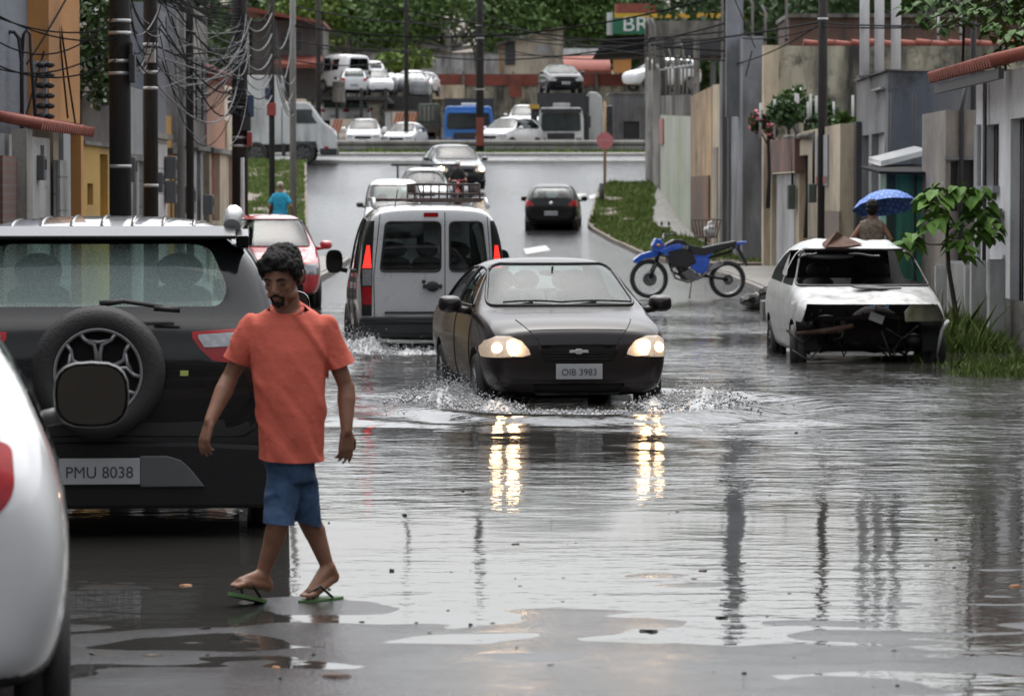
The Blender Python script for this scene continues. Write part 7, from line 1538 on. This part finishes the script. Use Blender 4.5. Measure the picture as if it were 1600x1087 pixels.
mb = MB(); mb.prism([(xx(u, Y), zz(v, Y)) for u, v in ((776, 68), (805, 60), (882, 41), (882, 44), (805, 64), (776, 72))], Y - .6, Y + 6.2, 'Y'); mb.build('roof', wl['grime'], b)
b = bld('tiled_lean_to', 'low red tiled roof beside the cream gabled house', 'house'); Y = 215; mb = MB()
for i in range(20): px = 882 + i * 3.6; mb.tube([(xx(px, Y), Y + 2, zz(86, Y)), (xx(px + 1.5, Y), Y - 1, zz(113, Y))], .10, 6)
mb.build('roof', wl['tile'], b); pb(b, 'wall', wl['pale'], 884, 955, 112, 135, Y); pb(b, 'white_strip', wl['cab_w'], 880, 935, 76, 86, Y + 6, .3)
b = bld('orange_block', 'small orange block house behind the black canopy', 'house'); pb(b, 'wall', wl['orange'], 958, 986, 88, 114, 214); pb(b, 'roof', wl['tile'], 956, 988, 85, 88, 213.8, 1)
# petrol station canopy with its sign
b = bld('station_canopy', 'black flat canopy with a green and white fascia sign', 'canopy'); Y = 200
mb = MB(); mb.prism([(xx(u, Y), zz(v, Y)) for u, v in ((930, 84), (950, 56), (1190, 50), (1190, 86))], Y, Y + 8, 'Y'); mb.build('roof', wl['canopyd'], b)
for px in (1000, 1050, 1110): pb(b, 'pillar', wl['concrete'], px, px + 8, 84, 150, Y + 1, .4)
sg = pb(b, 'fascia_sign', M('green fascia', (.01, .13, .07), (.01, .11, .06), rough=.5), 957, 1012, 28, 53, Y - .6, .3); text_mesh('lettering', 'BR', 1.05, M('white lettering', (.7, .72, .7), rough=.5), sg, (xx(992, Y), Y - .62, zz(40, Y)), (PI / 2, 0, 0), .01, 1.15)
pb(b, 'yellow_trim', M('yellow trim', (.6, .35, .03), (.5, .3, .03), rough=.5), 960, 1200, 21, 28, Y - .4, .3); pb(b, 'tiled_ridge', wl['tile'], 962, 1030, 6, 20, Y + 6, 2); pb(b, 'white_fascia', wl['cab_w'], 948, 957, 20, 55, Y - .3, .3)
b = bld('dirty_beam_building', 'unfinished concrete frame with a dirty beam above the sand coloured wall', 'building'); Y = 150; pb(b, 'beam', wl['grime'], 1008, 1132, 33, 60, Y, .5)
for px in (1008, 1054, 1084): pb(b, 'column', wl['grime'], px, px + 9, 60, 160, Y, .5, dy=.02)
pb(b, 'back_wall', wl['darkc'], 1040, 1135, 61, 86, Y + 4, .3)
for px, t0 in ((1015, 40), (1022, 40), (1175, 6), (1195, 20), (1128, 0), (1228, 0)):
    Y_ = 100; t = thing('fence_post', 'pale angled post rising above the wall tops', 'fence post', (xx(px, Y_), Y_, zz(110, Y_)), 0, 'pale posts above the walls'); MB().tube([(0, 0, 0), (0, 0, zz(t0, Y_) - zz(110, Y_)), (-.1, 0, zz(t0, Y_) - zz(110, Y_) + .2)], .04, 6).build('post', wl['cpole'], t); MB().ball((0, -.05, .8), (.06, .03, .05)).build('insulator', mt['trim'], t)
# brown building on the far left, with tiled edge
b = bld('brown_building', 'dull brown building with a red roof edge above the box truck', 'building'); Y = 192; pb(b, 'wall', pl_('dull brown wall', (.10, .085, .08), (.075, .065, .06), (BK, .6)), 395, 505, 32, 150, Y, 6); mb = MB(); mb.prism([(xx(u, Y), zz(v, Y)) for u, v in ((360, 18), (395, 14), (508, 36), (508, 40), (395, 20))], Y - 1.5, Y + 6, 'Y'); mb.build('roof', wl['rust'], b)
pb(b, 'window', wl['blk'], 440, 470, 50, 78, Y - .05, .04); mb = MB()
for i in range(14): px = 436 + i * 5; mb.tube([(xx(px, Y), Y - 2.5, zz(106, Y)), (xx(px, Y), Y, zz(90, Y))], .12, 6)
mb.build('lean_to_roof', wl['tile'], b)
b = bld('white_block', 'pale wall patch between the brown building and the wood', 'building'); pb(b, 'wall', wl['pale'], 506, 530, 84, 112, 238); pb(b, 'coping', wl['grime'], 505, 531, 82, 84, 237.9, .5)
# trees at the back: a few to tell apart, and the wood on the hillside
leaftree('bush', 'round green bush behind the white cars', (xx(600, 222), 222, zz(135, 222)), .15, (0, 0, 1.1, 2.4), 2600, .35, lf3, 21, 8, None, (1.3, .7, .6))
leaftree('broad_tree', 'broad bright green tree over the brown building', (xx(545, 262), 262, 6), .4, (0, 0, 7, 4.2), 7000, .42, lf3, 22, 14, None, (1.6, .8, .8)); leaftree('broad_tree', 'light green tree behind the central poles', (xx(700, 258), 258, 6), .4, (0, 0, 7.2, 4.4), 7000, .42, lf2, 23, 14, None, (1.7, .8, .8)); leaftree('broad_tree', 'dark green tree behind the cream gabled house', (xx(850, 262), 262, 6), .4, (0, 0, 8, 4.5), 7000, .42, lf2, 24, 14, None, (1.6, .8, .8)); leaftree('broad_tree', 'pale grey green tree behind the station canopy', (xx(940, 270), 270, 6), .4, (0, 0, 7.5, 4.5), 6000, .42, lf4, 25, 14, None, (1.3, .8, 1)); leaftree('broad_tree', 'dark tree above the brick building', (xx(1240, 180), 180, 4), .4, (0, 0, 7, 4.), 6000, .35, lf1, 26, 14, None, (1.9, .8, .7)); leaftree('broad_tree', 'dark tree above the red tile wall cap', (xx(1440, 170), 170, 4), .4, (0, 0, 6.6, 4.), 6000, .35, lf1, 27, 14, None, (1.9, .8, .7))
rr = np.random.default_rng(5); P = []
for k in range(150):
    y = 275 + (k % 5) * 16; x = rr.uniform(-75, 85); z = gz(300) + (y - 240) * .09 + rr.uniform(1.5, 9); R_ = rr.uniform(2.2, 4.4); n = 620; d = rr.normal(size=(n, 3)); d /= np.linalg.norm(d, axis=1)[:, None]; P.append(np.array([x, y, z]) + d * R_ * rr.uniform(.5, 1.05, (n, 1)) * np.array([1.25, .8, .8]))
P = np.concatenate(P); o = cards('wood', P, .75, leafmat('woodland leaves', (.028, .06, .022), (.065, .105, .035), scale=.12), seed=9); tag(o, 'dense green wood on the hillside behind the yard', 'wood', None, 'stuff')
# ================================================================= cables
cm_ = [M('black cable', (.010, .010, .011), rough=.8, spec=.05), M('grey cable', (.17, .17, .18), (.10, .10, .105), rough=.6, spec=.2)]
def cable(a, b_, sag, r, k, label, group, n=14, side=0.):
    a, b_ = V(a), V(b_); pts = []
    for i in range(n + 1):
        t = i / n; p = a.lerp(b_, t); q = 4 * t * (1 - t); pts.append((p.x + side * q, p.y, p.z - sag * q))
    mb = MB(); mb.tube(pts, r, 5, cap=False); o = mb.build('cable', cm_[k], fix=False); tag(o, label, 'cable', group); return o
cr_ = random.Random(12)
def P_(px, py, Y): return at(px, py, Y)
for i in range(46):   # grey drop wires looping between the coiled pole and the poles nearer by
    a = P_(383 + cr_.uniform(-8, 10), cr_.uniform(15, 130), 65); x1 = cr_.choice((238, 245, 262, 283, 297)); Y1 = {238: 50.5, 245: 50.5, 262: 54, 283: 56.7, 297: 58}[x1]; b_ = P_(x1 + cr_.uniform(-5, 12), cr_.uniform(-10, 150), Y1)
    cable(a, b_, cr_.choice((.1, .25, .5, .8, 1.3)) * cr_.uniform(.6, 1.2), cr_.choice((.005, .007, .009, .012)), i % 2, 'grey drop wire looping down from the pole with cable coils', 'grey drop wires over the house fronts', side=cr_.uniform(-.35, .35))
for i in range(16):
    cable(P_(190 + cr_.uniform(-15, 15), cr_.uniform(-60, 60), 46.6), P_(236 + cr_.uniform(-10, 20), cr_.uniform(-20, 120), 50.5), cr_.uniform(.05, .5), .009, i % 2, 'short looping wire between the two thick poles', 'wires between the two thick poles')
for i in range(12):
    cable(P_(188, -40 - i * 6, 46.6), P_(375, 20 + i * 4 - (i % 3) * 20, 65), .25, .012, 0, 'black cable running along the poles of the row', 'black cables along the row'); 
for i in range(10):
    cable(P_(375, 10 + i * 14, 65), P_(425, 5 + i * 16, 93), .35, .013, i % 2, 'cable between the coiled pole and the pole with the red box', 'cables beyond the coiled pole')
for i in range(9):
    cable(P_(430, 30 + i * 10, 93), P_(458 + cr_.uniform(-4, 4), 60 + cr_.uniform(-50, 120), 97), cr_.uniform(.3, 1.0), .013, 1, 'tangled wire between the pale pole and the pole with the red box', 'tangled wires at the pale pole')
for py0, py1, sg in ((0, 40, .2), (20, 15, .5), (70, 90, .3), (-10, 60, .2), (85, 62, .3)):
    cable(P_(-60, py0, 42), P_(188, py1, 46.6), sg, .01, 0, 'black cable crossing in front of the grey house wall', 'black cables over the grey house')
for a, b_ in (((90, 0, 47), (38, 190, 44)), ((108, -10, 47), (42, 100, 44)), ((92, 20, 47), (118, 195, 46.9)), ((88, 0, 46.8), (106, 185, 46.8))): cable(P_(*a), P_(*b_), .02, .012, 0, 'black service wire hanging down the orange house front', 'service wires on the orange house')
for a, b_, sg in (((498, -15, 120), (1215, 84, 95), .35), ((470, 30, 150), (1140, 35, 89), 1.2), ((440, 60, 100), (750, 62, 164), .4), ((635, 30, 171), (1130, 50, 89), .5), ((458, 10, 97), (750, 30, 164), .3), ((498, 45, 182), (750, 48, 164), .5), ((750, 20, 164), (1140, 95, 89), .4), ((750, 45, 164), (1285, 34, 72), .6), ((635, 60, 171), (750, 70, 164), .2), ((750, 68, 164), (1010, 90, 138), .3), ((458, 40, 97), (1140, -10, 89), .6), ((498, 75, 182), (635, 72, 171), .2), ((750, 80, 164), (1150, 60, 89), .3), ((430, 90, 93), (635, 88, 171), .3)):
    cable(P_(*a), P_(*b_), sg, .022, 0, 'black overhead cable spanning the street', 'overhead cables across the street', 24)
for a, b_, sg in (((1150, 100, 89), (1285, 36, 72), .1), ((1285, 36, 72), (1600, 36, 50), .05), ((1285, 42, 72), (1600, 34, 50), .05), ((1140, -20, 89), (1180, 75, 86), .0), ((1160, 60, 87), (1285, 40, 72), .1), ((1175, 80, 86), (1165, 120, 86), -.0)):
    cable(P_(*a), P_(*b_), sg, .014, 0, 'black cable strung above the walls opposite', 'cables above the lichened wall')
for px, k in ((1508, 0), (1566, 0), (1575, 1)):
    cable(P_(px, -20, 49), P_(px - 4, 110, 49), .0, .018, 0, 'black drop wire hanging above the tile roof', 'drop wires above the tile roof')

# ================================================================= unseen street behind the camera, added to darken reflections and block sky light
for i, (x0, x1, y0, y1, h, m, lab) in enumerate(((-14, -6.0, 6, 33.9, 6.2, 'pale', 'unseen pale terrace running back from the grey house, added to darken reflections'), (-14, -6.0, -60, 5.8, 5.5, 'grime', 'unseen mouldy terrace further back along the same side, added to darken reflections'), (6.3, 14, 8, 43.3, 5.0, 'beige', 'unseen beige terrace running back from the white house, added to darken reflections'), (6.3, 14, -60, 7.8, 6.0, 'concrete', 'unseen grey concrete terrace further back along the same side, added to darken reflections'))):
    b = bld('unseen_terrace', lab); mb = MB(); mb.box(x0, x1, y0, y1, -.1, h); mb.build('wall', wl[m], b); xf = x1 + .02 if x1 < 0 else x0 - .02
    part(b, 'roof', wl['tile'], (x0 - .1, x1 + .1, y0, y1, h + .003, h + .2))
    k = 0; y = y0 + 1.5
    while y < y1 - 2: part(b, 'door' if k % 2 else 'window', wl['blk'] if k % 3 else wl['dgreen'], (xf - .03, xf + .03, y, y + 1.1, .1 if k % 2 else 1., 2.3)); y += 2.9; k += 1
for x, n in ((-9, 'first'), (0, 'second'), (9, 'third')): leaftree('unseen_tree', n + ' unseen dark tree added behind the viewpoint to darken reflections', (x, -58, 0), .35, (0, 0, 7, 6.5), 2600, .9, lf1, 40 + int(x), 12, None, (1.2, .8, 1.1))  # unseen trees added to close off bright sky in the reflections
